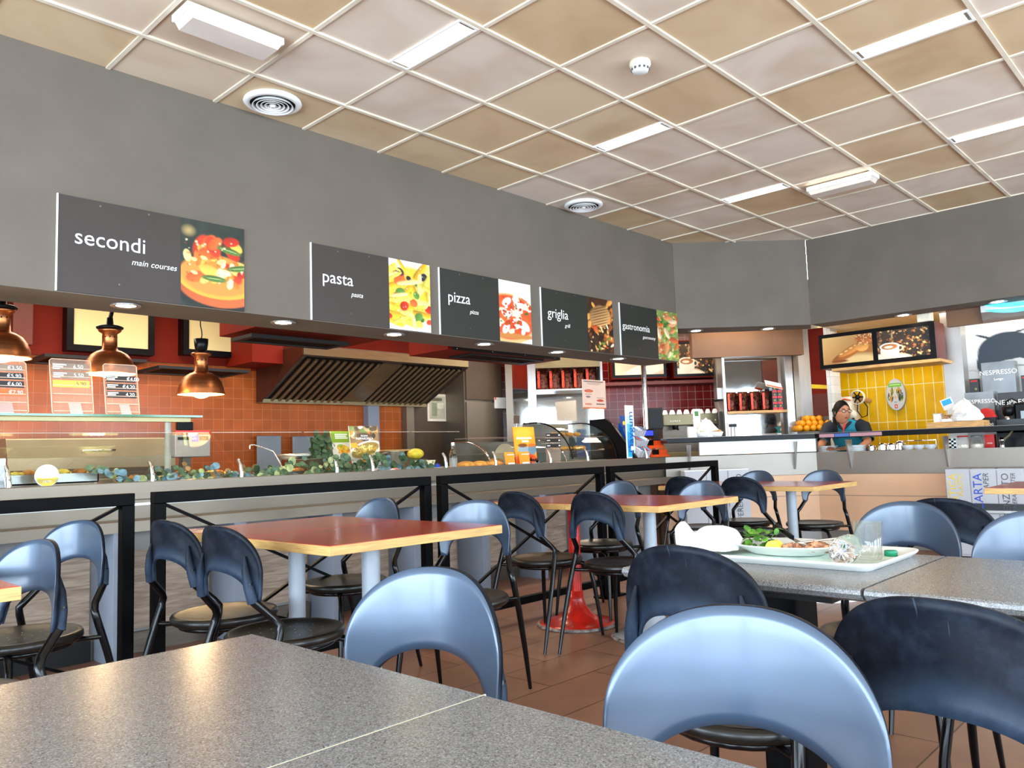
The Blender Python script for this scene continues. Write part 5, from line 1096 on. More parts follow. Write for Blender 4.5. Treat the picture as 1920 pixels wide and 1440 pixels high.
# glowing silver sign
a, b = PX(1838, 575, 6.95), PX(1990, 620, 6.95); zb_ = PX(1840, 606, 6.95).z; zt_ = 2.40
t = thing('glowing_sign', 'silver rounded sign with glowing cyan waves at the upper right', 'sign', (7.0, (a.y+b.y)/2, zb_)); m = MB(); pr_ = [(7.02, zb_), (6.985, zb_+.03), (6.955, zb_+.10), (6.95, zb_+.22), (7.02, zb_+.23)]
m.prism([(x-7, z) for x, z in pr_], (7, b.y, 0), (1, 0, 0), UP, -(b.y-a.y)*-1 if False else (b.y-a.y)); put('housing', m, 'steel_bright', t, bev=.008)
for k in range(2):
    m = MB(); n_ = 14; V_ = []
    for i in range(n_+1): q = i/n_; y = a.y-.04+(b.y-a.y+.06)*q; zc = zb_+.085+.05*k+.03*(2*q-1)**2; hw = .018*math.sin(PI*min(1, q*1.1+.05))+.003; V_ += [(6.945, y, zc-hw), (6.945, y, zc+hw)]
    m.add(V_, [(2*i, 2*i+2, 2*i+3, 2*i+1) for i in range(n_)]); put('glowing_wave', m, 'cyan_light', t)

# ------------------------------------------------------------------ display cases at the corner
def curved_case(xa, xb, y0, y1, z0, z1, label, side='black'):
    t = thing('display_case', label, 'display case', ((xa+xb)/2, (y0+y1)/2, z0), 'curved glass display cases'); n_ = 10; R_ = y1-y0; H_ = z1-z0
    prof = [(y0+R_*(1-math.cos(q))*.75, z0+H_*math.sin(q)) for q in np.linspace(.12, PI/2, n_)]+[(y1, z1)]
    m = MB(); V_ = []
    for y, z in prof: V_ += [(xa, y, z), (xb, y, z)]
    m.add(V_, [(2*i, 2*i+1, 2*i+3, 2*i+2) for i in range(len(prof)-1)], True); put('curved_glass', m, 'pane', t)
    for x in (xa, xb):
        put('side_glass', MB().add([(x, y, z) for y, z in prof]+[(x, y1, z0), (x, y0, z0)], [tuple(range(len(prof)+2))]), 'pane', t); put('edge_trim', MB().tube([(x, y, z) for y, z in prof], .008, 6), side, t)
    put('base', MB().box(xa, xb, y0-.02, y1, z0-.0, z0+.03), 'steel', t); put('back_panel', MB().box(xa, xb, y1, y1+.02, z0, z1), 'steel_bright', t)
    for k in range(2): put('glass_shelf', MB().box(xa+.01, xb-.01, y0+.15, y1-.02, z0+.12+.14*k, z0+.128+.14*k), 'acrylic', t)
    return t
curved_case(3.25, 4.25, .30, .78, .917, 1.15, 'low curved glass case behind the orange jar sign', 'chrome')
pc_ = curved_case(4.32, 5.02, .28, .90, .917, 1.33, 'taller curved glass pastry case with black trim beside the blue pack rack')
for k, (x, y, z) in enumerate([(4.42, .6, 1.05), (4.53, .58, 1.05), (4.64, .6, 1.05), (4.75, .58, 1.05), (4.86, .6, 1.05), (4.45, .62, 1.19), (4.57, .62, 1.19), (4.69, .62, 1.19), (4.81, .62, 1.19)]):
    solo('pastry', MB().ball((x, y, z+.022), (.05, .035, .022), 12, 8, jit=.06), 'bread', 'golden pastry in the taller display case, %s shelf' % ('lower' if z < 1.1 else 'upper'), 'pastry', 'pastries on the %s shelf of the glass case' % ('lower' if z < 1.1 else 'upper'))
for k, x in enumerate((3.5, 3.72, 3.94)): solo('sandwich', MB().ball((x, .5, .975), (.08, .05, .025), 12, 6, jit=.1), ['bread', 'salad', 'toast'][k], ['golden filled roll at the left in the low glass case', 'green salad portion in the middle of the low glass case', 'toasted roll at the right in the low glass case'][k], 'food')
t = thing('case_side', 'black leaning end panel of the pastry case with a price tag', 'panel', (5.08, .3, .95)); m = MB(); m.prism([(.05, .95), (.62, .95), (.62, 1.36), (.42, 1.36), (.34, 1.31)], (5.03, 0, 0), (0, 1, 0), UP, .03); put('panel', m, 'black', t, bev=.01)
q = PY(1172, 830, .1); put('tag', MB().box(5.00, 5.07, .085, .09, 1.03, 1.07), 'white', t)
# poster paper above the case
p = Pic(36, 58, '#ecc9b4', 41).noise(.04, 4); p.rect(.08, .05, .92, .09, '#6d5a50').rect(.2, .12, .8, .135, '#9a8275').rect(.25, .16, .75, .17, '#b09a8c'); p.ell(.28, .40, .2, .055, '#cc4a34', soft=.1).ell(.28, .40, .14, .03, '#e07a5a', soft=.2); p.rect(.12, .50, .42, .52, '#7c6a60').ell(.25, .60, .12, .04, '#8a6a80', soft=.3); p.ell(.76, .72, .16, .045, '#cc4a34', soft=.1); p.rect(.6, .62, .92, .635, '#8a766c').rect(.58, .82, .95, .86, '#4a3a34').rect(.1, .82, .4, .88, '#d9806a').rect(0, .96, 1, 1, '#e4702c')
a, b = PY(1091, 711, .75), PY(1137, 767, .75); t = thing('paper_poster', 'pale pink paper poster with red cup drawings above the pastry case', 'poster', ((a.x+b.x)/2, .75, b.z)); put('print', p.mesh(MB(), (a.x, .75, b.z), (1, 0, 0), UP, b.x-a.x, a.z-b.z), 'printed_picture', t); put('backing', MB().box(a.x, b.x, .7508, .753, b.z, a.z), 'white', t); put('rod', MB().tube([((a.x+b.x)/2, .757, .917), ((a.x+b.x)/2, .757, b.z+.06)], .006, 6), 'chrome', t)

# ------------------------------------------------------------------ pack rack and lighter rack on the counter end
a, b = PY(1172, 762, .10), PY(1191, 858, .10); zc = .952
t = thing('pack_rack', 'blue and white chewing gum pack rack at the counter end', 'display rack', ((a.x+b.x)/2, .10, zc)); w = b.x-a.x; h = a.z-zc
pg = Pic(18, 70, '#ffffff', 51); 
for k in range(60): f_ = k/60; pg.rect(.12, .18+.8*f_, .88, .2+.8*f_, ['#bfe6f6', '#5fc0ea', '#2aa0dc', '#1b84cc', '#2fb0e6'][min(4, int(f_*5))])
put('side_sign', pg.mesh(MB(), (a.x, .098, zc), (1, 0, 0), UP, w, h), 'printed_picture', t); put('sign_board', MB().box(a.x-.004, b.x+.004, .099, .105, zc, a.z+.012), 'white', t)
put('lettering', text_mb(MB(), 'Daygum', w*.95, (b.x-.018, .0965, zc+.05), UP, (-1, 0, 0)), 'navy_card', t)
put('stand', MB().prism([(.16, zc), (.34, zc), (.34, 1.31), (.31, 1.31)], (b.x+.07, 0, 0), (0, 1, 0), UP, .20), 'navy_card', t)
rng = random.Random(5); cols = ['white', 'blue_band', 'silver_box', 'red_cloth', 'cyan_card', 'white']
for row in range(3):
    for k in range(5):
        x = b.x+.035+.040*k+.03*row; y = .10+.045*row; z = zc+.055+.105*row; mm = cols[(k+row*2) % 6]
        c_ = MB(); c_.obox((x, y, z), (.034, .09, .072), (1, 0, 0), (0, -.55, 1)); s_ = put('gum_pack', c_, 'bin_grey', t); e_ = MB(); e_.obox((x, y-.0455, z-.004), (.028, .006, .05), (1, 0, 0), (0, -.55, 1)); e_.obox((x, y-.015, z+.040), (.024, .06, .006), (1, 0, 0), (0, -.55, 1)); put('pack_print', e_, mm, s_)
for k in range(2): m = MB(); m.add([(b.x+.04+.10*k, .28, 1.27), (b.x+.135+.10*k, .28, 1.27), (b.x+.135+.10*k, .30, 1.385+.01*k), (b.x+.04+.10*k, .30, 1.385)], [(0, 1, 2, 3)]); put('header_card', m, 'navy_card', t); m = MB(); m.ball((b.x+.09+.10*k, .283, 1.31), (.022, .003, .022), 10, 8); put('yellow_star', m, 'yellow', t)
a, b = PY(1226, 812, .06), PY(1262, 858, .06)
t = thing('lighter_rack', 'orange rack of lighters under a small blue screen at the counter end', 'display rack', ((a.x+b.x)/2, .08, zc)); 
x0_, x1_ = a.x-.02, a.x+.26
for r_ in range(2):
    y0_ = .05+.06*r_; z0_ = zc+.0+.095*r_; put('tier', MB().box(x0_, x1_, y0_, y0_+.07, zc, z0_+.025), 'orange_red', t)
    for k in range(10):
        x = x0_+.022+k*.0265; m = MB(); m.box(x-.009, x+.009, y0_+.02, y0_+.035, z0_+.025, z0_+.075); l_ = put('lighter', m, 'black' if k < 4 else 'orange_red', t); m = MB(); m.box(x-.007, x+.007, y0_+.022, y0_+.033, z0_+.075, z0_+.09); put('lighter_head', m, 'chrome', l_)
put('screen_housing', MB().box(x0_-.01, x0_+.19, .17, .20, zc+.20, zc+.29), 'black', t, bev=.004); put('screen', MB().box(x0_+.01, x0_+.17, .167, .17, zc+.225, zc+.275), 'display_blue', t); put('back_post', MB().box(x0_+.06, x0_+.10, .18, .20, zc, zc+.2), 'black', t)
# register screen behind
m0, m1 = PD(1215, 765, 6.4), PD(1243, 802, 6.4); t = thing('register_monitor', 'dark register monitor behind the blue pack rack', 'monitor', (m0.x, m0.y, .93)); m = MB(); a_, z1_ = da(1214, 765, 6.4); b_, z0_ = da(1244, 804, 6.4); dbox(m, 6.4, a_, b_, 0, .04, z0_, z1_); put('screen_body', m, 'black_matte', t, bev=.006); m = MB(); dbox(m, 6.4, (a_+b_)/2-.03, (a_+b_)/2+.03, .01, .03, .93, z0_); put('neck', m, 'black_matte', t); m = MB(); dbox(m, 6.4, a_+.015, b_-.015, -.003, 0, z0_+.02, z1_-.02); put('screen', m, 'black', t)

# ------------------------------------------------------------------ back bar: espresso machine with cups, grinder
S8 = 7.5
m = MB(); a_, _ = da(1140, 800, S8-.2); b_, _ = da(1352, 800, S8-.2); dbox(m, S8-.2, a_, b_, 0, .6, 0, .90); solo('back_bar', m, 'steel_dark', 'steel back counter under the espresso machine', 'counter')
t = thing('espresso_machine', 'long champagne steel espresso machine with buttons against the red tiles', 'espresso machine', PD(1290, 860, S8+.1)); 
a_, z1_ = da(1242, 778, S8); b_, z0_ = da(1352, 792, S8); o_ = Vector((S8/2, S8/2, 0))
m = MB(); dbox(m, S8, a_, b_, -.04, .45, z0_-.02, z1_); put('top_housing', m, 'champagne', t, bev=.008); m = MB(); dbox(m, S8, a_+.02, b_-.02, .12, .45, .92, z0_-.02); put('back_housing', m, 'steel_dark', t); m = MB(); dbox(m, S8, a_, b_, -.06, .40, .90, .99); put('drip_tray', m, 'champagne', t, bev=.006)
for k in range(3):
    c = a_+.15+k*.27; m = MB()
    for j in range(5): c0 = o_+DU*(c-.06+j*.026)+DN*.043+UP*(z0_+.03); m.ball(c0, .009, 8, 6)
    put('button_row', m, 'white', t); m = MB(); q0 = o_+DU*c-Vector(DN)*.0+UP*(z0_-.05); m.lathe([(.035, -.02), (.038, .03)], q0+DN*.0, 16, caps=True); m.tube([q0, q0+DN*.14+UP*-.02], [.012, .014], 8); put('group_handle', m, 'black', t)
for k in range(9):
    c = o_+DU*(a_+.06+k*.088)-DN*.12+UP*z1_; r_ = .036+.004*(k % 2)
    solo('upturned_cup', MB().lathe([(r_, 0), (r_*.95, .02), (r_*.6, .055), (r_*.5, .06), (.001, .06)], c, 16), 'white', 'white cup standing upside down on the espresso machine', 'cup', 'white cups on the espresso machine')
t = thing('coffee_grinder', 'steel coffee grinder with a dark hopper left of the coffee bags', 'coffee grinder', (0, 0, 0)); s_ = 7.1; a_, z1_ = da(1344, 727, s_); b_, z0_ = da(1366, 812, s_); o2 = Vector((s_/2, s_/2, 0)); cc = o2+DU*((a_+b_)/2)
m = MB(); dbox(m, s_, a_, b_, 0, .14, z1_-.14, z1_); put('top_box', m, 'steel_bright', t, bev=.006); put('hopper', MB().lathe([(.035, z1_-.28), (.05, z1_-.25), (.085, z1_-.14)], cc-DN*.07, 24), 'acrylic', t); put('collar', MB().lathe([(.085, z1_-.16), (.09, z1_-.145), (.085, z1_-.14)], cc-DN*.07, 24), 'black', t); put('body', MB().lathe([(.06, .93), (.055, z1_-.30), (.04, z1_-.28)], cc-DN*.07, 24, caps=True), 'dark_box', t)
# steel shelf with coffee bags (left) on the diagonal
def bag(c, u, n, w, h, label, grp):
    t = thing('coffee_bag', label, 'coffee bag', c, grp); m = MB(); N1, N2 = 6, 8; F_ = []; 
    for sgn in (1, -1):
        V_ = []
        for j in range(N2+1):
            for i in range(N1+1):
                x = (i/N1-.5)*w*(1-.06*math.sin(PI*j/N2)); z = h*j/N2; dpt = .045*math.sin(PI*i/N1)**.6*math.sin(PI*min(1, .12+.88*j/N2))**.6*(1 if j < N2 else 0)+random.uniform(-.003, .003)
                V_.append(c+u*x+UP*z+n*(.04+sgn*dpt*.8))
        F_ = [(j*(N1+1)+i, j*(N1+1)+i+1, (j+1)*(N1+1)+i+1, (j+1)*(N1+1)+i) for j in range(N2) for i in range(N1)]; m.add(V_, F_, False)
    put('foil', m, 'foil_brown', t); m = MB(); m.prism([(-w*.47, h*.08), (-w*.25, h*.08), (-w*.25, h*.9), (-w*.47, h*.9)], c+n*.088, u, UP, .0015); st = put('red_stripe', m, 'foil_red', t)
    return t
t = thing('steel_shelf_unit', 'steel niche with a shelf of coffee bags left of the paper poster', 'shelf', (0, 0, 0)); s_ = 8.05; a_, z1_ = da(1003, 672, s_); b_, z0_ = da(1128, 764, s_); bz = da(1060, 729, s_)[1]
m = MB(); dbox(m, s_, a_, b_, .28, .30, .9, 2.25); put('back', m, 'mirror', t); m = MB(); dbox(m, s_, a_-.10, a_, 0, .3, 0, 2.4); dbox(m, s_, b_, b_+.03, 0, .3, .9, 2.4); put('side', m, 'steel_bright', t); m = MB(); dbox(m, s_, a_, b_, 0, .28, bz-.02, bz); put('shelf_board', m, 'steel_bright', t); m = MB(); dbox(m, s_, a_, b_, -.01, .28, 2.10, 2.4); put('header', m, 'steel_warm', t)
for k in range(5):
    w_ = (b_-a_)*.185; c = Vector((s_/2, s_/2, 0))+DU*(a_+(b_-a_)*(.08+.19*k)+.03)-DN*.16+UP*bz
    bag(c, DU, DN, w_, .27+.012*(k > 2), 'brown foil coffee bag on the left shelf, ' + ['leftmost of five', 'second of five', 'middle of five', 'fourth of five', 'rightmost of five, just above the paper poster'][k], 'coffee bags on the left steel shelf')
for k in range(2): 
    a2, z2 = da(1020+k*12, 785, 7.95); solo('red_jar', MB().lathe([(.001, 0), (.04, 0), (.042, .09), (.001, .095)], Vector((7.95/2, 7.95/2, 0))+DU*a2+UP*.905, 16), 'red_cloth', ['red jar standing behind the low glass case, left one', 'red jar standing behind the low glass case, right one'][k], 'jar', 'red jars behind the glass case')
solo('steel_column', dbox(MB(), 8.05, da(949, 760, 8.05)[0], da(962, 760, 8.05)[0], 0, .1, 0, 2.4), 'steel', 'narrow steel column between the fridge and the mirror strip', 'column')
m = MB(); dbox(m, 8.05, da(962, 760, 8.05)[0], da(1000, 760, 8.05)[0], .06, .08, 0, 2.4); solo('mirror_strip', m, 'mirror', 'narrow mirror strip right of the fridge', 'mirror')
m = MB(); dbox(m, 7.0, da(1338, 800, 7.0)[0], da(1552, 800, 7.0)[0], -.12, .42, 0, .929); solo('back_counter', m, 'steel_dark', 'steel back counter under the mirror and the oranges', 'counter')
m = MB(); dbox(m, 6.4, da(1222, 800, 6.4)[0], da(1262, 800, 6.4)[0], -.12, .2, 0, .929); solo('register_stand', m, 'steel_dark', 'steel cabinet under the register monitor', 'cabinet')
# shelf with coffee bags (right), mirror, boxes
s_ = 7.0; a_, _ = da(1363, 768, s_); b_, bz = da(1476, 768, s_); o3 = Vector((s_/2, s_/2, 0))
solo('coffee_shelf', dbox(MB(), s_, a_, b_, -.02, .20, bz-.028, bz), 'light_wood', 'wooden shelf in front of the mirror holding four coffee bags and small boxes', 'shelf')
m = MB(); dbox(m, s_, a_+.02, b_-.01, .205, .215, .96, 2.08); solo('bar_mirror', m, 'mirror', 'large mirror behind the right coffee bags', 'mirror')
m = MB(); dbox(m, s_, a_-.03, a_, .0, .22, .93, 2.30); solo('mirror_post', m, 'steel_bright', 'steel strip left of the bar mirror by the grinder', 'column')
for k in range(4):
    c = o3+DU*(a_+.09+(b_-a_)*.195*k)-DN*.15+UP*bz; bag(c, DU, DN, (b_-a_)*.17, .235, 'brown foil coffee bag before the mirror, ' + ['leftmost of four by the grinder', 'second of four', 'third of four', 'rightmost of four beside the small red boxes'][k], 'coffee bags on the shelf before the mirror')
for j in range(2):
    for k in range(4):
        c = o3+DU*(b_-.125+.062*j)-DN*.08+UP*(bz+.001+.068*k); t = thing('capsule_box', 'small black and red box on the mirror shelf, %s column, %s' % (['left', 'right'][j], ['bottom of four', 'second from the bottom', 'third from the bottom', 'topmost'][k]), 'box', c, 'small boxes stacked on the mirror shelf')
        m = MB(); m.obox(c+UP*.033, (.056, .09, .064), DU); put('carton', m, 'dark_box', t); m = MB(); m.obox(c+UP*.016+DN*.0455, (.056, .001, .028), DU); put('red_label', m, 'red', t); m = MB(); m.ball(c+UP*.047+DN*.045, (.009, .009, .009), 8, 5); put('gold_dot', m, 'yellow', t)
c = o3+DU*(b_-.13)-DN*.04+UP*(bz+.30); t = thing('tilted_card', 'white and red card lying tilted on the small boxes by the mirror', 'card', c); m = MB(); m.obox(c, (.20, .13, .004), DU-UP*.25, UP*.8-DN*-.6); put('card', m, 'white', t); m = MB(); m.obox(c+DN*.035-UP*.028, (.20, .03, .006), DU-UP*.25, UP*.8-DN*-.6); put('red_edge', m, 'orange_red', t)
# steel columns right of the mirror
for n, (q0, q1, m_, lb) in enumerate(((1476, 1490, 'steel_bright', 'bright steel column right of the small boxes'), (1492, 1502, 'steel', 'narrow darker steel column beside the bright one'))):
    a2, b2 = da(q0, 760, 7.15)[0], da(q1, 760, 7.15)[0]; solo('steel_column', dbox(MB(), 7.15, a2, b2, 0, .15, .93, 2.45), m_, lb, 'column')
# red and yellow reflection in the steel, painted as a panel
q0, q1 = PX(1526, 700, 7.75), PX(1560, 700, 7.75)
t = thing('painted_reflection', 'red and yellow reflection painted on a panel between the steel columns and the tiled pillar', 'panel', (7.75, (q0.y+q1.y)/2, .9)); y0, y1 = q0.y+.04, q1.y-.03
put('upper', MB().box(7.75, 7.78, y1, y0, 1.62, 2.4), 'red_paint', t); put('stripe', MB().prism([(y1, 1.66), (y0, 1.69), (y0, 1.74), (y1, 1.70)], (7.745, 0, 0), (0, 1, 0), UP, .003), 'yellow', t); put('middle', MB().box(7.75, 7.78, y1, y0, 1.35, 1.62), 'dark_red', t); put('lower', MB().box(7.75, 7.78, y1, y0, .9, 1.35), 'steel_dark', t)
q0, q1 = PX(1553, 760, 7.6), PX(1566, 760, 7.6); MATS['tile_white'] = tiles('white_wall_tiles', '#d6d6d2', '#b8b8b4', .1, .1, (0, 1, 0), (0, 0, 1)); solo('tiled_pillar', MB().box(7.6, 7.8, q1.y, q0.y, 0, 2.5), 'tile_white', 'white tiled pillar left of the woman', 'pillar')

# ------------------------------------------------------------------ oranges
t_ = None; rng = random.Random(3); cen = PD(1524, 808, 7.08); n = 0; tray = MB(); tray.obox(Vector((cen.x, cen.y, cen.z-.022)), (.50, .34, .03), DU); tray.obox(Vector((cen.x, cen.y, (.93+cen.z-.037)/2)), (.42, .26, cen.z-.037-.93), DU); solo('fruit_tray', tray, 'steel_dark', 'dark tray under the pile of oranges', 'tray')
def orange(c, lb):
    m = MB().ball(c, .037, 16, 10); o = solo('orange', m, 'orange_fruit', lb, 'orange', 'oranges piled behind the bar', base=c-UP*.037); return o
lay = [(0, 6, 4, .0), (1, 5, 3, .035), (2, 3, 2, .07)]
first = None
for L_, nx, ny, off in lay:
    for i in range(nx):
        for j in range(ny):
            c = cen+DU*((i-(nx-1)/2)*.076+rng.uniform(-.006, .006))+DN*((j-(ny-1)/2)*.074)+UP*(0); c.z = cen.z+.03+L_*.056+rng.uniform(0, .006)
            lb = 'orange in the pile left of the woman, %s layer' % ('bottom', 'middle', 'top')[L_]
            if first is None: first = orange(c, lb)
            else: o = first.copy(); COL.objects.link(o); o.location = c-UP*.037; o['label'] = lb

# ------------------------------------------------------------------ woman behind the bar
hc = PX(1579, 774, 6.98)
def person(hc):
    t = thing('person', 'woman with dark tied hair and glasses in a teal and navy polo behind the bar', 'person', (hc.x+.25, hc.y+.02, 0))
    fx, side = Vector((-1, -.12, 0)).normalized(), None; side = Vector((fx.y, -fx.x, 0)) ; side = Vector((0.12, -1, 0)).normalized()   # side: toward the picture's right
    P = lambda f, s, z: Vector((hc.x, hc.y, 0))+fx*f+side*s+UP*z
    zh = hc.z+.085
    verts = [(P(-.36, 0, zh-.62), .105), (P(-.33, 0, zh-.47), .095), (P(-.24, 0, zh-.35), .10), (P(-.14, 0, zh-.245), .075), (P(-.055, 0, zh-.165), .054), (P(-.02, 0, zh-.125), .050)]
    E = [(0, 1), (1, 2), (2, 3), (3, 4), (4, 5)]
    for s in (-1, 1):
        i = len(verts); verts += [(P(-.12, s*.15, zh-.240), .055), (P(-.02, s*.235, zh-.40), .043), (P(.16, s*.19, zh-.46), .034), (P(.25, s*.10, zh-.455), .024), (P(.31, s*.06, zh-.46), .026)]
        E += [(3, i), (i, i+1), (i+1, i+2), (i+2, i+3), (i+3, i+4)]
        k = len(verts); verts += [(P(-.38, s*.09, zh-.72), .10), (P(-.32, s*.10, .46*1.0), .062), (P(-.38, s*.10, .09), .042), (P(-.30, s*.10, .04), .040)]
        E += [(0, k), (k, k+1), (k+1, k+2), (k+2, k+3)]
        for q in range(4): a = len(verts); verts += [(P(.35, s*(.035+.016*q), zh-.462), .0095), (P(.385-.004*abs(q-1), s*(.03+.016*q), zh-.475), .008)]; E += [(i+4, a), (a, a+1)]
        a = len(verts); verts += [(P(.325, s*.02, zh-.462), .011), (P(.345, s*.005, zh-.468), .009)]; E += [(i+4, a), (a, a+1)]
    me = bpy.data.meshes.new('tmp'); me.from_pydata([v[0] for v in verts], E, []); ob = bpy.data.objects.new('tmp', me); COL.objects.link(ob)
    sk = ob.modifiers.new('s', 'SKIN'); sk.use_smooth_shade = True
    for v, (_, r) in zip(me.skin_vertices[0].data, verts): v.radius = (r, r)
    me.skin_vertices[0].data[0].use_root = True; ob.modifiers.new('b', 'SUBSURF').levels = 2
    dg = bpy.context.evaluated_depsgraph_get(); ev = ob.evaluated_get(dg); m2 = bpy.data.meshes.new_from_object(ev)
    mb = MB(); mb.add([v.co.copy() for v in m2.vertices], [tuple(p.vertices) for p in m2.polygons], True, 0)
    bpy.data.objects.remove(ob); bpy.data.meshes.remove(m2)
    # head: turned to the picture's right
    hf = (fx*.72+side*.69).normalized(); hs = Vector((-hf.y, hf.x, 0)); hs = hs if hs.dot(side) > 0 else -hs
    H = lambda f, s, z: Vector((hc.x, hc.y, hc.z))+hf*f+hs*s+UP*z
    n, m_ = 28, 22; V_ = []
    for i in range(m_+1):
        ph = PI*i/m_; zz = math.cos(ph); rr = math.sin(ph)
        for j in range(n):
            th = 2*PI*j/n; cx, sy = math.cos(th), math.sin(th)
            f = .092*rr*cx; s = .080*rr*sy; z = .118*zz
            if z < -.02 and cx > 0: s *= 1-.35*(-z-.02)/.1; f *= 1-.10*(-z-.02)/.1
            if cx > .75 and abs(z+.01) < .05: f += .006*(1-abs(z+.01)/.05)
            V_.append(H(f, s, z))
    mb.add(V_, [(i*n+j, (i+1)*n+j, (i+1)*n+(j+1) % n, i*n+(j+1) % n) for i in range(m_) for j in range(n)], True, 0)
    mb.add([H(.086, -.011, -.022), H(.086, .011, -.022), H(.088, 0, .022), H(.112, 0, -.020), H(.09, 0, -.034)], [(0, 3, 2), (3, 1, 2), (0, 4, 3), (3, 4, 1)], True, 0)
    for s in (-1, 1): mb.ball(H(.082, s*.031, .014), (.012, .012, .007), 10, 6, mi=1); mb.ball(H(.0, s*.074, .0), (.014, .008, .026), 8, 6, mi=0); mb.ball(H(.092, s*.031, .014), (.004, .004, .004), 8, 5, mi=2); mb.tube([H(.085, s*.016, .034), H(.088, s*.03, .040), H(.076, s*.047, .034)], .003, 5, mi=2)
    mb.tube([H(.080, -.020, -.055), H(.090, -.008, -.052), H(.092, 0, -.054), H(.090, .008, -.052), H(.080, .020, -.055)], [.002, .005, .0045, .005, .002], 6, mi=3); mb.tube([H(.082, -.016, -.059), H(.091, 0, -.062), H(.082, .016, -.059)], [.002, .006, .002], 6, mi=3)
    put('body', mb, ['skin', 'white', 'hair', 'lips'], t)
    # hair cap with tied back tail
    V_ = []; F_ = []; mb = MB()
    for i in range(13):
        ph = PI*.62*i/12
        for j in range(n):
            th = 2*PI*j/n; cx = math.cos(th); lim = ph*(1-.50*max(0, cx)**1.2) ; rr = math.sin(lim); V_.append(H(.102*rr*cx-.010, .084*rr*math.sin(th), .134*math.cos(lim)+.002))
    mb.add(V_, [(i*n+j, (i+1)*n+j, (i+1)*n+(j+1) % n, i*n+(j+1) % n) for i in range(12) for j in range(n)], True); mb.ball(H(-.105, 0, .03), (.05, .05, .045), 14, 10); mb.tube([H(-.06, -.06, -.04), H(-.03, -.075, -.12), H(.0, -.08, -.21), H(.01, -.075, -.27)], [.018, .022, .018, .008], 8)
    put('hair', mb, 'hair', t)
    g = MB()
    for s in (-1, 1): g.tube([H(.098, s*.032+.022*math.cos(a), .012+.016*math.sin(a)) for a in np.linspace(0, 2*PI, 17)[:-1]], .0026, 6, closed=True); g.tube([H(.094, s*.056, .018), H(.03, s*.078, .018), H(-.01, s*.080, .012)], .0025, 6)
    g.tube([H(.100, -.010, .016), H(.103, 0, .018), H(.100, .010, .016)], .0024, 6); put('glasses', g, 'black_matte', t)
    # polo shirt: shell over torso and upper arms
    c = MB(); nn_ = 28; secs = [(-.36, .17, .13, zh-.64), (-.32, .155, .115, zh-.50), (-.22, .17, .12, zh-.36), (-.145, .185, .11, zh-.255), (-.115, .165, .085, zh-.195), (-.085, .09, .068, zh-.155)]
    V_ = [P(f+rf*math.cos(a), rs*math.sin(a), z) for f, rs, rf, z in secs for a in np.linspace(0, 2*PI, nn_+1)[:-1]]
    F_ = [(i*nn_+j, i*nn_+(j+1) % nn_, (i+1)*nn_+(j+1) % nn_, (i+1)*nn_+j) for i in range(len(secs)-1) for j in range(nn_)]
    b0 = len(c.v); c.v += [tuple(v) for v in V_]
    for q, f_ in enumerate(F_):
        j = q % nn_; ang = 2*PI*(j+.5)/nn_; ss = abs(math.sin(ang)); front = math.cos(ang) > 0
        c.f.append([b0+k for k in f_]); c.m.append(1 if ss > .94 or (front and ss < .10) else 0); c.s.append(True)
    for s in (-1, 1): c.tube([P(-.12, s*.12, zh-.215), P(-.105, s*.175, zh-.245), P(-.06, s*.215, zh-.33), P(-.035, s*.23, zh-.375)], [.07, .078, .066, .060], 16, mi=1, caps=False); c.tube([P(-.040, s*.228, zh-.366), P(-.033, s*.231, zh-.378)], [.062, .061], 16, mi=0, caps=False)
    put('polo_shirt', c, ['teal', 'navy'], t)
    k = MB(); k.tube([P(-.14, -.075, zh-.15), P(-.06, -.075, zh-.175), P(.0, -.035, zh-.225), P(.015, 0, zh-.27)], [.014, .016, .015, .006], 8); k.tube([P(-.14, .075, zh-.15), P(-.06, .075, zh-.175), P(.0, .035, zh-.225), P(.015, 0, zh-.27)], [.014, .016, .015, .006], 8); put('collar', k, 'navy', t)
    k = MB(); k.add([P(-.015, -.040, zh-.190), P(-.015, .040, zh-.190), P(.0, .0, zh-.275)], [(0, 1, 2)]); put('neck_opening', k, 'skin', t)
    put('red_lanyard', MB().tube([P(.018, .03, zh-.21), P(.03, .01, zh-.26), P(.028, .0, zh-.34)], .009, 6), 'red_cloth', t)
    tr = MB()
    for s in (-1, 1): tr.tube([P(-.37, s*.07, zh-.60), P(-.38, s*.09, zh-.72), P(-.32, s*.10, .46), P(-.38, s*.10, .10)], [.12, .115, .08, .065], 16)
    put('trousers', tr, 'navy', t); 
    for s in (-1, 1): put('shoe', MB().ball(P(-.31, s*.10, .04), (.12, .055, .04), 14, 8), 'black', t)
person(hc)

# ------------------------------------------------------------------ yellow tile wall things
a = PX(1571, 745, 8.05); b = PX(1602, 800, 8.05); t = thing('citrus_machine', 'cream juicing machine on the wall behind the woman', 'machine', (8.05, (a.y+b.y)/2, .93)); put('housing', MB().box(8.0, 8.28, b.y, a.y, .93, a.z), 'cream', t, bev=.03)
m = MB(); m.tube([(7.995, a.y-.05, a.z-.05), (7.99, a.y-.10, a.z-.03), (7.995, a.y-.17, a.z-.05)], .008, 6); put('orange_script', m, 'orange_red', t)
put('knob', MB().lathe([(.055, 0), (.05, .02), (.001, .025)], (7.99, b.y-.01, 1.36), 20, axis=(-1, 0, 0)), 'cream', t)
c = PX(1609, 745, 8.1); t = thing('wall_reel', 'round wire basket light with a looped black cable on the yellow tiles', 'wall lamp', (8.1, c.y, c.z-.2)); m = MB(); m.lathe([(.075, -.02), (.085, 0), (.088, .03), (.075, .04)], (8.1, c.y, c.z), 28, axis=(-1, 0, 0)); put('ring', m, 'cream', t); m = MB()
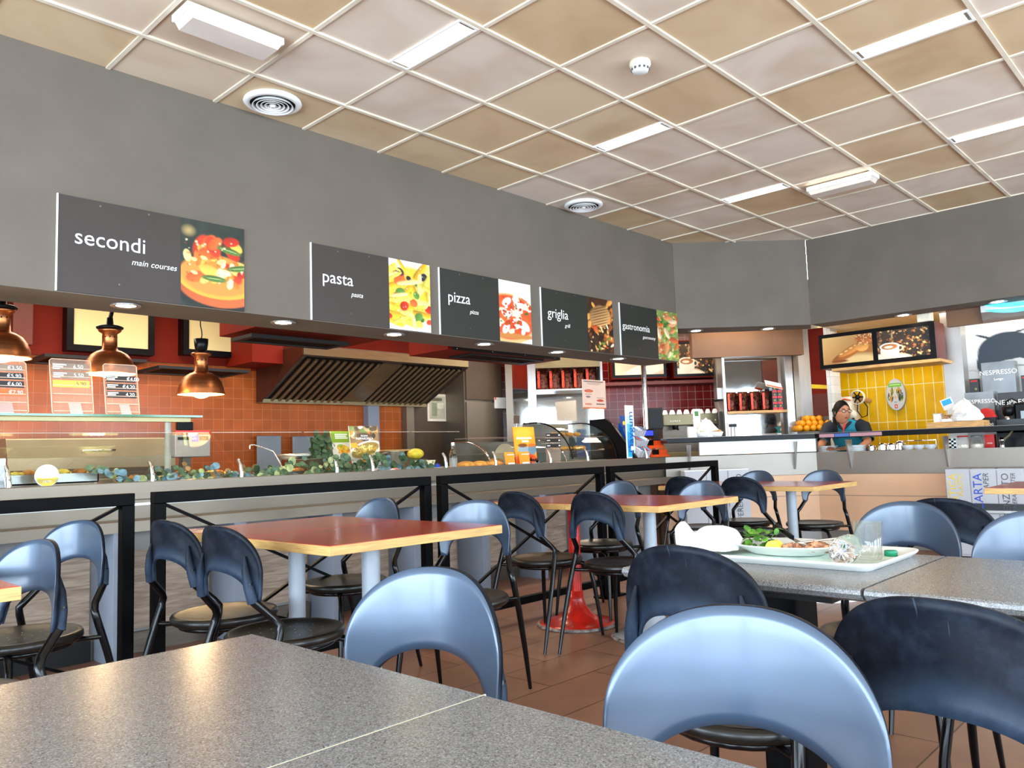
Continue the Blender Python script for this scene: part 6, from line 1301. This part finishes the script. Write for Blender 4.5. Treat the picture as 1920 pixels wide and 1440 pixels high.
for k in range(6): an = k*PI/3; m.tube([(8.07, c.y, c.z), (8.07, c.y+.07*math.cos(an), c.z+.07*math.sin(an))], .008, 6)
m.ball((8.08, c.y, c.z), .03, 10, 8); put('cage', m, 'black', t); put('arm', MB().tube([(8.10, c.y, c.z), (8.30, c.y-.06, c.z-.04)], .03, 10), 'light_wood', t); put('cable', MB().tube([(8.1, c.y+.01, c.z-.06), (8.1, c.y+.02, c.z-.16), (8.1, c.y-.03, c.z-.24), (8.1, c.y-.09, c.z-.22), (8.1, c.y-.10, c.z-.12), (8.12, c.y-.05, c.z-.05)], .006, 6), 'black', t)
c = PX(1680, 740, 8.26); p = Pic(40, 64, '#b9bcbc', 61); rz = .185; ry = .105
p.rect(.15, .14, .85, .26, '#6fae3a').rect(.22, .18, .78, .21, '#dff0c0'); p.scatter(46, ['#1f2a1a', '#d8b23a', '#2c3a20', '#cf8a2a', '#0f1510', '#4f7a2a'], .035, .09, (.12, .34, .88, .66), ang=.1, soft=.3); p.ell(.5, .74, .10, .03, '#8a8d8c', soft=.3).ell(.5, .74, .05, .012, '#b9bcbc', soft=.3); p.rect(.42, .82, .58, .93, '#c92a2a').rect(.47, .85, .53, .9, '#f0d0d0')
t = thing('oval_sign', 'oval grey sign with green and black print on the yellow tiles', 'sign', (8.26, c.y, c.z-rz)); m = MB(); m.prism([(ry*math.cos(q), rz*math.sin(q)) for q in np.linspace(0, 2*PI, 49)[:-1]], (8.25, c.y, c.z), YU, UP, -.045); put('board', m, 'bin_grey', t)
full = MB(); p.mesh(full, (8.246, c.y+ry, c.z-rz), YU, UP, 2*ry, 2*rz); keep = []; 
for f_ in full.f:
    cy = sum(full.v[k][1] for k in f_)/4; cz = sum(full.v[k][2] for k in f_)/4
    if ((cy-c.y)/ry)**2+((cz-c.z)/rz)**2 < .95: keep.append(f_)
full.f = keep; full.m = [0]*len(keep); full.s = [False]*len(keep); put('print', full, 'printed_picture', t)

# ------------------------------------------------------------------ things on and under the bar shelf
ZB = 1.139
def on_diag(px, d_=.0):    # point on the shelf top along pixel column px
    a_, _ = da(px, 815, 5.47); return Vector((5.47/2, 5.47/2, 0))+DU*a_+DN*d_+UP*ZB
def on_right(px, x=6.58): q = PX(px, 800, x); return Vector((x, q.y, ZB))
def mound(nm, c, r, h, m_, label, cat, seed=0):
    rg = random.Random(seed); mb = MB(); n, k = 20, 8; V_ = []
    for i in range(k+1):
        for j in range(n): q = i/k; a = 2*PI*j/n; rr = r*(1-q**2.2)*(1+rg.uniform(-.14, .14)); V_.append(c+Vector((rr*math.cos(a), rr*math.sin(a), h*q*(1+rg.uniform(-.08, .08)))))
    mb.add(V_, [(i*n+j, i*n+(j+1) % n, (i+1)*n+(j+1) % n, (i+1)*n+j) for i in range(k) for j in range(n)], False); return solo(nm, mb, m_, label, cat)
c = on_diag(1328, -.05); mound('napkin_pile', c+UP*.001, .13, .19, 'white_matte', 'mound of crumpled white napkins on the left part of the bar shelf', 'napkins', 4)
for px, m_, lb in ((1315, 'mushroom', 'white bowl of pale sachets on the bar shelf below the napkin mound'), (1341, 'light_wood', 'white bowl of brown sugar sachets on the bar shelf below the napkin mound')):
    c = on_diag(px, .06); t = thing('bowl', lb, 'bowl', c, 'white bowls of sachets on the bar shelf'); put('body', MB().lathe([(.001, .004), (.05, .004), (.066, .05), (.062, .05), (.048, .01), (.001, .01)], c, 24), 'white', t); m = MB(); rg = random.Random(px)
    for k in range(16): m.obox(c+Vector((rg.uniform(-.04, .04), rg.uniform(-.04, .04), .045+rg.uniform(0, .02))), (.045, .02, .004), (rg.uniform(-1, 1), rg.uniform(-1, 1), rg.uniform(-.3, .3)))
    put('sachets', m, m_, t)
c = on_diag(1297, .02); solo('paper_stack', MB().obox(c+UP*.055, (.09, .05, .11), DU), 'white', 'stack of white paper cups boxes at the left end of the bar shelf', 'box')
c = on_diag(1315, -.15); t = thing('menu_card', 'small white menu card standing behind the napkin mound', 'card', c); put('card', MB().obox(c+UP*.15, (.075, .004, .30), DU), 'white', t); m = MB(); m.obox(c+UP*.25+DN*.003, (.04, .002, .05), DU); put('print', m, 'salad', t)
for k in range(3):
    c = on_diag(1378+k*4, .0) if False else Vector((0, 0, 0))
c = on_diag(1368, -.02); t = thing('straw_holder', 'narrow white straw holders on the bar shelf by the grinder', 'holder', c); 
for k in range(3): m = MB(); m.obox(c+DU*(.035*k)+UP*.07, (.022, .05, .14), DU); put('tube', m, 'white', t)
m = MB(); m.obox(c+DU*.035+UP*.11+DN*.027, (.08, .002, .03), DU); put('dark_band', m, 'black', t)
# glass cake box behind shelf seen through
c = PD(1428, 812, 5.85); t = thing('glass_bin', 'small clear topping case behind the bar shelf in front of the mirror', 'case', Vector((c.x, c.y, .93))); m = MB(); m.obox(Vector((c.x, c.y, 1.045)), (.34, .16, .23), DU); put('case', m, 'acrylic', t); m = MB(); m.obox(Vector((c.x, c.y, .995)), (.30, .12, .12), DU); put('contents', m, 'brown_paper', t)
# wooden tray box with napkins, right
a, b = on_right(1744), on_right(1850); t = thing('wooden_tray', 'light wooden tray box on the right part of the bar shelf', 'tray', Vector((6.58, (a.y+b.y)/2, ZB)), None); put('box', MB().box(6.48, 6.70, b.y, a.y, ZB, ZB+.055), 'light_wood', t, bev=.003)
zt2 = ZB+.0555; c = on_right(1812); c.z = zt2+.001; mound('napkin_pile', c, .135, .20, 'white_matte', 'mound of white napkins on the wooden tray', 'napkins', 9)
c = on_right(1763); t = thing('sugar_box', 'small white carton on the left of the wooden tray', 'box', Vector((6.55, c.y, zt2))); put('carton', MB().box(6.52, 6.60, c.y-.035, c.y+.035, zt2, zt2+.075), 'white', t); put('lid', MB().box(6.515, 6.605, c.y-.038, c.y+.038, zt2+.075, zt2+.08), 'bin_grey', t)
c = on_right(1784); t = thing('sugar_bowl', 'tray of brown sugar sachets in front of the napkins on the wooden tray', 'bowl', Vector((6.52, c.y, zt2))); put('dish', MB().box(6.485, 6.55, c.y-.045, c.y+.05, zt2, zt2+.025), 'white', t); m = MB(); rg = random.Random(2)
for k in range(22): m.obox((rg.uniform(6.49, 6.545), c.y+rg.uniform(-.04, .045), zt2+.03+rg.uniform(0, .035)), (.04, .018, .004), (rg.uniform(-1, 1), rg.uniform(-1, 1), rg.uniform(-.3, .3)))
put('sachets', m, 'brown_paper', t)
c = on_right(1808); m = MB(); rg = random.Random(8)
for k in range(12): m.obox((6.49+rg.uniform(-.003, .02), c.y+rg.uniform(-.05, .05), zt2+.012+rg.uniform(0, .02)), (.03, .012, .004), (rg.uniform(-.3, .3), 1, rg.uniform(-.5, .5)))
solo('chocolate_sachets', m, 'dark_box', 'dark sachets in front of the right napkin mound', 'sachets', kind='stuff')
c = on_right(1780, 6.66); t = thing('blue_card', 'tilted blue and red printed card leaning behind the sugar sachets', 'card', Vector((6.66, c.y, zt2))); m = MB(); m.obox((6.66, c.y, zt2+.17), (.004, .10, .10), (1, 0, 0), (0, .35, 1)); put('card', m, 'white', t); m = MB(); m.obox((6.657, c.y+.005, zt2+.185), (.002, .08, .05), (1, 0, 0), (0, .35, 1)); put('blue_print', m, 'cyan_card', t); put('stick', MB().tube([(6.665, c.y, zt2), (6.665, c.y, zt2+.14)], .003, 6), 'white', t)
# crockery and pots on the worktop, seen under the shelf
ZK = .931
def stack(px, x, r, n, label, grp=None):
    q = PX(px, 845, x); last = None
    for k in range(n):
        solo('plate', MB().lathe([(.001, .003), (r*.6, .003), (r, .014), (r, .017), (r*.6, .007), (.001, .007)], (x, q.y, ZK+k*.0145), 28), 'white', '%s, %s' % (label, 'top of the stack' if k == n-1 else 'inside the stack'), 'plate', grp)
stack(1553, 6.75, .10, 5, 'white plate in the stack left of the second shelf bracket', 'plates left of the bracket'); stack(1606, 6.75, .095, 5, 'white plate in the stack under the woman\'s arms', 'plates under the woman')
for k, (px, r, h, lb) in enumerate(((1634, .035, .07, 'steel milk jug, leftmost under the right shelf'), (1655, .04, .085, 'steel milk jug, second under the right shelf'), (1672, .045, .08, 'steel milk jug, third under the right shelf'), (1688, .038, .10, 'taller steel jug beside the steel frame'))):
    q = PX(px, 840, 6.85); t = thing('milk_jug', lb, 'jug', (6.85, q.y, ZK), 'steel milk jugs on the bar worktop'); put('body', MB().lathe([(.001, .002), (r, .002), (r*1.02, .02), (r*.85, h*.8), (r*.9, h), (r*.86, h), (r*.8, h*.8), (r*.95, .01), (.001, .008)], t.location, 24), 'chrome', t); put('handle', MB().tube([(6.85, q.y-r*.85, ZK+h*.85), (6.85, q.y-r-.02, ZK+h*.7), (6.85, q.y-r-.015, ZK+h*.3), (6.85, q.y-r*.95, ZK+h*.2)], .004, 6), 'chrome', t)
for k, (px, lb) in enumerate(((1704, 'white cup saucer heap, left of three beyond the jugs'), (1724, 'white cup saucer heap, middle of three beyond the jugs'), (1745, 'white cup saucer heap, right of three beyond the jugs'))):
    q = PX(px, 840, 6.8); solo('cup', MB().lathe([(.001, .002), (.028, .002), (.050, .035), (.058, .06), (.054, .06), (.045, .035), (.02, .01), (.001, .01)], (6.8, q.y, ZK), 24), 'white', lb.replace('cup saucer heap', 'wide cup'), 'cup', 'white cups under the bar shelf')
q0, q1 = PX(1690, 830, 7.0), PX(1760, 830, 7.0); t = thing('cup_rack', 'steel wire frame behind the white cups under the shelf', 'rack', (6.92, (q0.y+q1.y)/2, ZK)); m = MB(); m.tube([(6.92, q0.y, ZK), (6.92, q0.y, ZK+.10), (6.92, q1.y, ZK+.10), (6.92, q1.y, ZK)], .006, 6); put('frame', m, 'chrome', t); m = MB(); m.tube([(6.925, q0.y, ZK+.04), (6.925, q1.y, ZK+.04)], .005, 6); put('rail', m, 'chrome', t)
for k, (px, lb) in enumerate(((1806, 'clear glass jar left of two under the napkin mound'), (1832, 'clear glass jar right of two under the napkin mound'))):
    q = PX(px, 835, 6.8); t = thing('glass_jar', lb, 'jar', (6.8, q.y, ZK), 'glass jars under the bar shelf'); put('body', MB().lathe([(.001, .0), (.055, .0), (.058, .01), (.058, .095), (.045, .11), (.045, .12)], t.location, 24), 'drink_glass', t); put('lid', MB().lathe([(.048, .118), (.048, .13), (.001, .132)], t.location, 20), ['red', 'silver_box'][k], t); put('contents', MB().lathe([(.001, .004), (.053, .004), (.053, .05), (.001, .055)], t.location, 20), 'mushroom', t)
q = PX(1788, 835, 6.75); t = thing('patterned_box', 'black and white patterned box under the shelf', 'box', (6.75, q.y, ZK)); put('box', MB().box(6.72, 6.80, q.y-.03, q.y+.03, ZK, ZK+.11), 'white', t); m = MB()
for i in range(6):
    for j in range(3):
        if (i+j) % 2: m.box(6.718, 6.7195, q.y-.03+.02*j, q.y-.01+.02*j, ZK+.018*i, ZK+.018*(i+1))
put('pattern', m, 'black', t)
q = PX(1879, 830, 6.72); t = thing('tap', 'small chrome tap with a brass lever behind the bar front', 'tap', (6.72, q.y, ZK)); put('body', MB().lathe([(.001, 0), (.025, 0), (.02, .02), (.016, .06), (.024, .065), (.022, .10), (.001, .105)], t.location, 18), 'chrome', t); put('lever', MB().tube([(6.72, q.y, ZK+.07), (6.71, q.y-.06, ZK+.12), (6.70, q.y-.10, ZK+.17)], [.012, .012, .008], 10), 'champagne', t)

# ------------------------------------------------------------------ capsule machine corner (right edge)
XE = 7.58
p = Pic(70, 96, '#c3c6c8', 71); p.ell(.53, .26, .32, .24, '#24323e', soft=.05); p.ell(.53, .50, .27, .24, '#b9bdbe', .0, .05); p.ell(.40, .33, .20, .055, '#24323e', -.35, .1).ell(.52, .30, .26, .06, '#24323e', -.15, .1).ell(.70, .30, .16, .06, '#24323e', .5, .1).ell(.26, .36, .06, .16, '#24323e', .05, .1).ell(.82, .36, .05, .14, '#24323e', -.05, .1); p.ell(.30, .06, .12, .015, '#24323e', .5, .3).ell(.62, .04, .14, .014, '#24323e', -.3, .3).ell(.78, .07, .10, .014, '#24323e', .4, .3); p.ell(.42, .43, .09, .008, '#3a444c', -.08, .4).ell(.66, .43, .09, .008, '#3a444c', .08, .4); p.ell(.12, .55, .12, .12, '#8d9498', .3, .15).ell(.12, .55, .11, .11, '#c3c6c8', .3, .15); p.noise(.03, 6)
a = PX(1794, 640, XE); z0, z1 = 1.25, 2.10; w = .86
t = thing('portrait_poster', 'grey wall poster with the dark hair and brow of a face at the right edge', 'poster', (XE, a.y-w/2, z0)); put('print', p.mesh(MB(), (XE, a.y, z0), YU, UP, w, z1-z0), 'printed_picture', t); put('backing', MB().box(XE+.001, XE+.015, a.y-w, a.y, z0, z1), 'bin_grey', t)
t = thing('wall_strip', 'steel strip beside the portrait poster', 'panel', (7.5, a.y+.05, 1.0)); put('strip', MB().box(7.45, 7.47, a.y+.01, a.y+.09, .9, 2.12), 'steel_dark', t)
t = thing('poster_shelf', 'dark shelf unit carrying the capsule boxes at the right edge', 'shelf', (7.3, -2.9, 0)); put('cabinet', MB().box(7.15, 7.55, -3.9, -2.36, 0, .93), 'dark_box', t); put('riser', MB().box(7.38, 7.56, -3.9, -2.40, .93, 1.30), 'dark_box', t)
def bx_text(nm, q, x, d_, m_, label, texts=(), grp=None, bev=.0, zb=None, cat='box'):
    # q: px left, px right, py top, py bottom at plane X = x
    a = PX(q[0], q[2], x); b = PX(q[1], q[3], x); z0 = b.z if zb is None else zb; z1 = a.z; t = thing(nm, label, cat, (x+d_/2, (a.y+b.y)/2, z0), grp); put('carton', MB().box(x, x+d_, b.y, a.y, z0, z1), m_, t, bev=bev); w = a.y-b.y; h = z1-z0
    for s, size, u, v, mm, al in texts: put('lettering', text_mb(MB(), s, size*h, (x-.001, a.y-w*u, z0+h*v), YU, UP, .001, align=al), mm, t)
    return t, a, b, z0, z1
bx_text('capsule_carton', (1839, 1906, 681, 731), 7.40, .14, 'silver_box', 'silver box reading nespresso standing in front of the portrait poster', (('NESPRESSO', .135, .5, .74, 'white_text', 'CENTER'), ('Lungo', .07, .5, .62, 'white_text', 'CENTER'), ('50x', .08, .5, .06, 'white_text', 'CENTER')), 'capsule boxes at the right edge', zb=1.302)
bx_text('capsule_carton', (1808, 1868, 737, 800), 7.28, .09, 'silver_box', 'dark silver box reading nespresso behind the right napkin mound', (('NESPRESSO', .10, .5, .80, 'white_text', 'CENTER'),), 'capsule boxes at the right edge', zb=.932)
bx_text('capsule_carton', (1870, 1940, 737, 786), 7.27, .09, 'dark_box', 'black box reading nespresso behind the small capsule machine', (('NESPRESSO', .125, .5, .78, 'white_text', 'CENTER'),), 'capsule boxes at the right edge', zb=.932)
bx_text('capsule_carton', (1868, 1950, 787, 806), 6.98, .10, 'dark_box', 'flat black box reading nespresso under the small capsule machine', (('NESPRESSO', .4, .6, .18, 'white_text', 'CENTER'),), 'capsule boxes at the right edge', zb=1.075)
bx_text('capsule_carton', (1868, 1950, 806, 842), 6.98, .10, 'black', 'tall black box at the bottom right under the bar shelf', (), 'capsule boxes at the right edge', zb=.94)
solo('box_riser', MB().box(7.0, 7.14, -3.2, -2.55, .0, .93), 'steel_dark', 'steel cabinet under the black capsule boxes', 'cabinet')
t, a, b, z0, z1 = bx_text('price_box', (1843, 1869, 783, 814), 7.0, .08, 'dark_box', 'dark box with the price 2,20 and a red top', (('2,20', .28, .5, .42, 'white_text', 'CENTER'),), 'red and black boxes beside the napkins', zb=1.085); put('red_top', MB().prism([(0, 0), (-.13, 0), (-.10, .07), (-.05, .09), (-.01, .08)], (7.0, a.y+.02, z1), (0, 1, 0), UP, .05), 'red', t)
bx_text('price_box', (1845, 1866, 815, 842), 7.0, .08, 'red', 'red carton below the dark price box', (('cialda', .16, .5, .35, 'white_text', 'CENTER'),), 'red and black boxes beside the napkins', zb=.932)
for k, (q, lb) in enumerate((((1817, 1836, 711, 736), 'small black and red tea box left of the silver nespresso box'), ((1914, 1934, 704, 730), 'small black and red tea box right of the silver nespresso box'))):
    t, a, b, z0, z1 = bx_text('tea_box', q, 7.42, .06, 'dark_box', lb, (), 'small tea boxes before the poster', zb=1.302); put('red_base', MB().box(7.417, 7.4195, b.y, a.y, z0, z0+(z1-z0)*.28), 'red', t); put('gold_dot', MB().ball((7.42, (a.y+b.y)/2-.01, z0+(z1-z0)*.68), (.004, .016, .016), 10, 8), 'champagne', t); put('red_line', MB().box(7.417, 7.4195, b.y+.01, a.y-.01, z1-.03, z1-.015), 'red', t)
q = PX(1895, 770, 7.05); t = thing('capsule_machine', 'small black capsule coffee machine at the right edge', 'coffee machine', (7.1, q.y, 1.16)); zc = 1.161; y0 = q.y
put('base', MB().box(6.99, 7.20, y0-.20, y0+.03, zc, zc+.02), 'black', t, bev=.006); put('body', MB().box(7.06, 7.20, y0-.20, y0-.02, zc+.02, zc+.19), 'black', t, bev=.02); put('brew_head', MB().lathe([(.03, 0), (.045, .02), (.048, .08), (.03, .10), (.001, .10)], (7.04, y0+.02, zc+.07), 20), 'black', t); put('handle', MB().tube([(7.06, y0+.04, zc+.15), (7.05, y0+.03, zc+.21), (7.05, y0-.02, zc+.23), (7.06, y0-.06, zc+.20)], .008, 8), 'black', t); put('spout', MB().lathe([(.02, 0), (.024, .03), (.001, .04)], (7.03, y0+.025, zc+.035), 14), 'chrome', t); put('label_plate', MB().box(6.985, 6.99, y0-.19, y0-.09, zc+.04, zc+.11), 'silver_box', t); put('stand_block', MB().box(6.99, 7.20, y0-.2, y0+.03, zc-.02, zc-.001), 'dark_box', t)

# ------------------------------------------------------------------ recycling bins
def bins(y_edges, x, zt, texts, label, u=YU, o=None):
    t = thing('recycling_bin', label, 'bin', (x+.15, (y_edges[0]+y_edges[-1])/2, 0), 'grey recycling bins with vertical lettering')
    put('cabinet', MB().box(x+.012, x+.34, y_edges[-1], y_edges[0], .02, zt), 'bin_grey', t)
    put('slot_band', MB().box(x+.01, x+.012, y_edges[-1], y_edges[0], .395, .475), 'dark_box', t); put('ledge', MB().box(x-.03, x+.012, y_edges[-1], y_edges[0], .40, .42), 'steel_bright', t)
    for k, (a, b) in enumerate(zip(y_edges[:-1], y_edges[1:])):
        d = put('door', MB().box(x, x+.011, b+.004, a-.004, .48, zt-.01), 'bin_grey', t, bev=.002); lo = put('lower_door', MB().box(x, x+.011, b+.004, a-.004, .04, .39), 'bin_grey', t, bev=.002)
        s, s2, m_, sz = texts[k]; w = a-b
        put('lettering', text_mb(MB(), s, sz, (x-.001, b+w*.56, .80-zt+zt-.03 if False else zt-.035), UP, (0, 1, 0), .001, align='RIGHT'), m_, d); put('small_lettering', text_mb(MB(), s2, sz*.62, (x-.001, b+w*.30, zt-.035), UP, (0, 1, 0), .001, align='RIGHT', shear=.2), m_ if m_ == 'yellow' else 'grey_text', d)
        put('round_logo', MB().lathe([(.0005, .0015), (w*.26, .0015), (w*.26, 0)], (x, (a+b)/2, .26), 28, axis=(-1, 0, 0)), {'yellow': 'yellow', 'blue': 'blue'}.get(m_, 'grey_text'), lo)
        put('lid_flap', MB().box(x+.02, x+.30, b+.01, a-.01, zt, zt+.006), 'steel_panel_grey', t)
    return t
ye = [PX(q, 880, 6.20).y for q in (1771, 1817, 1867, 1917)]; zt = PX(1800, 880, 6.2).z
bins(ye, 6.20, zt, [('PLASTICA', 'PLASTIC', 'yellow', .088), ('CARTA', 'PAPER', 'blue', .098), ('INDIFFERENZIATO', 'GENERAL LITTER', 'grey_text', .075)], 'grey recycling bins reading plastica, carta and indifferenziato at the right')
# bin behind the far chairs, set along the diagonal counter
s_ = 5.18; a_, z1_ = da(1283, 884, s_); b_, _ = da(1404, 884, s_); o5 = Vector((s_/2, s_/2, 0)); t = thing('recycling_bin', 'grey recycling bin reading indiffe behind the far chairs', 'bin', o5+DU*((a_+b_)/2), 'grey recycling bins with vertical lettering')
m = MB(); dbox(m, s_, a_, b_, .0, .16, .02, z1_); put('cabinet', m, 'bin_grey', t)
for k in range(3):
    w = (b_-a_)/3; m = MB(); dbox(m, s_, a_+w*k+.004, a_+w*(k+1)-.004, -.01, 0, .44, z1_-.01); d = put('door', m, 'bin_grey', t); m = MB(); dbox(m, s_, a_+w*k+.004, a_+w*(k+1)-.004, -.01, 0, .04, .38); lo = put('lower_door', m, 'bin_grey', t)
    if k == 2: put('lettering', text_mb(MB(), 'INDIFFERENZIATO', .078, o5+DU*(a_+w*2.62)+DN*.011+UP*(z1_-.04), UP, -DU, .001, align='RIGHT'), 'grey_text', d)
    m = MB(); m.lathe([(.0005, .0015), (.05, .0015)], o5+DU*(a_+w*(k+.5))+DN*.0105+UP*.24, 24, axis=DN); put('round_logo', m, ['yellow', 'blue', 'grey_text'][k], lo)
m = MB(); dbox(m, s_, a_, b_, .0, .15, z1_, z1_+.008); put('lid', m, 'white', t)

# ================================================================== TRAY WITH THE MEAL on the dark granite table
ZT = .7305
tx0, tx1, ty0, ty1 = .32, .69, -3.86+.01, -3.33
q = [PZ(1640, 1066, ZT+.012), PZ(1730, 1037, ZT+.02)]
tx0 = q[0].x-.005; ty0 = q[0].y; tx1 = tx0+.36; ty1 = ty0+.50
t = thing('cafeteria_tray', 'white cafeteria tray holding the finished meal on the granite table', 'tray', ((tx0+tx1)/2, (ty0+ty1)/2, ZT))
def rr(x0, x1, y0, y1, r, n=5):
    P_ = []
    for cx, cy, a0 in ((x1-r, y1-r, 0), (x0+r, y1-r, PI/2), (x0+r, y0+r, PI), (x1-r, y0+r, 1.5*PI)):
        for k in range(n+1): a = a0+PI/2*k/n; P_.append((cx+r*math.cos(a), cy+r*math.sin(a)))
    return P_
def rings(levels):
    mb = MB(); n = None; V_ = []
    for ins, z in levels:
        P_ = rr(tx0+ins, tx1-ins, ty0+ins, ty1-ins, max(.012, .045-ins)); n = len(P_); V_ += [(x, y, z) for x, y in P_]
    F_ = [(i*n+j, i*n+(j+1) % n, (i+1)*n+(j+1) % n, (i+1)*n+j) for i in range(len(levels)-1) for j in range(n)]; mb.add(V_, F_, True); mb.add(V_[-n:], [tuple(range(n))], False); mb.add(V_[:n], [tuple(range(n))[::-1]], False); return mb
put('tray_body', rings([(.020, ZT), (.004, ZT+.012), (0, ZT+.017), (.001, ZT+.020), (.006, ZT+.019), (.022, ZT+.006), (.03, ZT+.005)]), 'plastic_white', t)
zt3 = ZT+.0055
put('paper_mat', MB().box(tx0+.04, tx1-.04, ty0+.04, ty1-.04, zt3-.0003, zt3), 'mint_paper', t)
pcx, pcy = tx0+.20, ty0+.30; t = thing('oval_plate', 'white oval plate with salad, lemon and leftover meat on the tray', 'plate', (pcx, pcy, zt3+.001)); mb = MB(); n = 44
lv = [(.001, .004), (.55, .002), (.60, 0), (.64, .006), (.90, .022), (1.0, .027), (1.0, .030), (.92, .027), (.66, .012), (.60, .008), (.001, .008)]
V_ = [(pcx+.115*r_*math.cos(a), pcy+.165*r_*math.sin(a), zt3+.001+z) for r_, z in lv for a in np.linspace(0, 2*PI, n+1)[:-1]]
mb.add(V_, [(i*n+j, i*n+(j+1) % n, (i+1)*n+(j+1) % n, (i+1)*n+j) for i in range(len(lv)-1) for j in range(n)], True); put('dish', mb, 'plastic_white', t, sub=1)
rg = random.Random(6); zp = zt3+.012
mb = MB()
for k in range(64):
    c = Vector((pcx+rg.uniform(-.05, .05), pcy+.085+rg.uniform(-.055, .055), zp+rg.uniform(.004, .05))); u = Vector((rg.uniform(-1, 1), rg.uniform(-1, 1), rg.uniform(-.4, .6))).normalized(); w = Vector((rg.uniform(-.5, .5), rg.uniform(-.5, .5), 1)).normalized(); v = w.cross(u).normalized(); r_ = rg.uniform(.006, .011)
    V_ = [c+w*.003]+[c+u*(r_*1.4*math.cos(a))+v*(r_*math.sin(a)) for a in np.linspace(0, 2*PI, 9)[:-1]]; mb.add(V_, [(0, 1+i, 1+(i+1) % 8) for i in range(8)], True, mi=k % 2)
solo('salad', mb, ['salad', 'greens_bright'], 'small heap of green lamb\'s lettuce on the oval plate', 'salad', kind='stuff')
mb = MB(); c = Vector((pcx-.035, pcy+.015, zp+.006)); mb.prism([(.022*math.cos(a), .022*math.sin(a)) for a in np.linspace(0, PI, 10)], c+Vector((-.012, 0, -.001)), (0, 1, 0), UP, .024); solo('lemon_wedge', mb, 'lemon', 'yellow lemon wedge between the salad and the meat', 'lemon', bev=.003)
for k in range(9):
    c = Vector((pcx+rg.uniform(-.06, .04), pcy-.06+rg.uniform(-.07, .045), zp+.010)); solo('meat_scrap', MB().ball(c, (rg.uniform(.012, .02), rg.uniform(.010, .018), rg.uniform(.007, .014)), 9, 6, jit=.25), 'meat', 'brown scrap of leftover meat on the oval plate', 'meat', 'meat scraps on the oval plate')
t = thing('table_knife', 'black handled knife leaning on the plate rim', 'knife', (pcx+.03, pcy-.02, zp+.02)); put('handle', MB().tube([(pcx+.02, pcy-.010, zp+.030), (pcx+.075, pcy+.06, zp+.052)], [.007, .009], 8), 'black', t); put('blade', MB().obox((pcx-.012, pcy-.052, zp+.018), (.10, .014, .0015), (-.6, -.8, -.18)), 'chrome', t)
t = thing('fork', 'steel fork lying across the leftover meat', 'fork', (pcx+.0, pcy-.09, zp+.02)); put('stem', MB().tube([(pcx+.055, pcy-.15, zp+.034), (pcx+.01, pcy-.07, zp+.024), (pcx-.01, pcy-.04, zp+.02)], .003, 6), 'chrome', t)
for k in range(4): put('tine', MB().tube([(pcx-.01+(k-1.5)*.003, pcy-.04-(k-1.5)*.002, zp+.02), (pcx-.03+(k-1.5)*.004, pcy-.012-(k-1.5)*.003, zp+.017)], .0009, 5), 'chrome', t)
# glass and bottle
def tumbler(c, label):
    t = thing('drinking_glass', label, 'glass', c); put('body', MB().lathe([(.001, .001), (.028, .001), (.030, .004), (.0365, .095), (.0345, .095), (.0285, .014), (.001, .012)], c, 36), 'drink_glass', t)
tumbler(Vector((tx0+.185, ty0+.075, zt3)), 'clear tumbler standing on the tray behind the lying bottle')
t = thing('water_bottle', 'clear crumpled plastic bottle lying on the tray, base toward the camera', 'bottle', (0, 0, 0)); bc = Vector((tx0+.075, ty0+.095, zt3+.0335)); ax = Vector((.80, -.35, .05)).normalized(); ax = Vector((.72, .12, .02)).normalized()
prof = [(.001, .008), (.010, .004), (.022, .0), (.029, .004), (.032, .014), (.030, .022), (.033, .030), (.030, .038), (.033, .046), (.031, .056), (.033, .066), (.030, .080), (.031, .10), (.024, .125), (.013, .145), (.013, .165)]
mb = MB(); mb.lathe(prof, bc-ax*.03, 30, axis=ax)
for k, v in enumerate(mb.v): 
    d_ = Vector(v)-bc; mb.v[k] = tuple(Vector(v)+d_.normalized()*rg.uniform(-.0012, .0012))
put('body', mb, 'drink_glass2', t)
mb = MB()
for k in range(10): a = k*PI/5; X_ = ax.cross(UP).normalized(); Y_ = ax.cross(X_); mb.tube([bc-ax*.029, bc-ax*.031+(X_*math.cos(a)+Y_*math.sin(a))*.014, bc-ax*.024+(X_*math.cos(a)+Y_*math.sin(a))*.028], .0014, 5)
put('base_ribs', mb, 'acrylic_white', t)
solo('bottle_cap', MB().lathe([(.001, .014), (.015, .014), (.016, .012), (.016, 0), (.001, 0)], (tx0+.28, ty0+.055, zt3), 24), 'green_plastic', 'green plastic cap on the tray beside the tumbler', 'lid')
# crumpled napkins
def napkin(c, r, seed, label, peak=0):
    rg = random.Random(seed); n, k = 26, 12; V_ = []
    for i in range(k+1):
        for j in range(n):
            q = i/k; a = 2*PI*j/n; rr_ = r[0]*math.cos(q*PI/2)**.55*(1+.13*math.sin(3*a+seed+4*q)+.08*math.sin(7*a-q*6)+rg.uniform(-.04, .04)); z = r[1]*math.sin(q*PI/2)*(1+.12*math.sin(2*a+seed))+(peak*max(0, math.cos(a-2.2))**10*q*(1-q)*4)
            V_.append(c+Vector((rr_*math.cos(a), rr_*math.sin(a)*1.25, max(0.0004, z))))
    mb = MB().add(V_, [(i*n+j, i*n+(j+1) % n, (i+1)*n+(j+1) % n, (i+1)*n+j) for i in range(k) for j in range(n)], True); return solo('paper_napkin', mb, 'napkin_white', label, 'napkin', 'crumpled napkins on the tray')
napkin(Vector((tx0+.12, ty1-.035, zt3+.012)), (.055, .058), 3, 'crumpled white napkin left of the plate, larger rounded one', .0)
napkin(Vector((tx0+.16, ty1+.05, ZT+.02)), (.045, .035), 7, 'crumpled white napkin at the far left end of the tray with a pointed fold', .045)
